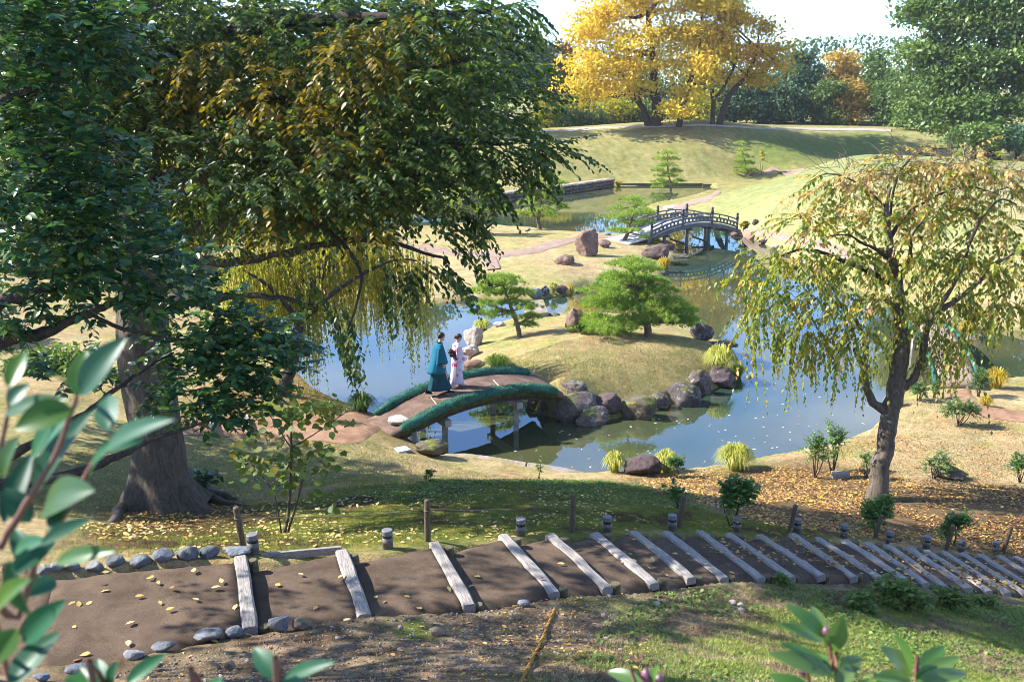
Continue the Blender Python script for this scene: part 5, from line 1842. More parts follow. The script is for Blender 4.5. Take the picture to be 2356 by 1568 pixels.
LM_CHER_Y = leaf_mat('cherry_ochre_leaf', [(0.0, (0.26, 0.2, 0.05)), (0.4, (0.48, 0.34, 0.11)), (0.75, (0.62, 0.40, 0.16)), (1.0, (0.62, 0.26, 0.09))], 0.45, 0.4, 0.4)
LM_WIL = leaf_mat('willow_leaf', [(0.0, (0.1725, 0.2013, 0.0287)), (0.5, (0.3594, 0.345, 0.0504)), (1.0, (0.6038, 0.46, 0.0719))], 0.5, 0.3, 0.5)
LM_GOLD = leaf_mat('golden_leaf', [(0.0, (0.26, 0.29, 0.04)), (0.3, (0.58, 0.48, 0.05)), (0.65, (0.80, 0.60, 0.09)), (1.0, (0.84, 0.53, 0.09))], 0.6, 0.2, 0.5, 0.5, 0.22, (1.1, 1.0, 0.6))
LM_RUST = leaf_mat('rusty_gold_leaf', [(0.0, (0.30, 0.27, 0.03)), (0.35, (0.55, 0.40, 0.03)), (0.75, (0.72, 0.42, 0.05)), (1.0, (0.52, 0.20, 0.04))], 0.6, 0.2, 0.48, 0.5, 0.25, (1.1, 1.0, 0.6))
LM_FARG = leaf_mat('far_green_leaf', [(0.0, (0.0435, 0.0943, 0.029)), (0.5, (0.1015, 0.1668, 0.0435)), (1.0, (0.2175, 0.2755, 0.0653))], 0.55, 0.3, 0.3, 0.5, 0.3)
LM_FARB = leaf_mat('far_bluegreen_leaf', [(0.0, (0.029, 0.0725, 0.0435)), (0.5, (0.0653, 0.1305, 0.0653)), (1.0, (0.1305, 0.203, 0.087))], 0.6, 0.3, 0.25, 0.5, 0.3)
LM_FARO = leaf_mat('far_ochre_leaf', [(0.0, (0.261, 0.1885, 0.0435)), (0.5, (0.464, 0.3045, 0.0725)), (1.0, (0.6525, 0.406, 0.1015))], 0.6, 0.2, 0.35, 0.4, 0.3)
LM_FARR = leaf_mat('far_red_leaf', [(0.0, (0.1305, 0.0435, 0.0217)), (0.5, (0.2755, 0.1015, 0.0435)), (1.0, (0.406, 0.1885, 0.0725))], 0.6, 0.2, 0.3, 0.4, 0.3)
LM_FARY = leaf_mat('far_yellowgreen_leaf', [(0.0, (0.174, 0.203, 0.0217)), (0.5, (0.3915, 0.3625, 0.029)), (1.0, (0.696, 0.522, 0.0435))], 0.6, 0.2, 0.35, 0.5, 0.3)
LM_CAMPH = leaf_mat('camphor_leaf', [(0.0, (0.0508, 0.1015, 0.0261)), (0.5, (0.116, 0.1812, 0.0406)), (1.0, (0.232, 0.29, 0.0725))], 0.45, 0.4, 0.28, 0.45, 0.35)
LM_PINE = leaf_mat('pine_needle', [(0.0, (0.098, 0.168, 0.035)), (0.5, (0.238, 0.35, 0.07)), (1.0, (0.462, 0.546, 0.14))], 0.5, 0.3, 0.5, 0.3, 1.5)
LM_PINEY = leaf_mat('pale_pine_needle', [(0.0, (0.1134, 0.1944, 0.0324)), (0.5, (0.2592, 0.3564, 0.0568)), (1.0, (0.486, 0.5508, 0.1134))], 0.5, 0.3, 0.45, 0.3, 1.2)
LM_FARPINE = leaf_mat('far_pine_needle', [(0.0, (0.0375, 0.0825, 0.0375)), (0.5, (0.09, 0.15, 0.06)), (1.0, (0.18, 0.24, 0.075))], 0.6, 0.2, 0.2, 0.4, 0.4)
LM_BUSH = leaf_mat('bush_leaf', [(0.0, (0.0378, 0.104, 0.0284)), (0.5, (0.0945, 0.1985, 0.0416)), (1.0, (0.2268, 0.3402, 0.0662))], 0.35, 0.5, 0.3)
LM_BRIGHT = leaf_mat('bright_weed_leaf', [(0.0, (0.06, 0.12, 0.025)), (0.5, (0.13, 0.2, 0.04)), (1.0, (0.26, 0.3, 0.08))], 0.5, 0.3, 0.4)
LM_YOUNG = leaf_mat('olive_round_leaf', [(0.0, (0.052, 0.104, 0.0195)), (0.55, (0.117, 0.169, 0.026)), (0.85, (0.234, 0.182, 0.026)), (1.0, (0.364, 0.143, 0.026))], 0.5, 0.35, 0.4)
LM_AZAL = leaf_mat('azalea_leaf', [(0.0, (0.05, 0.10, 0.015)), (0.6, (0.12, 0.18, 0.02)), (0.85, (0.2, 0.2, 0.03)), (1.0, (0.35, 0.06, 0.03))], 0.45, 0.4, 0.4)
GM_GREEN = leaf_mat('green_tuft_blade', [(0.0, (0.06, 0.12, 0.015)), (0.5, (0.16, 0.24, 0.03)), (1.0, (0.36, 0.38, 0.08))], 0.5, 0.3, 0.35)
GM_PALE = leaf_mat('pale_tuft_blade', [(0.0, (0.18, 0.22, 0.03)), (0.5, (0.42, 0.42, 0.08)), (1.0, (0.66, 0.60, 0.20))], 0.5, 0.3, 0.35)
GM_GOLD = leaf_mat('golden_tuft_blade', [(0.0, (0.22, 0.17, 0.02)), (0.5, (0.48, 0.34, 0.03)), (1.0, (0.62, 0.44, 0.07))], 0.5, 0.3, 0.35)
GM_DARK = leaf_mat('dark_tuft_blade', [(0.0, (0.02, 0.06, 0.012)), (0.5, (0.06, 0.12, 0.02)), (1.0, (0.14, 0.2, 0.03))], 0.5, 0.3, 0.35)

# ------------------------------------------------------------------ grass clumps
def tuft(x, y, w, h, mat, label, n=420, group='grass clumps', name='grass_clump', wide=1.0):
    p = G(x, y)
    m = mpp(p)
    Rw, Hh = w * m / 2, h * m * 1.0
    t = empty(name, p, label, 'grass', group)
    a = rng.uniform(0, 2 * np.pi, n)
    r0 = np.sqrt(rng.random(n)) * Rw * 0.30
    out = np.stack([np.cos(a), np.sin(a), np.zeros(n)], 1)
    lean = rng.uniform(0.15, 1.0, n) ** 0.9
    L = Hh * rng.uniform(0.8, 1.3, n)
    B = out * r0[:, None]
    reach = np.maximum(Rw * lean - r0 * 0.6, 0.02)
    rise = L * (1.0 - 0.35 * lean)
    P1 = B + out * (reach * 0.30)[:, None] + np.array([0, 0, 1.0]) * (rise * 0.68)[:, None]
    P2 = B + out * (reach * 0.70)[:, None] + np.array([0, 0, 1.0]) * (rise * 0.90)[:, None]
    P3 = B + out * (reach * 1.05)[:, None] + np.array([0, 0, 1.0]) * (rise * (0.95 - 0.55 * lean))[:, None]
    sd = np.stack([-np.sin(a), np.cos(a), np.zeros(n)], 1) * (0.0045 + 0.00055 * depth_of(p) * 0.35) * wide
    V = np.stack([B - sd, B + sd, P1 - sd, P1 + sd, P2 - sd * 0.7, P2 + sd * 0.7, P3], 1)
    T = np.array([(0, 1, 3), (0, 3, 2), (2, 3, 5), (2, 5, 4), (4, 5, 6)])
    T = (T[None] + (np.arange(n) * 7)[:, None, None]).reshape(-1, 3)
    o = link('blades', np_mesh('blades', V.reshape(-1, 3), T), mat, t)
    o['kind'] = 'stuff'
    return t
tuft(1145, 852, 82, 38, GM_GREEN, 'green arching grass clump behind the earth bridge', 620)
tuft(1655, 852, 84, 60, GM_PALE, 'big yellow-green drooping grass clump above the squat shore rock', 900)
tuft(1697, 870, 46, 40, GM_GREEN, 'grass trailing down to the water beside the squat rock', 300)
tuft(1414, 1086, 64, 50, GM_PALE, 'bushy pale green grass clump left of the broad near-shore rock', 600)
tuft(1532, 1084, 74, 52, GM_PALE, 'pale grass clump behind a small leafy shrub on the near shore', 600)
tuft(1691, 1080, 104, 62, GM_PALE, 'widest fountain of pale yellow-green grass on the near shore', 1000)
tuft(1110, 762, 54, 30, GM_PALE, 'yellowish grass clump by the pale rocks left of the small pine', 380)
tuft(832, 948, 84, 46, GM_DARK, 'dark green grass clump at the left head of the earth bridge', 560)
tuft(1527, 622, 38, 32, GM_GOLD, 'round orange-gold grass clump beside the big sloping rock', 420)
tuft(1422, 429, 22, 14, GM_GOLD, 'yellow grass clump at the end of the far stone wall', 260)
tuft(1273, 674, 26, 24, GM_PALE, 'yellow-green tuft wedged between two lawn shore rocks', 240)
tuft(1312, 670, 22, 16, GM_GOLD, 'small golden tuft right of the brown square rock', 200)
tuft(2290, 892, 70, 48, GM_GOLD, 'golden grass clump at the water right of the far earth bridge', 420)
tuft(2268, 935, 40, 26, GM_GOLD, 'small golden tuft below the dark bush by the right bank path', 240)
tuft(2225, 785, 64, 50, GM_GOLD, 'tall golden grass beyond the far earth bridge, half behind cherry leaves', 420)
tuft(2052, 935, 40, 40, GM_GOLD, 'golden tuft at the shore behind the cherry trunk', 260)
tuft(1672, 541, 44, 14, GM_DARK, 'dark grass hanging under the right end of the timber bridge', 260)
tuft(1152, 512, 18, 6, GM_GOLD, 'tiny orange tuft on the middle lawn by the upper pond', 90)

# ------------------------------------------------------------------ shrubs
M_TWIG = wood_mat('twig_bark', (0.03, 0.022, 0.016), (0.11, 0.08, 0.055), 12, (1, 1, 1))
def shrub(x, y, w, h, mat, label, n=90, K=12, leaf=0.045, group=None, name='shrub', parts=60, stems=5, flat=0.7, open_=0.0, tv=OVAL_V, base=0.12, cat='shrub', droop=0.1):
    p = G(x, y)
    m = mpp(p)
    W, Hh = w * m, h * m * 1.06
    t = empty(name, p, label, cat, group)
    g = np.random.default_rng(int(x * 3 + y))
    c = np.array([p.x, p.y, p.z + Hh * (0.5 + base / 2)])
    blobs = []
    for k in range(7):
        d = nrm(g.normal(size=3)) * g.uniform(0.2, 0.75)
        blobs.append((c[0] + d[0] * W * 0.38, c[1] + d[1] * W * 0.38 * flat, c[2] + d[2] * Hh * 0.36, W * g.uniform(0.16, 0.27), W * flat * g.uniform(0.16, 0.26), Hh * g.uniform(0.13, 0.22)))
    st, d, _ = blob_pts(blobs, n, 0.6, g)
    lim = max(W, Hh)
    dirs = nrm((st - np.array([p.x, p.y, p.z + Hh * 0.15])) + g.normal(0, 0.25 * lim, st.shape))
    n = int(n * 1.5)
    st, d, _ = blob_pts(blobs, n, 0.6, g)
    dirs = nrm((st - np.array([p.x, p.y, p.z + Hh * 0.15])) + g.normal(0, 0.25 * lim, st.shape))
    P, D, U, S, tw = sprays(st, dirs, g.uniform(0.12, 0.3, n) * lim * 0.75, np.full(n, droop), K, leaf * 1.3, g, t0=0.05)
    keep = P[:, 2] > p.z + 0.02
    P, D, U, S = P[keep], D[keep], U[keep], S[keep]
    foliage(t, P, D, U, S, mat, parts, tv)
    twig_obj(t, tw, np.full(n, 0.003 + 0.0001 * depth_of(p)), M_TWIG)
    for k in range(stems):
        tip = st[g.integers(0, n)]
        mid = (np.array(p) + tip) / 2 + g.normal(0, 0.04 * lim, 3)
        limb(t, [Vector((p.x + g.normal(0, 0.03), p.y, p.z - 0.05)), Vector(mid), Vector(tip)], [0.010 + 0.008 * lim, 0.006 + 0.004 * lim, 0.003], M_TWIG, 'stem', 6, 4, 0.01, k)
    return t
shrub(1555, 1098, 52, 62, LM_BUSH, 'small upright leafy shrub right of the broad near-shore rock', 60, 14, 0.04)
shrub(1876, 1098, 70, 118, LM_BUSH, 'open airy shrub on leaf litter left of the cherry trunk', 70, 12, 0.05)
shrub(1914, 1084, 66, 132, LM_BUSH, 'taller thin shrub behind the airy one left of the cherry', 70, 12, 0.05)
shrub(1990, 1098, 44, 66, LM_BUSH, 'small sparse shrub tight against the cherry trunk', 26, 10, 0.05)
shrub(2150, 1100, 96, 62, LM_BUSH, 'low spreading half-bare shrub beside the flat mossy rock', 50, 12, 0.045)
shrub(2345, 1110, 80, 70, LM_BUSH, 'dark shrub at the right end of the leaf litter', 60, 12, 0.05)
shrub(2206, 978, 104, 64, LM_BUSH, 'rounded green shrub on the sunny lawn right of the cherry', 130, 12, 0.05)
shrub(2113, 922, 66, 58, LM_BUSH, 'green bush at the shore just right of the cherry trunk', 80, 12, 0.05)
shrub(2150, 915, 40, 40, LM_BUSH, 'brownish thin bush beside the far bridge head', 40, 10, 0.05)
shrub(2252, 912, 80, 66, LM_BUSH, 'dark leafy bush right of the path to the far earth bridge', 110, 12, 0.05)
shrub(1682, 1212, 122, 116, LM_BUSH, 'glossy dark shrub with bare lower stems behind the path light', 80, 11, 0.085, stems=4, base=0.35)
shrub(1560, 1170, 60, 66, LM_BUSH, 'thin dark-leaved sapling left of the glossy shrub', 16, 10, 0.08, base=0.4, stems=3)
shrub(2016, 1222, 104, 86, LM_BUSH, 'dense dark green clipped shrub behind a rope post', 150, 13, 0.055)
shrub(2194, 1252, 92, 78, LM_BUSH, 'feathery dark green shrub in leaf litter between two rope posts', 100, 13, 0.055)
shrub(1712, 528, 26, 17, LM_FARY, 'small round yellow-green bush at the right end of the timber bridge', 60, 10, 0.09, parts=0)
shrub(1507, 562, 22, 16, LM_FARY, 'small round olive bush at the left end of the timber bridge', 60, 10, 0.09, parts=0)
shrub(1338, 768, 34, 22, LM_BUSH, 'fern-like plant at the foot of the pointed brown rock', 40, 10, 0.07, parts=0)
shrub(1604, 770, 46, 34, LM_BUSH, 'dark low bush against the rounded rock beyond the large pine', 70, 10, 0.06, parts=0)
shrub(2075, 1398, 150, 78, LM_BRIGHT, 'bright green broad-leaved weeds at the foot of the lower steps', 80, 9, 0.085, cat='weeds', name='weed_clump', base=0.0)
shrub(1985, 1402, 90, 46, LM_BRIGHT, 'low patch of bright green weeds left of the taller broad-leaved ones', 50, 9, 0.07, cat='weeds', name='weed_clump', base=0.0)
shrub(2185, 1400, 100, 50, LM_BRIGHT, 'bright weeds right of the tall broad-leaved ones, in sun', 50, 9, 0.07, cat='weeds', name='weed_clump', base=0.0)
shrub(1800, 1345, 60, 26, LM_BRIGHT, 'tiny bright weeds beside the end of a step log', 30, 8, 0.05, cat='weeds', name='weed_clump', base=0.0)
shrub(2270, 1395, 70, 26, LM_BRIGHT, 'small patch of weeds at the crest of the sunny bank', 30, 8, 0.06, cat='weeds', name='weed_clump', base=0.0)
shrub(470, 1150, 78, 84, LM_CAM, 'dark glossy seedling growing at the foot of the big trunk', 22, 8, 0.11, stems=3)
shrub(988, 1110, 30, 40, LM_BRIGHT, 'single weed standing at the crest of the mossy bank', 8, 10, 0.06, parts=30, cat='weeds', name='weed', stems=2)
shrub(1238, 1104, 26, 56, LM_BRIGHT, 'thin tall weed standing before the shore slab', 8, 10, 0.05, parts=30, cat='weeds', name='weed', stems=2)
# young tree on the moss, three thin stems
yp = G(652, 1226)
yt = empty('young_tree', yp, 'young tree with three thin stems and round olive leaves on the moss', 'tree')
ym = mpp(yp)
def yv(x, y, dd=0.0):
    return atd(x, y, depth_of(yp) + dd)
STM = [([(655, 1228), (668, 1140), (670, 1030), (672, 950)], 0.026), ([(648, 1228), (640, 1180), (628, 1130), (590, 1080), (560, 1040)], 0.014), ([(662, 1228), (690, 1130), (706, 1060), (720, 1040), (760, 1020)], 0.018),
       ([(670, 1030), (640, 985), (620, 955)], 0.010), ([(670, 1030), (720, 1000), (770, 965), (800, 945)], 0.011), ([(628, 1130), (660, 1100), (690, 1085)], 0.007), ([(672, 950), (660, 930), (640, 925)], 0.006)]
for k, (pp, r) in enumerate(STM):
    limb(yt, [yv(x, y, 0.12 * math.sin(i * 2 + k)) for i, (x, y) in enumerate(pp)], list(np.linspace(r, r * 0.4, len(pp))), M_TWIG, 'stem', 7, 4, 0.004, k)
Ys = []
for (x, y, sx, sy, n) in [(560, 1040, 30, 34, 26), (585, 1075, 34, 34, 26), (625, 1055, 34, 30, 26), (650, 1090, 30, 26, 18), (690, 1060, 26, 40, 18), (745, 1040, 34, 34, 30), (720, 1085, 30, 24, 12), (640, 955, 50, 34, 50), (700, 950, 44, 34, 44), (760, 960, 40, 24, 34), (590, 1000, 24, 16, 8), (660, 1010, 40, 28, 22), (715, 1130, 26, 18, 8), (765, 1170, 14, 12, 7), (640, 1120, 24, 16, 8)]:
    for _ in range(n):
        Ys.append(tuple(yv(x + random.gauss(0, sx * 0.6), y + random.gauss(0, sy * 0.6), random.gauss(0, 0.22))))
Ys = np.array(Ys)
nY = len(Ys)
foliage(yt, Ys, np.stack([rng.normal(0, 1, nY), rng.normal(0, 1, nY), rng.normal(-0.45, 0.4, nY)], 1), np.stack([rng.normal(0, .5, nY), rng.normal(-0.6, .5, nY), np.ones(nY)], 1), rng.uniform(0.085, 0.15, nY), LM_YOUNG, 200, ROUND_V)
shrub(760, 972, 120, 56, LM_AZAL, 'azalea with red-tinged leaf tips beside the red earth path', 90, 12, 0.055)
# ------------------------------------------------------------------ near foliage in front of the viewpoint
def near_leaf(root, bx, by, tx, ty, hw, dep, mat, ddep=0.0, up=(0, -0.6, 0.8), curl=0.12):
    a, b = atd(bx, by, dep), atd(tx, ty, dep + ddep)
    L = (b - a).length
    x = (b - a).normalized()
    z = Vector(up) - x * Vector(up).dot(x)
    z.normalize()
    y = z.cross(x)
    w = hw * dep / VF
    V, F = [], []
    n = 10
    for i in range(n + 1):
        t = i / n
        ww = w * (math.sin(math.pi * t ** 0.85) ** 0.75) * (1 - 0.12 * t)
        c = a + x * (L * t) - z * (curl * L * (t - 0.5) ** 2 * 2)
        for k in (-1, -0.5, 0, 0.5, 1):
            V.append(c + y * (ww * k) + z * (ww * 0.30 * abs(k)))
    for i in range(n):
        for k in range(4):
            F.append((i * 5 + k, i * 5 + k + 1, (i + 1) * 5 + k + 1, (i + 1) * 5 + k))
    me = MB().add(V, F).mesh('leaf', True)
    o = link('leaf', me, mat)
    o.parent = root
    o.matrix_parent_inverse = Matrix.Translation(-root.location)
    return o
fb = Vector((-0.75, 0.85, Hs(-0.75, 0.85)))
fore = empty('camellia_bush', fb, 'large out-of-focus camellia branches with glossy blue-green leaves, right by the viewpoint', 'bush')
NL = [(178, 908, 286, 772, 40, 0), (178, 905, 195, 800, 30, 1), (180, 905, 110, 850, 26, 2), (18, 888, 58, 802, 24, 1), (18, 930, 66, 880, 24, 0), (0, 948, 150, 912, 24, 3), (250, 988, 246, 902, 32, 0), (165, 935, 30, 985, 42, 1),
      (62, 1140, 205, 938, 34, 0), (5, 1200, 72, 1035, 28, 0), (232, 1024, 392, 958, 27, 0), (226, 1030, 330, 1010, 20, 2), (160, 940, 60, 1060, 40, 2), (88, 1166, 208, 1122, 52, 3), (92, 1250, 212, 1185, 24, 0), (70, 1200, 10, 1120, 30, 0),
      (118, 1290, 268, 1262, 22, 1), (20, 1320, 130, 1240, 26, 0), (60, 1420, 15, 1290, 34, 0), (45, 1478, 146, 1380, 33, 2), (20, 1575, 136, 1446, 40, 0), (-20, 1400, 60, 1330, 30, 1), (110, 1215, 165, 1150, 26, 0), (70, 1300, 30, 1210, 26, 0), (200, 1090, 250, 1020, 20, 2), (-30, 1530, 40, 1440, 36, 1), (0, 1100, 40, 1000, 30, 3), (130, 1330, 60, 1370, 24, 0), (95, 1240, 20, 1270, 22, 2)]
LMF = [leaf_mat('near_leaf_a', [(0, (0.014, 0.06, 0.032)), (1, (0.03, 0.11, 0.05))], 0.45, 0.3, 0.25), leaf_mat('near_leaf_b', [(0, (0.04, 0.11, 0.012)), (1, (0.07, 0.15, 0.02))], 0.38, 0.5, 0.35),
       leaf_mat('near_leaf_c', [(0, (0.02, 0.10, 0.045)), (1, (0.04, 0.15, 0.06))], 0.45, 0.3, 0.3), leaf_mat('near_leaf_d', [(0, (0.02, 0.065, 0.01)), (1, (0.04, 0.10, 0.016))], 0.4, 0.45, 0.35)]
for k, (bx, by, tx, ty, hw, c) in enumerate(NL):
    near_leaf(fore, bx, by, tx, ty, hw, 0.95 + 0.10 * math.sin(k * 1.7), LMF[c], 0.05 * math.sin(k * 2.3), (0.4 * math.sin(k * 3.1), -0.7, 0.75))
M_STEM = solid('reddish_stem', (0.16, 0.075, 0.045), 0.6, 0.3)
for k, st_ in enumerate([[(178, 905), (160, 960), (120, 1060), (60, 1160), (0, 1260), (-80, 1450)], [(232, 1030), (200, 1090), (118, 1240), (80, 1300), (40, 1420), (-40, 1600)], [(60, 1420), (20, 1500), (-60, 1640)], [(20, 890), (16, 960), (-10, 1060), (-60, 1200)]]):
    dd = 0.97 + 0.03 * k
    limb(fore, [atd(x, y, dd) for x, y in st_] + [fb + Vector((0.1 * k, 0.1, 0.1))], [0.002] + [0.0026 + 0.0004 * i for i in range(len(st_))], M_STEM, 'stem', 7, 4, 0.0006, k)
fb2 = Vector((-0.35, 1.05, Hs(-0.35, 1.05)))
sprig = empty('camellia_sprig', fb2, 'short glossy camellia sprigs poking up along the bottom, left of the striped rope', 'bush')
for k, (bx, by, tx, ty, hw, c) in enumerate([(240, 1590, 222, 1512, 24, 0), (250, 1590, 266, 1520, 20, 0), (288, 1572, 382, 1498, 20, 2), (205, 1580, 150, 1560, 22, 2), (640, 1560, 582, 1486, 26, 0), (650, 1558, 768, 1518, 19, 0), (650, 1570, 700, 1560, 20, 2), (470, 1590, 510, 1560, 14, 2), (230, 1590, 180, 1530, 18, 3)]):
    near_leaf(sprig, bx, by, tx, ty, hw, 1.15, LMF[c], 0.03 * (-1) ** k)
for k, st_ in enumerate([[(248, 1585), (240, 1700)], [(646, 1560), (640, 1700)], [(470, 1590), (470, 1720)]]):
    limb(sprig, [atd(x, y, 1.15) for x, y in st_] + [fb2 + Vector((0.05 * k, 0, -0.02))], [0.003, 0.004, 0.006], M_STEM, 'stem', 6, 3, 0.0005, k)
fb3 = Vector((0.55, 1.25, Hs(0.55, 1.25)))
laurel = empty('laurel_bush', fb3, 'sunlit leathery green leaves with purple buds, right of the striped rope', 'bush')
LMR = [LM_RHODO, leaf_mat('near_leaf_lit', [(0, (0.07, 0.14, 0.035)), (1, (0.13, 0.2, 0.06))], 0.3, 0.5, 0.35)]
for k, (bx, by, tx, ty, hw) in enumerate([(1905, 1466, 1808, 1384, 19), (1902, 1460, 1868, 1388, 16), (1900, 1472, 1792, 1432, 17), (1908, 1500, 1942, 1416, 26), (1915, 1540, 1836, 1490, 18), (1918, 1545, 1772, 1500, 24), (1920, 1540, 1800, 1474, 16), (1925, 1545, 1985, 1512, 22), (1920, 1556, 1870, 1500, 20), (1930, 1552, 1920, 1480, 18), (1880, 1600, 1770, 1548, 22), (1930, 1580, 1960, 1530, 20),
                                          (2104, 1548, 2062, 1456, 22), (2102, 1552, 2030, 1486, 24), (2110, 1548, 2176, 1480, 20), (2112, 1552, 2210, 1508, 18), (2100, 1560, 2010, 1556, 20), (2116, 1560, 2232, 1545, 18), (2108, 1566, 2160, 1530, 20), (2160, 1590, 2235, 1568, 16), (2060, 1600, 2010, 1545, 18), (1480, 1572, 1396, 1540, 20), (1500, 1572, 1512, 1530, 14), (1965, 1600, 2000, 1560, 18)]):
    near_leaf(laurel, bx, by, tx, ty, hw, 1.5 + 0.05 * math.sin(k), LMR[k % 2], 0.05 * math.sin(k * 1.9), (0.3 * math.sin(k * 2.2), -0.6, 0.8))
M_BUD = solid('purple_bud', (0.16, 0.06, 0.09), 0.4, 0.5, 0.3, 60)
for k, (x, y, tx, ty, r) in enumerate([(1905, 1462, 1898, 1440, 11), (1850, 1552, 1846, 1526, 13), (2106, 1550, 2118, 1532, 11), (1490, 1574, 1485, 1535, 13), (1512, 1574, 1520, 1548, 11)]):
    a, b = atd(x, y, 1.5), atd(tx, ty, 1.5)
    rr_ = r * 1.5 / VF
    o = MB().tube([a, a.lerp(b, 0.3), a.lerp(b, 0.7), b], [rr_ * 0.4, rr_, rr_ * 0.85, rr_ * 0.15], 10).build('bud', M_BUD, None, True)
    o.parent = laurel
    o.matrix_parent_inverse = Matrix.Translation(-laurel.location)
for k, st_ in enumerate([[(1905, 1466), (1915, 1540), (1925, 1640)], [(2106, 1552), (2100, 1650)], [(1492, 1575), (1500, 1680)], [(1855, 1560), (1880, 1660)]]):
    limb(laurel, [atd(x, y, 1.5) for x, y in st_] + [fb3 + Vector((0.05 * k, 0, -0.02))], [0.002] + [0.003] * len(st_), M_STEM, 'stem', 6, 3, 0.0006, k)
# ------------------------------------------------------------------ the big dark tree on the left
bb = G(385, 1172)
big = empty('big_tree', bb, 'large dark broadleaf tree with a buttressed grey trunk, its boughs overhanging the pond', 'tree')
BD = depth_of(bb)
def bv(x, y, d=None):
    return atd(x, y, BD if d is None else d)
cl = [bv(385, 1185), bv(378, 1140), bv(370, 1080), bv(364, 1000), bv(345, 900), bv(332, 800), bv(322, 600), bv(318, 400), bv(330, 150), bv(345, -150)]
rad = [0.50, 0.48, 0.46, 0.44, 0.45, 0.44, 0.41, 0.36, 0.30, 0.22]
P_, R_ = smooth_path(cl, rad, 5)
V, F = [], []
n = 30
for i, (p, r) in enumerate(zip(P_, R_)):
    hz = p.z - bb.z
    fl = max(0.0, 1 - hz / 1.0) ** 2.4
    for k in range(n):
        a = 2 * math.pi * k / n
        lobes = 0.5 + 0.5 * math.cos(5 * a + 0.8) + 0.35 * math.cos(3 * a + 2)
        ru = r * (1 + 0.85 * fl * max(lobes, -0.1) + 0.05 * math.cos(5 * a + 0.8 + hz * 0.6) + 0.07 * (vnoise(np.array([a * 2.0]), np.array([hz * 1.4]), seed=77)[0] - 0.5))
        V.append((p.x + ru * math.cos(a), p.y + ru * math.sin(a), p.z))
for i in range(len(P_) - 1):
    for k in range(n):
        F.append((i * n + k, i * n + (k + 1) % n, (i + 1) * n + (k + 1) % n, (i + 1) * n + k))
F.append(tuple((len(P_) - 1) * n + k for k in range(n)))
o = MB().add(V, F).build('trunk', M_BARK_BIG, None, True)
def under(o, root):
    o.parent = root
    o.matrix_parent_inverse = Matrix.Translation(-root.location)
    return o
under(o, big)
for k, pp in enumerate([[(420, 1130), (465, 1148), (520, 1160), (600, 1166)], [(340, 1140), (300, 1165), (262, 1195), (235, 1225)], [(430, 1110), (480, 1140), (545, 1150)]]):
    pts = []
    for i, (x, y) in enumerate(pp):
        q = G(x, y)
        pts.append(q + Vector((0, 0, 0.16 - 0.075 * i)))
    limb(big, pts, [0.17, 0.13, 0.08, 0.03][:len(pts)] if len(pts) == 4 else [0.18, 0.12, 0.05], M_BARK_BIG, 'root', 9, 5, 0.01, k)
for k, (pp, r0, r1) in enumerate([
    ([(320, 520, BD), (520, 520, 16.5), (720, 505, 15), (850, 440, 14.3), (1000, 390, 14)], 0.16, 0.02),
    ([(320, 330, BD), (560, 260, 16.5), (820, 200, 15), (1080, 130, 14.2)], 0.22, 0.03),
    ([(325, 600, BD), (560, 600, 16), (760, 560, 14.8), (900, 560, 14.2), (1030, 600, 14)], 0.09, 0.015),
    ([(320, 420, BD), (640, 380, 15.5), (900, 330, 14.5), (1180, 330, 14)], 0.18, 0.02),
    ([(330, 150, BD), (600, 60, 16), (900, 40, 15), (1150, 20, 14.5)], 0.18, 0.03),
    ([(320, 480, BD), (180, 380, 16.5), (60, 300, 15.5), (-120, 240, 15)], 0.18, 0.03),
    ([(330, 200, BD), (200, 80, 17), (60, 0, 16), (-150, -60, 15)], 0.18, 0.03),
    ([(720, 505, 15), (790, 560, 14.4), (830, 640, 14.1), (800, 760, 14)], 0.05, 0.01),
    ([(322, 700, BD), (450, 690, 16.5), (600, 680, 15.5), (720, 700, 15)], 0.10, 0.02)]):
    limb(big, [bv(*q) for q in pp], list(np.linspace(r0, r1, len(pp))), M_BARK_D, 'bough', 9, 6, 0.04, 20 + k)
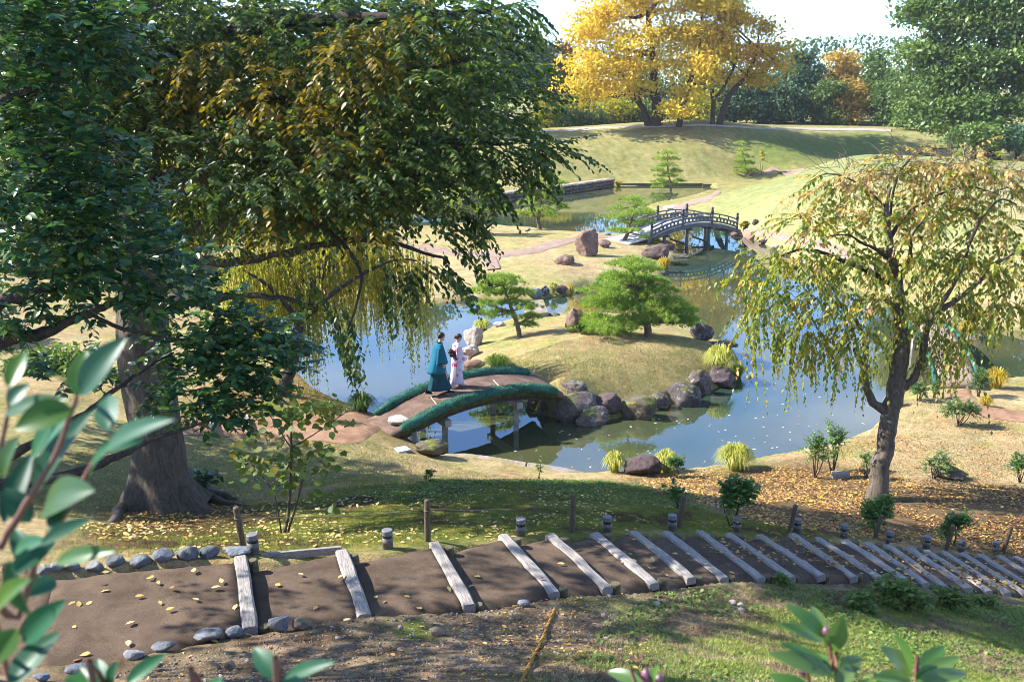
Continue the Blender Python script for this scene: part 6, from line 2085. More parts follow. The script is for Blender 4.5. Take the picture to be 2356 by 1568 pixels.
BLB = [pblob(*b) for b in [
    (40, 60, 15.5, 1.4, 2, 1.0), (250, 60, 16, 1.4, 2, 1.0), (450, 60, 16, 1.4, 2, 1.0), (650, 70, 16, 1.3, 2, 1.0), (850, 70, 15, 1.2, 2, 0.9), (990, 60, 14.5, 0.85, 1.5, 0.7), (1105, 10, 14, 0.42, 1, 0.4),
    (60, 240, 15.5, 1.4, 1.8, 0.9), (260, 250, 16, 1.2, 1.8, 0.9), (450, 240, 15.5, 1.2, 1.5, 0.8), (680, 250, 15, 1.2, 1.5, 0.8), (900, 220, 14.5, 1.1, 1.5, 0.75), (1040, 190, 14, 0.62, 1.2, 0.5), (1150, 270, 14, 0.34, 0.8, 0.28),
    (120, 420, 15.5, 1.2, 1.5, 0.8), (450, 390, 14.5, 1.1, 1.2, 0.7), (660, 390, 14, 1.0, 1.2, 0.7), (860, 370, 14, 0.9, 1.2, 0.65), (1020, 340, 14, 0.8, 1.1, 0.55), (1150, 340, 14, 0.6, 0.9, 0.4), (1250, 345, 13.9, 0.32, 0.5, 0.2),
    (500, 440, 14.5, 0.9, 1, 0.5), (690, 420, 14, 0.85, 1, 0.45), (850, 400, 14, 0.75, 1, 0.42), (980, 385, 14, 0.6, 0.9, 0.32), (1080, 390, 14, 0.4, 0.7, 0.25), (1215, 380, 14, 0.12, 0.2, 0.25),
    (620, 470, 14.5, 0.6, 0.9, 0.25), (790, 450, 14, 0.5, 0.9, 0.2), (900, 440, 14, 0.4, 0.8, 0.18), (990, 460, 14, 0.22, 0.6, 0.14), (1040, 520, 14, 0.1, 0.3, 0.1),
    (745, 500, 14.2, 0.2, 0.5, 0.15), (1140, 470, 14, 0.12, 0.2, 0.25)]]
st, d, kk = blob_pts(BLB, 3300, 0.55)
cen = np.array(BLB)[kk, :3]
dirs = nrm(d * np.array([1, 1, 0.4]) + np.array([0.55, -0.35, -0.05]) + rng.normal(0, 0.3, d.shape))
P, D, U, S, tw = sprays(st, dirs, rng.uniform(0.35, 0.85, len(st)), rng.uniform(0.08, 0.55, len(st)), 18, 0.108)
foliage(big, P, D, U, S, LM_BIG, 300)
twig_obj(big, tw, np.full(len(st), 0.006), M_BARK_D)
# outer sprays that hang free at the right-hand edge
es, ed, el, edr = [], [], [], []
for (x, y, dx, dz, L, dr) in [(1150, 100, 1, .1, .7, .5), (1180, 190, 1, .25, .75, .35), (1200, 230, 1, .3, .7, .3), (1170, 300, 1, 0.0, .9, .4), (1220, 330, 1, 0, .7, .5), (1230, 360, .8, -.3, .5, .9), (1120, 420, .9, -.3, .5, .9), (1050, 480, .9, -.3, .6, .7), (1000, 520, .9, -.1, .7, .5), (970, 600, .9, -.3, .7, .6), (1040, 560, .9, -.5, .6, .6), (1030, 620, .8, -.5, .6, .5), (930, 620, .5, -.8, .5, .6), (880, 640, .3, -.9, .6, .5), (780, 690, .4, -.9, .8, .5), (760, 760, .5, -.9, .7, .3), (790, 760, .3, -1, .7, .3), (1200, 20, .9, -.3, .4, .8), (1215, 360, .05, -1, .6, .2), (1105, 480, .1, -1, .5, .2), (1180, 20, 0.7, -.1, .6, .5), (820, 480, .6, -.5, .9, .5), (700, 640, .4, -.8, .7, .4)]:
    for j in range(5):
        p = atd(x + random.gauss(0, 14), y + random.gauss(0, 12), 13.9 + random.gauss(0, 0.3))
        es.append(tuple(p)); ed.append((dx + random.gauss(0, .15), random.gauss(-0.1, .25), dz + random.gauss(0, .12))); el.append(L * random.uniform(0.7, 1.1)); edr.append(dr)
P, D, U, S, tw = sprays(np.array(es), np.array(ed), np.array(el), np.array(edr), 17, 0.12)
foliage(big, P, D, U, S, LM_BIG)
twig_obj(big, tw, np.full(len(es), 0.006), M_BARK_D)
# dark inner layer towards the trunk
BK = [pblob(*b) for b in [(x, y, dd, 1.7, 0.8, 1.0) for x, y, dd in [(-50, 60, 18.5), (180, 60, 19), (420, 60, 19), (660, 60, 19), (880, 60, 18.5), (1040, 90, 18), (0, 260, 18.5), (220, 260, 19), (460, 270, 19), (690, 270, 18.8), (900, 250, 18.2), (1040, 270, 17.5), (60, 460, 18.5), (480, 420, 18.5), (690, 400, 18.2), (870, 370, 17.6)]]]
st, d, kk = blob_pts(BK, 1500, 0.6)
P, D, U, S, tw = sprays(st, nrm(d + rng.normal(0, .4, d.shape)), rng.uniform(0.5, 1.0, len(st)), rng.uniform(0.3, 0.9, len(st)), 12, 0.19)
foliage(big, P, D, U, S, LM_BIG)
# yellowing inner leaves
YB = [pblob(*b) for b in [(640, 230, 14.2, 0.7, 0.8, 0.4), (820, 150, 13.8, 0.7, 0.8, 0.4), (620, 480, 14.0, 0.4, 0.7, 0.2), (900, 60, 14, 0.6, 0.6, 0.35), (760, 330, 13.8, 0.6, 0.7, 0.35), (860, 500, 13.6, 0.3, 0.5, 0.2), (520, 140, 15, 0.8, 0.7, 0.4), (400, 200, 15, 0.5, 0.6, 0.3)]]
st, d, kk = blob_pts(YB, 330, 0.6)
P, D, U, S, tw = sprays(st, nrm(d + np.array([0.3, -0.4, -0.1])), rng.uniform(0.3, 0.7, len(st)), rng.uniform(0.4, 0.9, len(st)), 13, 0.12)
foliage(big, P, D, U, S, LM_YEL)
# crown above and behind the frame, which shades the stairs
SB = [(-7.5, 17.5, 13.5, 3.5, 3.0, 1.6), (-6.5, 20, 14.5, 3.0, 2.6, 1.4), (-10, 17, 11.5, 2.4, 2.4, 1.6)]
st, d, kk = blob_pts(SB, 600, 0.6)
P, D, U, S, tw = sprays(st, nrm(d + rng.normal(0, .3, d.shape)), rng.uniform(0.4, 0.9, len(st)), rng.uniform(0.3, 0.8, len(st)), 11, 0.13)
foliage(big, P, D, U, S, LM_BIG)

# ------------------------------------------------------------------ camellia tree at the left edge
cb = Vector((-5.3, 7.3, Hs(-5.3, 7.3)))
ct = empty('camellia_tree', cb, 'camellia tree with dark bending branches and glossy leaves at the left, before the big trunk', 'tree')
limb(ct, [cb + Vector((0, 0, -0.1)), cb + Vector((0.1, 0.05, 0.9)), cb + Vector((0.2, 0.1, 1.8)), cb + Vector((0.0, 0.1, 3.2)), cb + Vector((0.2, 0.2, 4.8))], [0.14, 0.12, 0.10, 0.08, 0.05], M_BARK_D, 'trunk', 10, 5, 0.02)
for k, (pp, r0, r1) in enumerate([
    ([(-160, 850, 7.4), (-20, 790, 7.3), (100, 765, 7.2), (200, 720, 7.2), (270, 690, 7.3), (330, 640, 7.4)], 0.062, 0.014),
    ([(-160, 780, 7.4), (-20, 700, 7.2), (60, 680, 7.1), (120, 655, 7.1), (150, 600, 7.2), (230, 540, 7.3)], 0.06, 0.014),
    ([(-200, 1180, 7.6), (0, 1120, 7.5), (150, 1095, 7.4), (270, 1050, 7.4), (340, 1015, 7.5), (430, 985, 7.6)], 0.055, 0.010),
    ([(-150, 300, 7.2), (-10, 240, 7.0), (60, 210, 7.0), (110, 180, 7.0), (170, 165, 7.0)], 0.05, 0.012),
    ([(-100, 290, 7.3), (20, 250, 7.2), (90, 215, 7.2)], 0.035, 0.012),
    ([(-40, 1090, 7.6), (60, 1030, 7.6), (180, 960, 7.6), (260, 900, 7.7), (330, 850, 7.8), (400, 810, 7.9)], 0.035, 0.008),
    ([(200, 720, 7.2), (300, 760, 7.4), (420, 780, 7.7), (520, 760, 7.9)], 0.018, 0.005),
    ([(430, 985, 7.6), (520, 950, 7.8), (600, 900, 8)], 0.010, 0.004)]):
    limb(ct, [atd(*q) for q in pp], list(np.linspace(r0, r1, len(pp))), M_BARK_D, 'branch', 9, 6, 0.008, 50 + k)
CB = [pblob(*b) for b in [(60, 60, 7, 0.5, 0.5, 0.35), (180, 110, 7, 0.4, 0.4, 0.28), (60, 200, 7, 0.4, 0.4, 0.25), (250, 60, 7.4, 0.28, 0.3, 0.2), (60, 370, 7, 0.45, 0.4, 0.35), (180, 330, 7, 0.34, 0.3, 0.25), (200, 460, 7.1, 0.42, 0.4, 0.3), (70, 520, 7, 0.42, 0.4, 0.3), (290, 480, 7.4, 0.25, 0.3, 0.2), (270, 570, 7.4, 0.4, 0.4, 0.25), (120, 620, 7.1, 0.35, 0.3, 0.25), (390, 610, 7.8, 0.36, 0.3, 0.2), (280, 660, 7.5, 0.36, 0.3, 0.2), (420, 690, 7.9, 0.3, 0.3, 0.18), (60, 720, 7.3, 0.3, 0.3, 0.15),
    (500, 740, 8, 0.42, 0.35, 0.2), (590, 760, 8, 0.36, 0.3, 0.22), (560, 820, 8, 0.4, 0.35, 0.18), (450, 800, 8, 0.36, 0.3, 0.18), (440, 890, 8, 0.3, 0.35, 0.16), (470, 930, 8, 0.42, 0.35, 0.16), (560, 900, 8, 0.32, 0.3, 0.16), (660, 840, 8.2, 0.18, 0.2, 0.12), (170, 850, 7.7, 0.22, 0.3, 0.1)]]
# the part of its crown that stands outside the view and shades the landing
OB = [(-7.0, 9.4, 10.2, 1.3, 1.2, 0.8), (-8.4, 8.6, 11.4, 1.4, 1.3, 0.9), (-7.2, 7.2, 10.4, 1.3, 1.2, 0.8), (-8.6, 10.6, 10.6, 1.4, 1.2, 0.9), (-6.4, 5.6, 9.8, 1.0, 1.0, 0.6), (-9.5, 7, 12, 1.4, 1.3, 0.9), (-6.6, 8.2, 8.6, 0.8, 0.9, 0.6), (-7.6, 11.6, 11.6, 1.2, 1.2, 0.8), (-8.6, 12.6, 12.2, 1.3, 1.3, 0.9)]
st, d, kk = blob_pts(OB, 800, 0.6)
P, D, U, S, tw = sprays(st, nrm(d + rng.normal(0, .3, d.shape)), rng.uniform(0.3, 0.6, len(st)), rng.uniform(0, 0.5, len(st)), 11, 0.13)
foliage(ct, P, D, U, S, LM_CAM)
for k in range(4):
    limb(ct, [cb + Vector((0.15, 0.1, 2.4)), cb + Vector((-0.6, 0.5, 3.0)) , Vector(OB[k][:3])], [0.08, 0.06, 0.03], M_BARK_D, 'branch', 7, 4, 0.02, 70 + k)
st, d, kk = blob_pts(CB, 1350, 0.5)
P, D, U, S, tw = sprays(st, nrm(d * np.array([1, 1, 0.5]) + np.array([0.5, -0.1, 0.25]) + rng.normal(0, .3, d.shape)), rng.uniform(0.12, 0.30, len(st)), rng.uniform(-0.2, 0.5, len(st)), 10, 0.09, hang=0.15)
foliage(ct, P, D, U, S, LM_CAM, 300)
twig_obj(ct, tw, np.full(len(st), 0.0035), M_BARK_D)

# ------------------------------------------------------------------ its neighbour, left of the view, which shades the lawn
nb = Vector((-14.5, 20.5, Hs(-14.5, 20.5)))
nt2 = empty('broadleaf_tree', nb, 'broad green tree standing left of the big trunk, its shade lying on the lawn', 'tree')
limb(nt2, [nb + Vector((0, 0, -.3)), nb + Vector((0.2, 0, 2.5)), nb + Vector((0.1, 0.2, 5)), nb + Vector((0.4, 0, 8))], [0.4, 0.33, 0.26, 0.1], M_BARK_BIG, 'trunk', 12, 5, 0.03, 5)
NB = [(-14, 20, 8.5, 2.4, 2.6, 1.6), (-15, 22.5, 9.5, 2.4, 2.4, 1.6), (-14, 18, 9.5, 2.2, 2.2, 1.5), (-13.5, 21, 11.2, 2.4, 2.6, 1.4), (-16, 20, 7.5, 2.2, 2.2, 1.4), (-13.2, 19, 7.0, 1.4, 1.8, 1.0), (-14.5, 24, 7.5, 1.8, 1.8, 1.3)]
for k, b in enumerate(NB[:5]):
    limb(nt2, [nb + Vector((0.1, 0.1, 3.2)), (nb + Vector((0, 0, 4.5))).lerp(Vector(b[:3]), 0.5), Vector(b[:3])], [0.16, 0.12, 0.05], M_BARK_D, 'bough', 8, 4, 0.05, k)
st, d, kk = blob_pts(NB, 3000, 0.6)
P, D, U, S, tw = sprays(st, nrm(d + rng.normal(0, .3, d.shape)), rng.uniform(0.4, 0.9, len(st)), rng.uniform(0.2, 0.7, len(st)), 12, 0.2)
foliage(nt2, P, D, U, S, LM_BIG)

# ------------------------------------------------------------------ weeping cherry
kb = G(2020, 1147)
ch = empty('weeping_cherry', kb, 'weeping cherry with forked dark trunk and trailing green to ochre autumn leaves', 'tree')
KD = depth_of(kb)
def kv(x, y, dd=0.0):
    return atd(x, y, KD + dd)
limb(ch, [kb + Vector((0, 0, -0.15)), kv(2022, 1110), kv(2032, 1040), kv(2046, 960), kv(2060, 900), kv(2070, 830), kv(2074, 770), kv(2068, 700, -.1), kv(2062, 640, -.1), kv(2050, 590, -.2), kv(2044, 540, -.3), kv(2040, 480, -.4), kv(2050, 430, -.4)],
     [0.27, 0.225, 0.20, 0.195, 0.20, 0.19, 0.17, 0.135, 0.12, 0.10, 0.08, 0.05, 0.025], M_BARK, 'trunk', 16, 5, 0.012, 1)
for k, (pp, r0, r1) in enumerate([
    ([(2050, 950, 0), (2015, 930, 0), (1995, 895, 0), (1990, 850, .1), (1992, 800, .2), (1980, 760, .3), (1960, 720, .4)], 0.11, 0.03),
    ([(1992, 850, .1), (1970, 815, .2), (1965, 770, .4), (1945, 720, .6), (1920, 690, .7)], 0.06, 0.02),
    ([(2080, 890, 0), (2105, 865, -.1), (2118, 830, -.2), (2128, 780, -.3), (2150, 720, -.5), (2185, 670, -.7), (2215, 610, -.9), (2230, 560, -1.0)], 0.10, 0.025),
    ([(2150, 720, -.5), (2200, 690, -.6), (2250, 650, -.8), (2300, 600, -1), (2380, 560, -1.2)], 0.07, 0.02),
    ([(2064, 660, -.1), (2030, 640, 0), (1990, 620, .1), (1940, 600, .2), (1890, 580, .4), (1840, 575, .5), (1790, 590, .6), (1740, 600, .7)], 0.085, 0.010),
    ([(2050, 600, -.2), (2020, 575, -.5), (1985, 560, -.8), (1950, 540, -1.0), (1900, 545, -1.2)], 0.05, 0.01),
    ([(2046, 550, -.3), (2080, 500, -.3), (2120, 470, .2), (2180, 440, .4), (2240, 430, .6), (2300, 450, .8)], 0.05, 0.010),
    ([(2040, 480, -.4), (2000, 440, -.2), (1950, 410, 0), (1900, 400, .2), (1860, 420, .3)], 0.035, 0.008),
    ([(2230, 560, -1), (2260, 500, -1), (2300, 460, -.8), (2340, 470, -.8)], 0.04, 0.010),
    ([(2045, 520, -.3), (2060, 420, .2), (2090, 370, .4), (2140, 345, .5), (2200, 340, .6)], 0.035, 0.008),
    ([(2062, 650, -.1), (2090, 600, -.5), (2100, 540, -.9), (2130, 500, -1.2)], 0.06, 0.012)]):
    limb(ch, [kv(*q) for q in pp], list(np.linspace(r0, r1, len(pp))), M_BARK_D if k > 3 else M_BARK, 'bough', 9, 5, 0.012, 80 + k)
KB_top = [kv(x, y, dd)[:] + (rx, ry, rz) for x, y, dd, rx, ry, rz in [(1930, 430, 0, .75, .8, .45), (2060, 400, 0, .9, 1, .45), (2180, 380, 0, .9, 1, .4), (2290, 400, 0, .7, .9, .45), (1870, 510, .2, .6, .8, .4), (2010, 500, 0, .9, 1, .45), (2150, 480, 0, .9, 1, .45), (2290, 500, 0, .8, .9, .5), (1770, 590, .4, .6, .7, .28), (1720, 640, .6, .4, .6, .25)]]
KB_low = [kv(x, y, dd)[:] + (rx, ry, rz) for x, y, dd, rx, ry, rz in [(1850, 600, 0, .8, .9, .35), (1970, 600, -.3, .9, 1, .4), (2120, 590, -.4, .9, 1, .45), (2250, 600, -.4, .8, .9, .5), (2340, 600, -.4, .7, .8, .6), (1780, 680, 0, .6, .8, .3), (1890, 690, -.2, .8, .9, .35), (2010, 690, -.4, .7, .8, .4), (2180, 700, -.4, .8, .8, .35), (2310, 700, -.4, .7, .8, .35), (1740, 730, .2, .4, .6, .3), (1860, 770, -.2, .5, .7, .3), (1960, 770, -.4, .5, .7, .35), (2130, 770, -.5, .4, .5, .3), (2190, 790, -.5, .4, .5, .25)]]
KA = KB_top + KB_low
st, d, kk = blob_pts(KA, 1050, 0.8)
dirs = nrm(d * np.array([1, 1, 0.25]) + rng.normal(0, .35, d.shape) + np.array([0, 0, -0.05]))
P, D, U, S, tw = sprays(st, dirs, rng.uniform(0.4, 1.0, len(st)), np.where(st[:, 2] > kv(2050, 560).z, rng.uniform(0.1, 0.6, len(st)), rng.uniform(0.5, 1.4, len(st))), 13, 0.135, spread=0.6, hang=0.6)
zt, zb = kv(2050, 310).z, kv(2050, 580).z
po = np.clip((st[:, 2] - zb) / (zt - zb), 0.06, 0.95)
isy = np.repeat(rng.random(len(st)) < po, 13)
foliage(ch, P[isy], D[isy], U[isy], S[isy], LM_CHER_Y, 90)
foliage(ch, P[~isy], D[~isy], U[~isy], S[~isy], LM_CHER_G, 210)
twig_obj(ch, tw, np.full(len(st), 0.007), M_BARK)
# long trailing strands below the crown
es, el = [], []
for (x, y0, y1) in [(1712, 730, 880), (1735, 760, 960), (1760, 740, 830), (1790, 770, 880), (1815, 770, 960), (1830, 800, 930), (1850, 800, 880), (1880, 790, 870), (1905, 800, 905), (1930, 820, 950), (1965, 820, 930), (1985, 850, 960), (1925, 800, 890), (2120, 800, 870), (2150, 800, 890), (2172, 790, 900), (2200, 800, 920), (2225, 780, 860), (2280, 740, 800), (2330, 740, 790), (1755, 690, 800), (1870, 830, 900), (1800, 790, 850), (1840, 760, 860), (1720, 700, 780), (2060, 790, 850), (1945, 760, 860), (2010, 800, 900), (2240, 740, 830), (2190, 820, 940)]:
    for j in range(3):
        xx = x + random.gauss(0, 10)
        p = kv(xx, y0 - 30, random.gauss(-0.2, 0.5))
        es.append(tuple(p)); el.append((y1 - y0 + 30) * KD / VF * random.uniform(0.75, 1.05))
dirs = np.array([(random.gauss(0, .12), random.gauss(0, .12), -1) for _ in es])
P, D, U, S, tw = sprays(np.array(es), dirs, np.array(el), np.zeros(len(es)), 20, 0.125, spread=0.45, hang=0.65, t0=0.0)
foliage(ch, P, D, U, S, LM_CHER_G)
twig_obj(ch, tw, np.full(len(es), 0.006), M_BARK_D)
# bare grey twigs tangled at the top
st, d, kk = blob_pts([kv(x, y, 0)[:] + (.8, .8, .35) for x, y in [(2280, 400), (2220, 370), (2330, 430), (2080, 370), (1960, 400), (2150, 420)]], 420, 0.8)
L = rng.uniform(0.3, 0.9, (len(st), 1))
d2 = nrm(d + rng.normal(0, .5, d.shape))
twig_obj(ch, (st, st + d2 * L * .5 + rng.normal(0, .05, st.shape), st + d2 * L + np.array([0, 0, -.15])), np.full(len(st), 0.008), M_BARK)

# ------------------------------------------------------------------ willow over the left bank
wb0 = G(648, 908)
wi = empty('willow', wb0, 'weeping willow with yellow-green strands hanging over the water left of the bridge', 'tree')
WD = depth_of(wb0)
limb(wi, [wb0 + Vector((0, 0, -0.15)), atd(660, 870, WD), atd(680, 810, WD + .2), atd(690, 740, WD + .5), atd(720, 660, WD + .8), atd(760, 590, WD + 1)], [0.24, 0.19, 0.17, 0.15, 0.12, 0.08], M_BARK_D, 'trunk', 12, 5, 0.02, 3)
for k, pp in enumerate([[(690, 740, .5), (800, 650, .8), (900, 600, 1.2), (960, 600, 1.6)], [(690, 740, .5), (620, 660, 0), (560, 620, -.4)], [(720, 660, .8), (820, 560, 1.4), (900, 520, 2)], [(760, 590, 1), (740, 520, 1), (700, 480, 1)]]):
    limb(wi, [atd(x, y, WD + dd) for x, y, dd in pp], [0.09, 0.07, 0.045, 0.02][:len(pp)] if len(pp) == 4 else [0.09, 0.06, 0.02], M_BARK_D, 'bough', 8, 5, 0.02, k)
WB = [atd(x, y, WD + dd)[:] + (rx, ry, rz) for x, y, dd, rx, ry, rz in [(640, 560, 1, 1.5, 1.3, .9), (760, 540, 1.5, 1.5, 1.5, .8), (880, 560, 1.8, 1.2, 1.4, .7), (960, 600, 1.8, .7, 1, .5), (560, 600, 0, 1, 1, .7), (820, 480, 2.5, 1.5, 1.2, .7), (700, 650, .5, .9, .9, .5)]]
st, d, kk = blob_pts(WB, 900, 0.7)
zf = np.maximum(st[:, 2] - 0.25, 0.5)
L = np.minimum(rng.uniform(1.2, 3.8, len(st)), zf)
P, D, U, S, tw = sprays(st, np.stack([rng.normal(0, .1, len(st)), rng.normal(0, .1, len(st)), -np.ones(len(st))], 1), L, np.zeros(len(st)), 38, 0.13, spread=0.4, hang=0.9, t0=0.0)
keep = P[:, 2] > 0.05
foliage(wi, P[keep], D[keep], U[keep], S[keep], LM_WIL, 0, DIA_V * np.array([1, 0.75, 1]), DIA_T)
twig_obj(wi, tw, np.full(len(st), 0.005), M_BARK_D)

# ------------------------------------------------------------------ pines
def pine(x, y, pads, label, trunk, r0=0.12, mat=LM_PINE, depth_jit=0.5, tuft_n=130, needle=0.13, thick=0.34, group='garden pines', name='pine_tree', dens=1.0, blade=0.0045):
    p = G(x, y)
    dep = depth_of(p)
    m = dep / VF
    t = empty(name, p, label, 'tree', group)
    g = np.random.default_rng(int(x + 3 * y))
    pts = [p + Vector((0, 0, -0.1))] + [atd(tx, ty, dep + td) for tx, ty, td in trunk]
    limb(t, pts, list(np.linspace(r0, r0 * 0.3, len(pts))), M_PINEBARK, 'trunk', 10, 5, 0.015, 1)
    PP, DD = [], []
    tips = []
    for k, pd in enumerate(pads):
        px_, py_, hw = pd[:3]
        dj = pd[3] if len(pd) > 3 else g.uniform(-depth_jit, depth_jit)
        c = atd(px_, py_, dep + dj)
        rx = hw * m * 0.9
        n = int(tuft_n * 0.6 * dens * max(0.35, (rx / 0.6) ** 1.5))
        a = g.uniform(0, 2 * np.pi, n)
        q = np.sqrt(g.random(n))
        wob = 1 + 0.25 * np.sin(a * 3 + k) + 0.15 * np.sin(a * 5 + 2 * k)
        X = np.cos(a) * q * rx * wob
        Y = np.sin(a) * q * rx * 0.85 * wob
        dome = thick * rx * (1 - q ** 2) * g.uniform(-0.15, 1.0, n)
        Z = dome - 0.10 * rx * q
        PP.append(np.stack([c.x + X, c.y + Y, c.z + Z], 1))
        DD.append(np.stack([np.cos(a) * (0.35 + q * 0.6), np.sin(a) * (0.35 + q * 0.6), 0.9 - 0.3 * q], 1) + g.normal(0, 0.25, (n, 3)))
        tips.append(c + Vector((0, 0, -0.06 * rx)))
        near = min(pts[1:], key=lambda v: abs(v.z - c.z + 0.1) + 0.3 * (v - c).length)
        mid = near.lerp(c, 0.55) + Vector((g.normal(0, 0.05), 0, -0.05 * rx + g.normal(0, .03)))
        if (near - c).length > 0.15:
            limb(t, [near, mid, tips[-1]], [r0 * 0.38, r0 * 0.26, r0 * 0.10], M_PINEBARK, 'branch', 6, 4, 0.012, k)
        for j in range(4):
            aa = g.uniform(0, 6.28)
            e = c + Vector((math.cos(aa) * rx * .7, math.sin(aa) * rx * .6, 0.02))
            limb(t, [tips[-1], tips[-1].lerp(e, .5) + Vector((0, 0, -0.02)), e], [r0 * 0.12, r0 * 0.08, r0 * 0.04], M_PINEBARK, 'twig', 5, 2, 0.01, j)
    PP, DD = np.concatenate(PP), nrm(np.concatenate(DD))
    K = 13
    n = len(PP)
    dirs = nrm(DD[:, None, :] * 0.75 + g.normal(0, 0.55, (n, K, 3)) + np.array([0, 0, 0.2]))
    P = np.repeat(PP[:, None], K, 1) + dirs * 0.01
    w = blade + 0.00012 * dep
    sd = nrm(np.cross(dirs, g.normal(size=(n, K, 3)))) * w
    L = needle * g.uniform(0.7, 1.2, (n, K, 1))
    V = np.stack([P - sd, P + sd, P + dirs * L], 2).reshape(-1, 3)
    T = np.arange(len(V)).reshape(-1, 3)
    o = link('needles', np_mesh('needles', V, T), mat)
    under(o, t)
    o['kind'] = 'stuff'
    return t
pine(1492, 775, [(1452, 606, 52), (1480, 618, 40), (1420, 640, 56), (1490, 645, 52), (1452, 640, 50), (1395, 665, 58), (1450, 672, 62), (1510, 668, 50), (1380, 695, 52), (1430, 702, 62), (1490, 700, 60), (1540, 695, 48), (1570, 715, 40), (1368, 732, 46), (1400, 750, 62), (1450, 738, 56), (1510, 728, 52), (1555, 740, 42), (1345, 752, 34), (1580, 735, 30), (1420, 765, 36)],
     'largest layered pine, broad and bushy, on the right half of the island', [(1488, 740, 0), (1470, 700, .1), (1462, 660, .1), (1456, 620, 0)], 0.15, LM_PINE, 0.7, 300, 0.17)
pine(1197, 776, [(1150, 640, 44), (1172, 650, 36), (1125, 652, 30), (1110, 668, 36), (1165, 672, 46), (1205, 672, 32), (1120, 700, 36), (1175, 695, 34), (1215, 705, 30), (1150, 722, 40), (1220, 728, 30), (1215, 745, 26), (1100, 718, 24)],
     'small leaning pine with flat tiers at the left of the island', [(1190, 745, 0), (1178, 715, .1), (1170, 690, .1), (1158, 655, .1)], 0.10, LM_PINE, 0.4, 260, 0.15)
pine(1432, 556, [(1455, 458, 30), (1475, 470, 26), (1425, 480, 26), (1460, 490, 34), (1490, 488, 22), (1415, 500, 24), (1450, 512, 30), (1480, 512, 24), (1430, 532, 22), (1460, 530, 18), (1412, 530, 16), (1485, 545, 10)],
     'dense green pine leaning over the left end of the timber bridge', [(1445, 535, 0), (1452, 505, .2), (1460, 475, .2)], 0.14, LM_PINE, 0.8, 120, 0.22, blade=0.006)
pine(1243, 527, [(1255, 405, 26), (1225, 418, 22), (1285, 420, 22), (1245, 428, 30), (1215, 440, 20), (1275, 440, 24), (1245, 455, 32), (1210, 468, 22), (1280, 470, 22), (1245, 482, 30), (1295, 478, 16), (1222, 495, 20), (1265, 495, 22), (1200, 490, 14)],
     'upright pale green pine with a bare trunk foot on the middle lawn', [(1238, 500, 0), (1248, 460, .2), (1255, 415, .2)], 0.15, LM_PINEY, 1.0, 110, 0.24, blade=0.007)
pine(1090, 543, [(1060, 440, 34), (1110, 430, 30), (1085, 455, 36), (1130, 452, 26), (1045, 468, 30), (1110, 478, 34), (1060, 488, 34), (1140, 480, 22), (1095, 500, 26), (1030, 485, 20), (1160, 485, 18)],
     'broad pale pine half hidden by overhanging leaves on the middle lawn', [(1088, 515, 0), (1085, 480, .2), (1080, 445, .2)], 0.2, LM_PINEY, 1.0, 110, 0.24, blade=0.007)
pine(1528, 458, [(1535, 352, 20), (1522, 366, 20), (1550, 366, 16), (1535, 380, 24), (1515, 392, 18), (1555, 394, 18), (1535, 404, 26), (1515, 418, 20), (1562, 416, 16), (1540, 424, 20), (1512, 430, 14)],
     'slim layered pine on the point beyond the timber bridge', [(1545, 430, 0), (1538, 400, .1), (1536, 360, .1)], 0.13, LM_PINEY, 0.6, 70, 0.28, blade=0.009)
pine(1725, 405, [(1703, 330, 12), (1708, 345, 16), (1712, 360, 20), (1700, 372, 16), (1722, 376, 18), (1708, 386, 20), (1728, 392, 16), (1700, 396, 12)],
     'slender young pine in the hollow between hill and mound', [(1718, 385, 0), (1710, 355, .1), (1704, 332, .1)], 0.10, LM_PINEY, 0.5, 60, 0.3, blade=0.010)
shrub(1752, 404, 16, 66, LM_FARY, 'thin bare-stemmed sapling beside the slender young pine', 24, 8, 0.15, parts=0, name='sapling', cat='sapling', stems=2)
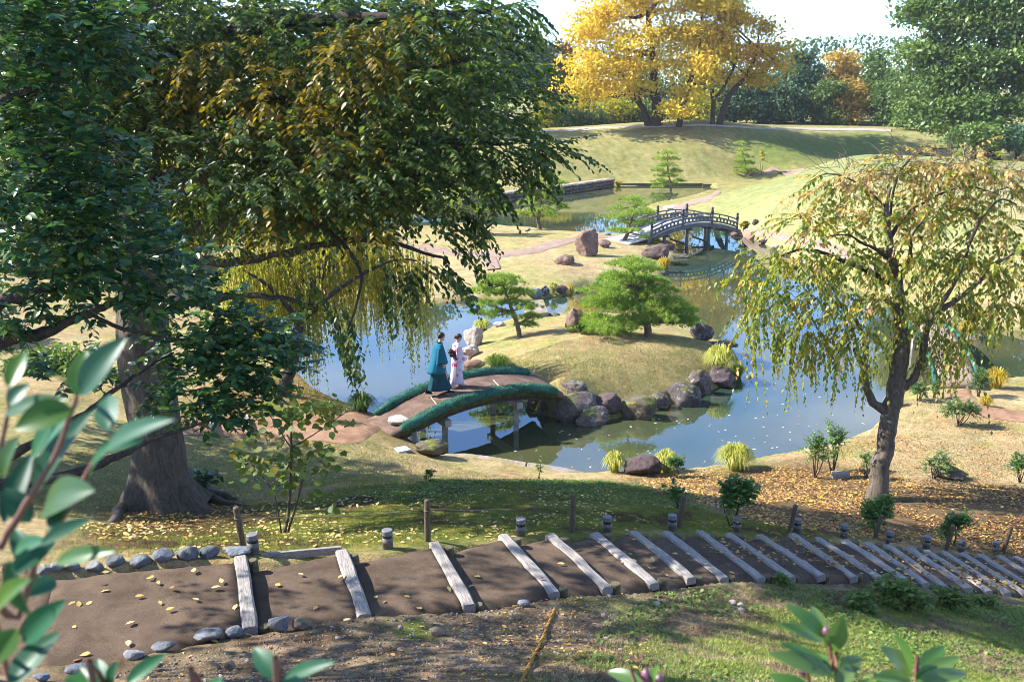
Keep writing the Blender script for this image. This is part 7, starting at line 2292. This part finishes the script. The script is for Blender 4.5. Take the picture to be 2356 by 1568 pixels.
# ------------------------------------------------------------------ trees on and behind the far hill
def crown_tree(x, y, blobs, n, leaf, mat, label, trunk=None, r0=0.4, name='tree', group='trees beyond the pond', dep=None, shell=0.45, clump=26, limbs=True, bark=None, spread=0.85, lobes=11, tv=DIA_V, tt=DIA_T):
    """blobs in reference units with depth offsets and metre radii: (x, y, dd, rx, ry, rz)"""
    p = G(x, y) if dep is None else atd(x, y, dep)
    if dep is not None:
        p.z = Hs(p.x, p.y)
    d0 = depth_of(p)
    t = empty(name, p, label, 'tree', group)
    B = [atd(bx, by, d0 + dd)[:] + (rx, ry, rz) for bx, by, dd, rx, ry, rz in blobs]
    g = np.random.default_rng(int(abs(x) * 5 + y))
    nc = max(8, n // clump)
    B2 = []
    for b in B:                                  # lobes on the big masses
        for _ in range(lobes):
            q = nrm(g.normal(size=3) * np.array([1, 1, 0.9]))
            q[2] = q[2] if q[2] > -0.4 else -q[2]
            f = g.uniform(0.4, 0.62)
            B2.append((b[0] + q[0] * b[3] * .75, b[1] + q[1] * b[4] * .75, b[2] + q[2] * b[5] * .75, b[3] * f, b[4] * f, max(b[5] * f * 1.1, 0.6 * min(b[3], b[4]) * f)))
    c, d, k = blob_pts(B2, nc, 0.33, g)
    dn = d[:, 2] < -0.35
    d[dn, 2] *= -1
    c[dn, 2] += 0.6 * np.array(B2)[k[dn], 5]
    P = np.repeat(c, clump, 0) + g.normal(0, 1, (nc * clump, 3)) * np.array([spread, spread, spread * 0.55]) * leaf * 1.7
    out = np.repeat(d, clump, 0)
    D = out * 0.6 + g.normal(0, 0.8, P.shape)
    U = out * 0.9 + np.array([0, 0, 0.9]) + g.normal(0, 0.5, P.shape)
    S = leaf * g.uniform(0.6, 1.3, len(P))
    o = leaf_mesh('crown', P, D, U, S, tv, tt)
    o = link('crown', o, mat)
    under(o, t)
    o['kind'] = 'stuff'
    bark = bark or M_BARK_D
    pts = [p + Vector((0, 0, -0.4))]
    if trunk:
        pts += [atd(tx, ty, d0 + (q[0] if q else 0)) for tx, ty, *q in trunk]
    else:
        zc = np.mean([b[2] for b in B])
        xc, yc = np.mean([b[0] for b in B]), np.mean([b[1] for b in B])
        pts += [Vector((p.x * .6 + xc * .4, p.y * .6 + yc * .4, p.z + (zc - p.z) * .6)), Vector((xc, yc, zc + 0.5))]
    limb(t, pts, list(np.linspace(r0, r0 * 0.35, len(pts))), bark, 'trunk', 9, 4, 0.03, 1)
    if limbs:
        for j, b in enumerate(B[:10]):
            q = min(pts[1:], key=lambda v: (v - Vector(b[:3])).length)
            e = Vector(b[:3])
            limb(t, [q, q.lerp(e, .5) + Vector((0, 0, -0.25)), e], [r0 * 0.4, r0 * 0.25, r0 * 0.1], bark, 'bough', 6, 4, 0.06, j)
    return t
# golden trees on the hill crest
crown_tree(1512, 290, [(1450, -60, 0, 6, 5, 3.5), (1560, -60, 0, 5, 5, 3.5), (1440, 40, 0, 4.6, 5, 2.6), (1375, 95, 0, 3.2, 4, 2.2), (1345, 150, -1, 2.6, 3.5, 1.8), (1330, 205, -2, 2.6, 3, 1.4), (1520, 20, 0, 4.5, 5, 2.5), (1470, 110, 0, 4.5, 4, 2.2), (1410, 170, -1, 3.5, 3.5, 1.6), (1390, 225, -2, 2.8, 3, 1.3), (1500, 170, -1, 3.2, 3, 1.7), (1450, 205, -1, 2.8, 3, 1.1), (1560, 110, 0, 3.2, 3, 2.2), (1400, 50, 0, 2.2, 3, 1.6), (1310, 240, -2, 1.6, 2, 0.8)],
           28000, 0.44, LM_GOLD, 'biggest golden-yellow tree with twin leaning trunks on the hill crest', [(1512, 250), (1505, 200), (1500, 120), (1490, 30)], 0.75, 'golden_tree', 'golden trees on the hill', limbs=True)
gt = bpy.data.objects['golden_tree']
gp = G(1496, 291)
gd = depth_of(gp)
limb(gt, [gp + Vector((0, 0, -0.4)), atd(1478, 250, gd), atd(1450, 205, gd), atd(1420, 160, gd), atd(1370, 140, gd)], [0.42, 0.36, 0.28, 0.18, 0.08], M_BARK_D, 'trunk', 9, 5, 0.05, 4)
limb(gt, [atd(1450, 205, gd), atd(1400, 220, gd - 1), atd(1340, 232, gd - 2), atd(1290, 240, gd - 3)], [0.16, 0.13, 0.1, 0.05], M_BARK_D, 'bough', 7, 5, 0.05, 5)
crown_tree(1562, 292, [(1600, -30, 0, 4, 4, 3), (1640, 30, 0, 3, 3, 2.3), (1620, 100, 0, 2.7, 3, 2.2), (1600, 160, -1, 2.4, 2.5, 1.6), (1580, 225, -1, 1.8, 2, 1.0), (1650, 120, 0, 2.0, 2, 1.6), (1560, 258, -2, 1.8, 2, 0.8), (1630, 190, -1, 1.6, 2, 1)],
           14000, 0.46, LM_GOLD, 'slim golden tree with one curved trunk, between the biggest and the rusty one', [(1572, 240), (1588, 190), (1605, 120), (1615, 40)], 0.38, 'golden_tree', 'golden trees on the hill')
crown_tree(1655, 287, [(1690, 70, 0, 2.4, 2.5, 1.8), (1745, 75, 0, 1.8, 2, 1.3), (1670, 130, 0, 2.2, 2.5, 1.5), (1730, 130, 0, 2.4, 2.5, 1.4), (1790, 110, 0, 1.5, 1.6, 1.0), (1700, 185, 0, 2.4, 2.2, 1.2), (1770, 160, 0, 1.8, 1.8, 1.0), (1665, 30, 0, 1.8, 2, 1.2), (1750, 190, 0, 1.5, 1.6, .7), (1810, 150, 0, .8, 1, .6)],
           7800, 0.42, LM_RUST, 'sparser rusty-orange tree with two dark spreading trunks on the hill crest', [(1668, 240), (1690, 205), (1720, 170), (1745, 110)], 0.42, 'rusty_tree', 'golden trees on the hill', spread=1.0)
rt = bpy.data.objects['rusty_tree']
rp = G(1640, 287); rd = depth_of(rp)
limb(rt, [rp + Vector((0, 0, -.4)), atd(1641, 230, rd), atd(1636, 180, rd), atd(1650, 110, rd), atd(1665, 50, rd)], [0.3, 0.26, 0.2, 0.12, 0.05], M_BARK_D, 'trunk', 8, 5, 0.05, 7)
limb(rt, [atd(1641, 230, rd), atd(1665, 200, rd), atd(1690, 150, rd), atd(1700, 90, rd)], [0.2, 0.17, 0.12, 0.05], M_BARK_D, 'bough', 8, 5, 0.05, 8)
# shrubs and trees along the back
def dome(x, y, w, h, dep, mat, label, n=5200, leaf=0.5, seed=0, cone=False, r0=0.3, name='tree', bare=0.12, group='trees beyond the pond'):
    g = np.random.default_rng(seed + int(abs(x)))
    m = dep / VF
    bl = []
    W, Hh = w / 2, h
    for k in range(13):
        fy = g.uniform(bare, 0.96)
        ww = (1 - fy) ** 0.8 if cone else math.sqrt(max(0.05, 1 - (2 * fy - 0.75) ** 2 / 1.7))
        bl.append((x + g.uniform(-0.75, 0.75) * W * ww, y - fy * Hh, g.uniform(-0.5, 0.5) * W * m, max(0.5, W * m * ww * g.uniform(0.35, 0.55)), max(0.5, W * m * ww * 0.45), max(0.4, Hh * m * g.uniform(0.08, 0.15))))
    bl.append((x, y - Hh * 0.45, 0, W * m * 0.6, W * m * .5, Hh * m * 0.3))
    bl.append((x, y - Hh * 0.93, 0, W * m * (0.16 if cone else .4), W * m * .2, Hh * m * 0.08))
    return crown_tree(x, y, bl, int(n * 1.35), leaf * 1.2, mat, label, None, r0, name, group, dep, limbs=False, lobes=7)
dome(1165, 320, 150, 280, 140, LM_FARPINE, 'tall dark pine left of the golden tree, against the sky', 7000, 0.45, 1, name='tall_pine', bare=0.35)
dome(1235, 300, 110, 220, 138, LM_FARPINE, 'second dark pine with flat tiers between overhanging leaves and red tree', 5000, 0.45, 2, name='tall_pine', bare=0.3)
dome(1288, 292, 74, 200, 142, LM_FARR, 'dark red-brown tree just left of the golden tree', 4200, 0.42, 3)
dome(1335, 292, 100, 52, 130, LM_FARG, 'light green rounded bush under the golden tree', 2600, 0.36, 4, name='bush', bare=0)
dome(1275, 298, 90, 70, 132, LM_FARY, 'yellow-green bush left of the light green one under the golden tree', 2600, 0.36, 5, name='bush', bare=0)
dome(1410, 290, 120, 60, 134, LM_FARY, 'bright yellow-green bush behind the leaning trunk', 3200, 0.36, 6, name='bush', bare=0)
dome(1475, 290, 90, 50, 136, LM_FARG, 'green bush behind the twin trunks', 2200, 0.36, 7, name='bush', bare=0)
dome(1610, 290, 110, 75, 134, LM_FARY, 'yellow-leaved bush between the slim golden and the rusty trunk', 3200, 0.36, 8, name='bush', bare=0)
dome(1345, 285, 130, 110, 150, LM_FARB, 'dark green tree in shade behind the golden boughs', 3600, 0.45, 9)
dome(1480, 285, 170, 120, 152, LM_FARB, 'dark green tree filling the gap behind the twin trunks', 3800, 0.45, 10)
dome(1690, 290, 110, 110, 138, LM_FARB, 'blue-green conifer right behind the rusty trunks', 4600, 0.40, 11)
dome(1745, 292, 100, 120, 140, LM_FARB, 'blue-green layered conifer right of the rusty tree', 4600, 0.40, 12)
dome(1600, 285, 130, 140, 150, LM_FARB, 'dark conifer behind the slim golden tree', 4000, 0.45, 13)
dome(1845, 296, 130, 170, 142, LM_FARB, 'tallest dark blue-green tree in the gap below open sky', 6500, 0.42, 14, cone=False)
dome(1795, 294, 90, 100, 138, LM_FARB, 'lower dark tree left of the tallest blue-green one', 4200, 0.40, 15)
dome(1895, 296, 90, 100, 138, LM_FARG, 'mid green tree right of the tallest blue-green one', 4200, 0.40, 16)
dome(1940, 298, 100, 172, 150, LM_FARO, 'ochre-brown autumn tree between green ones', 5200, 0.42, 17)
dome(1955, 298, 70, 110, 138, LM_FARO, 'smaller ochre tree before the grey-green spire', 3200, 0.40, 18)
dome(2015, 300, 100, 176, 140, LM_FARG, 'grey-green pointed tree right of the ochre ones', 5600, 0.42, 19, cone=True)
dome(2070, 302, 90, 130, 134, LM_FARG, 'grey-green tree beside the giant camphor', 4200, 0.42, 20)
dome(2115, 306, 110, 120, 125, LM_CAMPH, 'low light green tree at the foot of the giant camphor', 4600, 0.40, 21)
# far woods closing the horizon
g_ = np.random.default_rng(91)
nW = 52000
a_ = np.radians(g_.uniform(-62, 62, nW))
r_ = g_.uniform(165, 195, nW)
hh_ = 9.5 + 5.5 * fbm(a_ * 14, r_ * 0.02, seed=92)
zz_ = 4.4 + hh_ * g_.random(nW) ** 0.75
PW = np.stack([r_ * np.sin(a_), r_ * np.cos(a_), zz_], 1)
fw = link('far_woods', leaf_mesh('far_woods', PW, g_.normal(0, 1, PW.shape), g_.normal(0, .6, PW.shape) + np.array([0, -0.4, 1.0]), g_.uniform(0.5, 1.0, nW), DIA_V, DIA_T), LM_FARB)
tag(fw, 'far-off dark wood closing the horizon behind the park trees', 'woods', None, 'stuff')
# giant camphor at the right
crown_tree(2290, 330, [(2120, 60, 0, 2.4, 3, 2.5), (2180, -30, 0, 4, 4, 3.5), (2280, -60, 0, 5, 5, 4), (2390, -20, 0, 5, 5, 4), (2130, 140, 0, 2.8, 3, 2), (2220, 80, -1, 3.6, 3, 3), (2320, 60, -2, 4, 3, 3), (2420, 90, -1, 4, 3, 3), (2170, 210, -1, 3.2, 3, 2), (2260, 170, -3, 3.2, 3, 2.2), (2350, 170, -4, 3.2, 3, 2.2), (2140, 270, -2, 2.4, 3, 1.4), (2230, 260, -4, 2.8, 2.5, 1.5), (2320, 265, -5, 2.6, 2.5, 1.4), (2410, 220, -3, 3.5, 3, 2.5), (2190, 300, -4, 2, 2, 1), (2270, 310, -6, 2, 2, .9)],
           75000, 0.5, LM_CAMPH, 'giant rounded green camphor tree filling the upper right', [(2290, 280), (2280, 180), (2280, 40)], 0.9, 'camphor_tree', dep=102, clump=30, lobes=16)
dome(2345, 345, 70, 60, 92, LM_FARB, 'dark shrub in shade under the giant camphor', 2200, 0.3, 22, name='bush', bare=0)
dome(2240, 335, 120, 40, 92, LM_CAMPH, 'low green shrubs in front of the giant camphor', 2600, 0.3, 23, name='bush', bare=0)
dome(2480, 360, 160, 260, 90, LM_CAMPH, 'tall green tree right of the giant camphor, mostly out of view', 5200, 0.36, 24)
# left background behind the big tree
for k, (x, y, w, h, dep, m_, lab) in enumerate([
    (-150, 330, 260, 300, 105, LM_FARG, 'green background tree far to the left behind the camellia'), (40, 330, 240, 330, 110, LM_FARB, 'dark background tree behind the camellia branches'),
    (230, 325, 240, 300, 112, LM_FARG, 'green background tree left of the big trunk'), (430, 322, 240, 320, 112, LM_FARB, 'dark background tree right of the big trunk'),
    (620, 318, 240, 300, 114, LM_FARY, 'yellowing background tree behind the dark boughs'), (790, 316, 220, 320, 114, LM_FARB, 'dark background tree behind the middle of the overhanging boughs'),
    (960, 330, 190, 330, 112, LM_FARB, 'tall dark tree that shades the left of the hill'), (1090, 318, 140, 240, 128, LM_FARG, 'green background tree at the tip of the overhanging boughs')]):
    dome(x, y, w, h, dep, m_, lab, 4200, 0.5, 30 + k)
for k, (x, y, w, h, dep, m_, lab) in enumerate([
    (120, 640, 320, 260, 48, LM_FARG, 'shrubbery tree low behind the camellia'), (420, 610, 280, 220, 52, LM_FARY, 'yellow-green tree low behind the big trunk'), (680, 560, 240, 150, 62, LM_FARG, 'green tree behind the willow'), (-120, 830, 240, 150, 34, LM_FARB, 'dark shrubbery at the left behind the camellia'), (140, 930, 220, 90, 30, LM_FARG, 'dark bushes left of the big trunk'), (860, 510, 160, 100, 72, LM_FARY, 'yellow-green tree behind the upper willow strands')]):
    dome(x, y, w, h, dep, m_, lab, 5200, 0.22 if dep < 40 else 0.3, 60 + k, bare=0.0, group='trees left of the pond')

# ------------------------------------------------------------------ leaves, grass and weeds on the ground
def on_ground(n, region, seed=0, lift=0.012):
    """n random ground points inside a polygon given in reference units"""
    g = np.random.default_rng(seed)
    poly = np.array([tuple(G(*p))[:2] for p in region])
    lo, hi = poly.min(0), poly.max(0)
    out = np.empty((0, 2))
    while len(out) < n:
        q = lo + g.random((n * 2, 2)) * (hi - lo)
        q = q[inside(q[:, 0], q[:, 1], poly)]
        out = np.concatenate([out, q])
    q = out[:n]
    z = sheet(q[:, 0], q[:, 1], gzG) + lift
    ok = z > 0.08
    return np.stack([q[:, 0], q[:, 1], z], 1)[ok]
LM_FALL = leaf_mat('fallen_leaf', [(0.0, (0.07, 0.035, 0.028)), (0.3, (0.17, 0.08, 0.045)), (0.55, (0.40, 0.21, 0.05)), (0.8, (0.55, 0.36, 0.08)), (1.0, (0.50, 0.40, 0.26))], 0.6, 0.3, 0.15)
LM_FALLY = leaf_mat('fallen_yellow_leaf', [(0.0, (0.42, 0.27, 0.08)), (0.5, (0.58, 0.42, 0.13)), (1.0, (0.66, 0.55, 0.30))], 0.6, 0.3, 0.15)
def scatter(name, region, n, size, mat, label, cat, seed, tv=OVAL_V, tt=OVAL_T, lift=0.012, tiltn=0.35):
    P = on_ground(int(n * 1.7), region, seed, lift)
    g = np.random.default_rng(seed + 9)
    dn = fbm(P[:, 0] * 0.9, P[:, 1] * 0.9, seed=seed + 60, oct=3)
    P = P[g.random(len(P)) < sstep(0.30, 0.66, dn) * 1.15]
    k = len(P)
    a = g.uniform(0, 6.28, k)
    D = np.stack([np.cos(a), np.sin(a), g.normal(0, 0.18, k)], 1)
    U = np.stack([g.normal(0, tiltn, k), g.normal(0, tiltn, k), np.ones(k)], 1)
    o = link(name, leaf_mesh(name, P, D, U, size * g.uniform(0.4, 1.35, k), tv, tt), mat)
    return tag(o, label, cat, None, 'stuff')
LIT = [(1470, 1100), (1700, 1082), (1860, 1055), (2000, 1070), (2100, 1105), (2356, 1120), (2500, 1150), (2500, 1340), (2200, 1265), (1980, 1235), (1800, 1215), (1640, 1170), (1500, 1130)]
scatter('fallen_leaves', LIT, 17000, 0.075, LM_FALL, 'thick litter of brown and yellow fallen leaves under the cherry', 'leaf litter', 1)
scatter('fallen_leaves', [(1350, 1095), (1850, 1050), (2020, 1010), (2356, 960), (2500, 1000), (2500, 1180), (1900, 1110), (1500, 1110)], 5000, 0.06, LM_FALL, 'thin scatter of fallen leaves on the sunny shore lawn', 'leaf litter', 2)
scatter('fallen_leaves', [(1500, 1230), (2356, 1262), (2500, 1380), (2250, 1372), (1900, 1335), (1700, 1330)], 0 + 700, 0.075, LM_FALL, 'scatter of fallen leaves at the lower stair edges', 'leaf litter', 3, lift=0.26)
scatter('fallen_leaves', [(130, 1290), (240, 1190), (450, 1165), (700, 1150), (1000, 1130), (1400, 1130), (1640, 1180), (1650, 1215), (1200, 1235), (900, 1255), (600, 1270)], 1500, 0.075, LM_FALLY, 'pale yellow fallen leaves sprinkled over the mossy slope', 'leaf litter', 4)
scatter('fallen_leaves', [(200, 1240), (300, 1160), (540, 1155), (640, 1185), (420, 1245)], 900, 0.075, LM_FALL, 'brown and yellow fallen leaves round the foot of the big trunk', 'leaf litter', 5)
scatter('fallen_leaves', [(300, 1530), (650, 1465), (1100, 1410), (1500, 1360), (1500, 1640), (700, 1640), (200, 1640)], 1500, 0.05, LM_FALL, 'small curled brown leaves on the gritty soil below the stairs', 'leaf litter', 6)
scatter('fallen_leaves', [(430, 985), (500, 900), (700, 860), (860, 950), (800, 970), (600, 965)], 1800, 0.06, LM_FALL, 'orange-brown fallen leaves on the bank under the willow', 'leaf litter', 7)
scatter('fallen_leaves', [(0, 1060), (430, 1010), (860, 1030), (900, 1090), (560, 1150), (200, 1180)], 320, 0.07, LM_FALLY, 'few pale leaves on the shaded lawn beside the big trunk', 'leaf litter', 8)
# single leaves lying on the landing and treads
leafm = [leaf_proto(OVAL_V, OVAL_T, LM_FALLY), leaf_proto(OVAL_V, OVAL_T, LM_FALL)]
def tread_z(x, y):
    s = x * _SD[0] + y * _SD[1]
    i = int(np.searchsorted(_SS, s))
    return LOG_Z[min(i, 22)] + 0.035
LP = [(445, 1315, 0), (336, 1330, 0), (346, 1328, 0), (362, 1335, 1), (232, 1360, 0), (310, 1371, 0), (391, 1350, 1), (485, 1351, 0), (511, 1340, 0), (173, 1382, 0), (182, 1395, 0), (200, 1391, 0), (366, 1380, 0), (443, 1375, 0), (546, 1388, 0), (310, 1427, 0), (174, 1443, 0), (296, 1471, 0), (485, 1469, 0), (167, 1520, 1), (209, 1500, 0), (340, 1514, 1), (430, 1502, 0), (407, 1517, 0), (125, 1578, 0), (248, 1342, 1), (235, 1316, 0), (380, 1402, 1), (686, 1318, 0), (792, 1320, 0), (645, 1346, 1), (730, 1392, 1), (790, 1427, 0), (862, 1375, 0), (970, 1400, 0), (930, 1368, 1), (1030, 1347, 0), (886, 1380, 1), (1090, 1324, 0), (1098, 1322, 1), (1089, 1344, 0), (1300, 1296, 0), (1330, 1280, 1), (1240, 1330, 1), (1420, 1290, 1), (1500, 1318, 1), (1570, 1300, 0)]
g_ = np.random.default_rng(5)
for (x, y, m_) in LP:
    z = 4.7
    for _ in range(6):
        p = at(x, y, z)
        z = tread_z(p.x, p.y)
    p = at(x, y, z)
    o = link('fallen_leaf', leafm[m_])
    o.location = p
    s = g_.uniform(0.075, 0.115) if m_ == 0 else g_.uniform(0.06, 0.10)
    o.scale = (s, s * 1.1, s * 0.5)
    o.rotation_euler = (R(g_.normal(0, 10)), R(g_.normal(0, 10)), g_.uniform(0, 6.28))
    tag(o, 'single pale yellow fallen leaf on the brown stair soil' if m_ == 0 else 'single curled brown fallen leaf on the stair soil', 'leaf', 'yellow leaves on the stairs' if m_ == 0 else 'brown leaves on the stairs')
for i in range(150):
    j = int(g_.integers(6, 22))
    u, l = LOGS[j]; pu, pl = LOGS[j - 1]
    a, b = g_.uniform(0.15, 0.95), g_.uniform(0.1, 0.95)
    q = pu.lerp(u, a).lerp(pl.lerp(l, a), b)
    o = link('fallen_leaf', leafm[int(g_.random() < 0.55)])
    o.location = (q.x, q.y, LOG_Z[j] + 0.04)
    s = g_.uniform(0.06, 0.10)
    o.scale = (s, s * 1.1, s * 0.5)
    o.rotation_euler = (R(g_.normal(0, 8)), R(g_.normal(0, 12)), g_.uniform(0, 6.28))
    tag(o, 'fallen autumn leaf lying on the lower stair treads', 'leaf', 'leaves on the lower treads')
# leaves afloat
fl = leaf_proto(OVAL_V * np.array([1, 1, 0.2]), OVAL_T, leaf_mat('floating_leaf', [(0, (0.45, 0.30, 0.14)), (1, (0.75, 0.68, 0.55))], 0.5, 0.3, 0.1))
FLT = poly_at([(1290, 990), (1420, 985), (1560, 950), (1680, 905), (1760, 890), (2010, 930), (1990, 985), (1850, 1030), (1700, 1055), (1500, 1078), (1330, 1082), (1180, 1050), (1200, 1000)])
lo_, hi_ = FLT.min(0), FLT.max(0)
k = 0
while k < 70:
    q = lo_ + g_.random(2) * (hi_ - lo_)
    if not inside(np.array([q[0]]), np.array([q[1]]), FLT)[0] or water_dist(np.array([q[0]]), np.array([q[1]]))[0] < 0.25:
        continue
    k += 1
    o = link('floating_leaf', fl)
    o.location = (q[0], q[1], 0.006)
    s = g_.uniform(0.06, 0.13)
    o.scale = (s, s, s)
    o.rotation_euler = (0, 0, g_.uniform(0, 6.28))
    tag(o, 'pale fallen leaf floating on the still water before the island', 'leaf', 'leaves afloat on the pond')

# short grass and moss blades
N = Nodes('short_grass')
ca = N.n('ShaderNodeAttribute', attribute_name='tint')
ge = N.n('ShaderNodeNewGeometry')
kk_ = N.ramp(ge.outputs['Random Per Island'], [(0, (0.6, 0.6, 0.6)), (1, (1.5, 1.45, 1.3))])
M_GRASS = N.done(N.bsdf(N.mix(1.0, ca.outputs['Color'], kk_, 'MULTIPLY'), 0.8, 0.15))
def turf(region, n, h, w, label, seed, name='grass', boost=(1, 1, 1), lean=0.6):
    P = on_ground(n, region, seed, -0.005)
    g = np.random.default_rng(seed + 3)
    k = len(P)
    c = sheet(P[:, 0], P[:, 1], gcG) * np.array(boost)[None]
    D = nrm(np.stack([g.normal(0, lean, k), g.normal(0, lean, k), np.ones(k)], 1))
    a = g.uniform(0, 6.28, k)
    sd = np.stack([np.cos(a), np.sin(a), np.zeros(k)], 1) * w
    L = h * g.uniform(0.5, 1.3, (k, 1))
    V = np.stack([P - sd, P + sd, P + D * L], 1)
    C = np.repeat(c[:, None], 3, 1).reshape(-1, 3)
    o = link(name, np_mesh(name, V.reshape(-1, 3), np.arange(3 * k).reshape(-1, 3), False, C), M_GRASS)
    return tag(o, label, 'grass', None, 'stuff')
turf([(-150, 1075), (430, 1005), (860, 1015), (980, 1055), (1100, 1085), (1330, 1102), (1500, 1100), (1350, 1112), (1100, 1108), (900, 1118), (500, 1165), (200, 1190), (-150, 1200)], 90000, 0.05, 0.006, 'short lawn grass between the big tree and the shore slabs', 1)
turf([(100, 1290), (250, 1195), (450, 1165), (700, 1140), (900, 1115), (1100, 1106), (1350, 1106), (1560, 1125), (1640, 1180), (1900, 1215), (2020, 1245), (1800, 1225), (1500, 1218), (1150, 1228), (900, 1250), (600, 1275)], 110000, 0.035, 0.005, 'soft moss and fine grass on the slope above the stairs', 2, 'moss', (1.15, 1.2, 1.0), 0.8)
turf([(1100, 860), (1250, 800), (1400, 765), (1600, 780), (1690, 830), (1660, 880), (1520, 920), (1400, 935), (1310, 930), (1240, 880)], 50000, 0.05, 0.008, 'short dry lawn on the island', 3)
turf([(1380, 1445), (1500, 1362), (1700, 1345), (2000, 1358), (2300, 1390), (2500, 1400), (2500, 1640), (1300, 1640), (1200, 1570)], 70000, 0.05, 0.0045, 'sunlit short grass below the lower stairs', 4, 'grass', (1.1, 1.2, 1.0), 0.9)
turf([(1750, 1075), (2000, 1000), (2060, 920), (2356, 930), (2500, 960), (2500, 1140), (2100, 1110)], 60000, 0.04, 0.006, 'dry sunny lawn right of the cherry', 5)
scatter('weed_cover', [(1380, 1450), (1500, 1368), (1700, 1348), (2000, 1360), (2300, 1390), (2500, 1400), (2500, 1640), (1250, 1640)], 9000, 0.045, LM_BRIGHT, 'low leafy weeds covering the sunny bank below the stairs', 'weeds', 21, ROUND_V, OVAL_T, 0.02, 0.6)
scatter('weed_cover', [(700, 1140), (900, 1115), (1100, 1106), (1350, 1106), (1560, 1125), (1640, 1175), (1300, 1150), (900, 1150)], 3800, 0.05, LM_BRIGHT, 'leafy weeds along the crest of the mossy bank', 'weeds', 22, ROUND_V, OVAL_T, 0.025, 0.6)
# grit
V_, F_ = ico(1)
GP = on_ground(3000, [(150, 1560), (600, 1462), (1100, 1402), (1400, 1360), (1600, 1345), (1500, 1480), (1000, 1560), (600, 1640), (100, 1640)], 31, 0.0)
g_ = np.random.default_rng(8)
sz = g_.uniform(0.005, 0.02, len(GP)) * np.where(g_.random(len(GP)) < 0.06, 2.0, 1.0)
VV = (GP[:, None, :] + V_[None] * sz[:, None, None] * g_.uniform(0.6, 1.2, (len(GP), 1, 3))).reshape(-1, 3)
FF = (F_[None] + (np.arange(len(GP)) * len(V_))[:, None, None]).reshape(-1, 3)
N = Nodes('grit')
ge = N.n('ShaderNodeNewGeometry')
M_GRIT = N.done(N.bsdf(N.ramp(ge.outputs['Random Per Island'], [(0, (0.08, 0.06, 0.045)), (0.6, (0.17, 0.135, 0.11)), (1, (0.34, 0.30, 0.26))]), 0.9, 0.2))
tag(link('gravel', np_mesh('gravel', VV, FF), M_GRIT), 'loose grey gravel strewn over the soil below the stairs', 'gravel', None, 'stuff')
# dry twigs on the same soil
GP = on_ground(2600, [(250, 1560), (650, 1480), (1100, 1420), (1500, 1370), (1750, 1370), (1500, 1640), (300, 1640)], 33, 0.012)
a = g_.uniform(0, 6.28, len(GP))
L = g_.uniform(0.03, 0.12, len(GP))[:, None]
d = np.stack([np.cos(a), np.sin(a), g_.normal(0.1, 0.12, len(a))], 1)
V, T = tri_tubes(GP, GP + d * L * .5 + g_.normal(0, .006, GP.shape), GP + d * L, np.full(len(GP), 0.0028))
tag(link('dry_twigs', np_mesh('dry_twigs', V, T), solid('dry_twig', (0.30, 0.21, 0.15), 0.9, 0.1, 0.4, 20)), 'dry twigs and straw lying on the soil below the stairs', 'twigs', None, 'stuff')

# ------------------------------------------------------------------ autumn haze in the air
N = Nodes('haze')
pv = N.n('ShaderNodeVolumePrincipled')
pv.inputs['Color'].default_value = (0.93, 0.96, 1.0, 1)
pv.inputs['Density'].default_value = 0.0002
pv.inputs['Anisotropy'].default_value = 0.2
N.l(pv.outputs[0], N.out.inputs['Volume'])
hz = MB().box((0, 130, 13), (760, 700, 31)).build('haze', N.m)
tag(hz, 'thin pale haze hanging over the whole garden', 'haze', None, 'stuff')
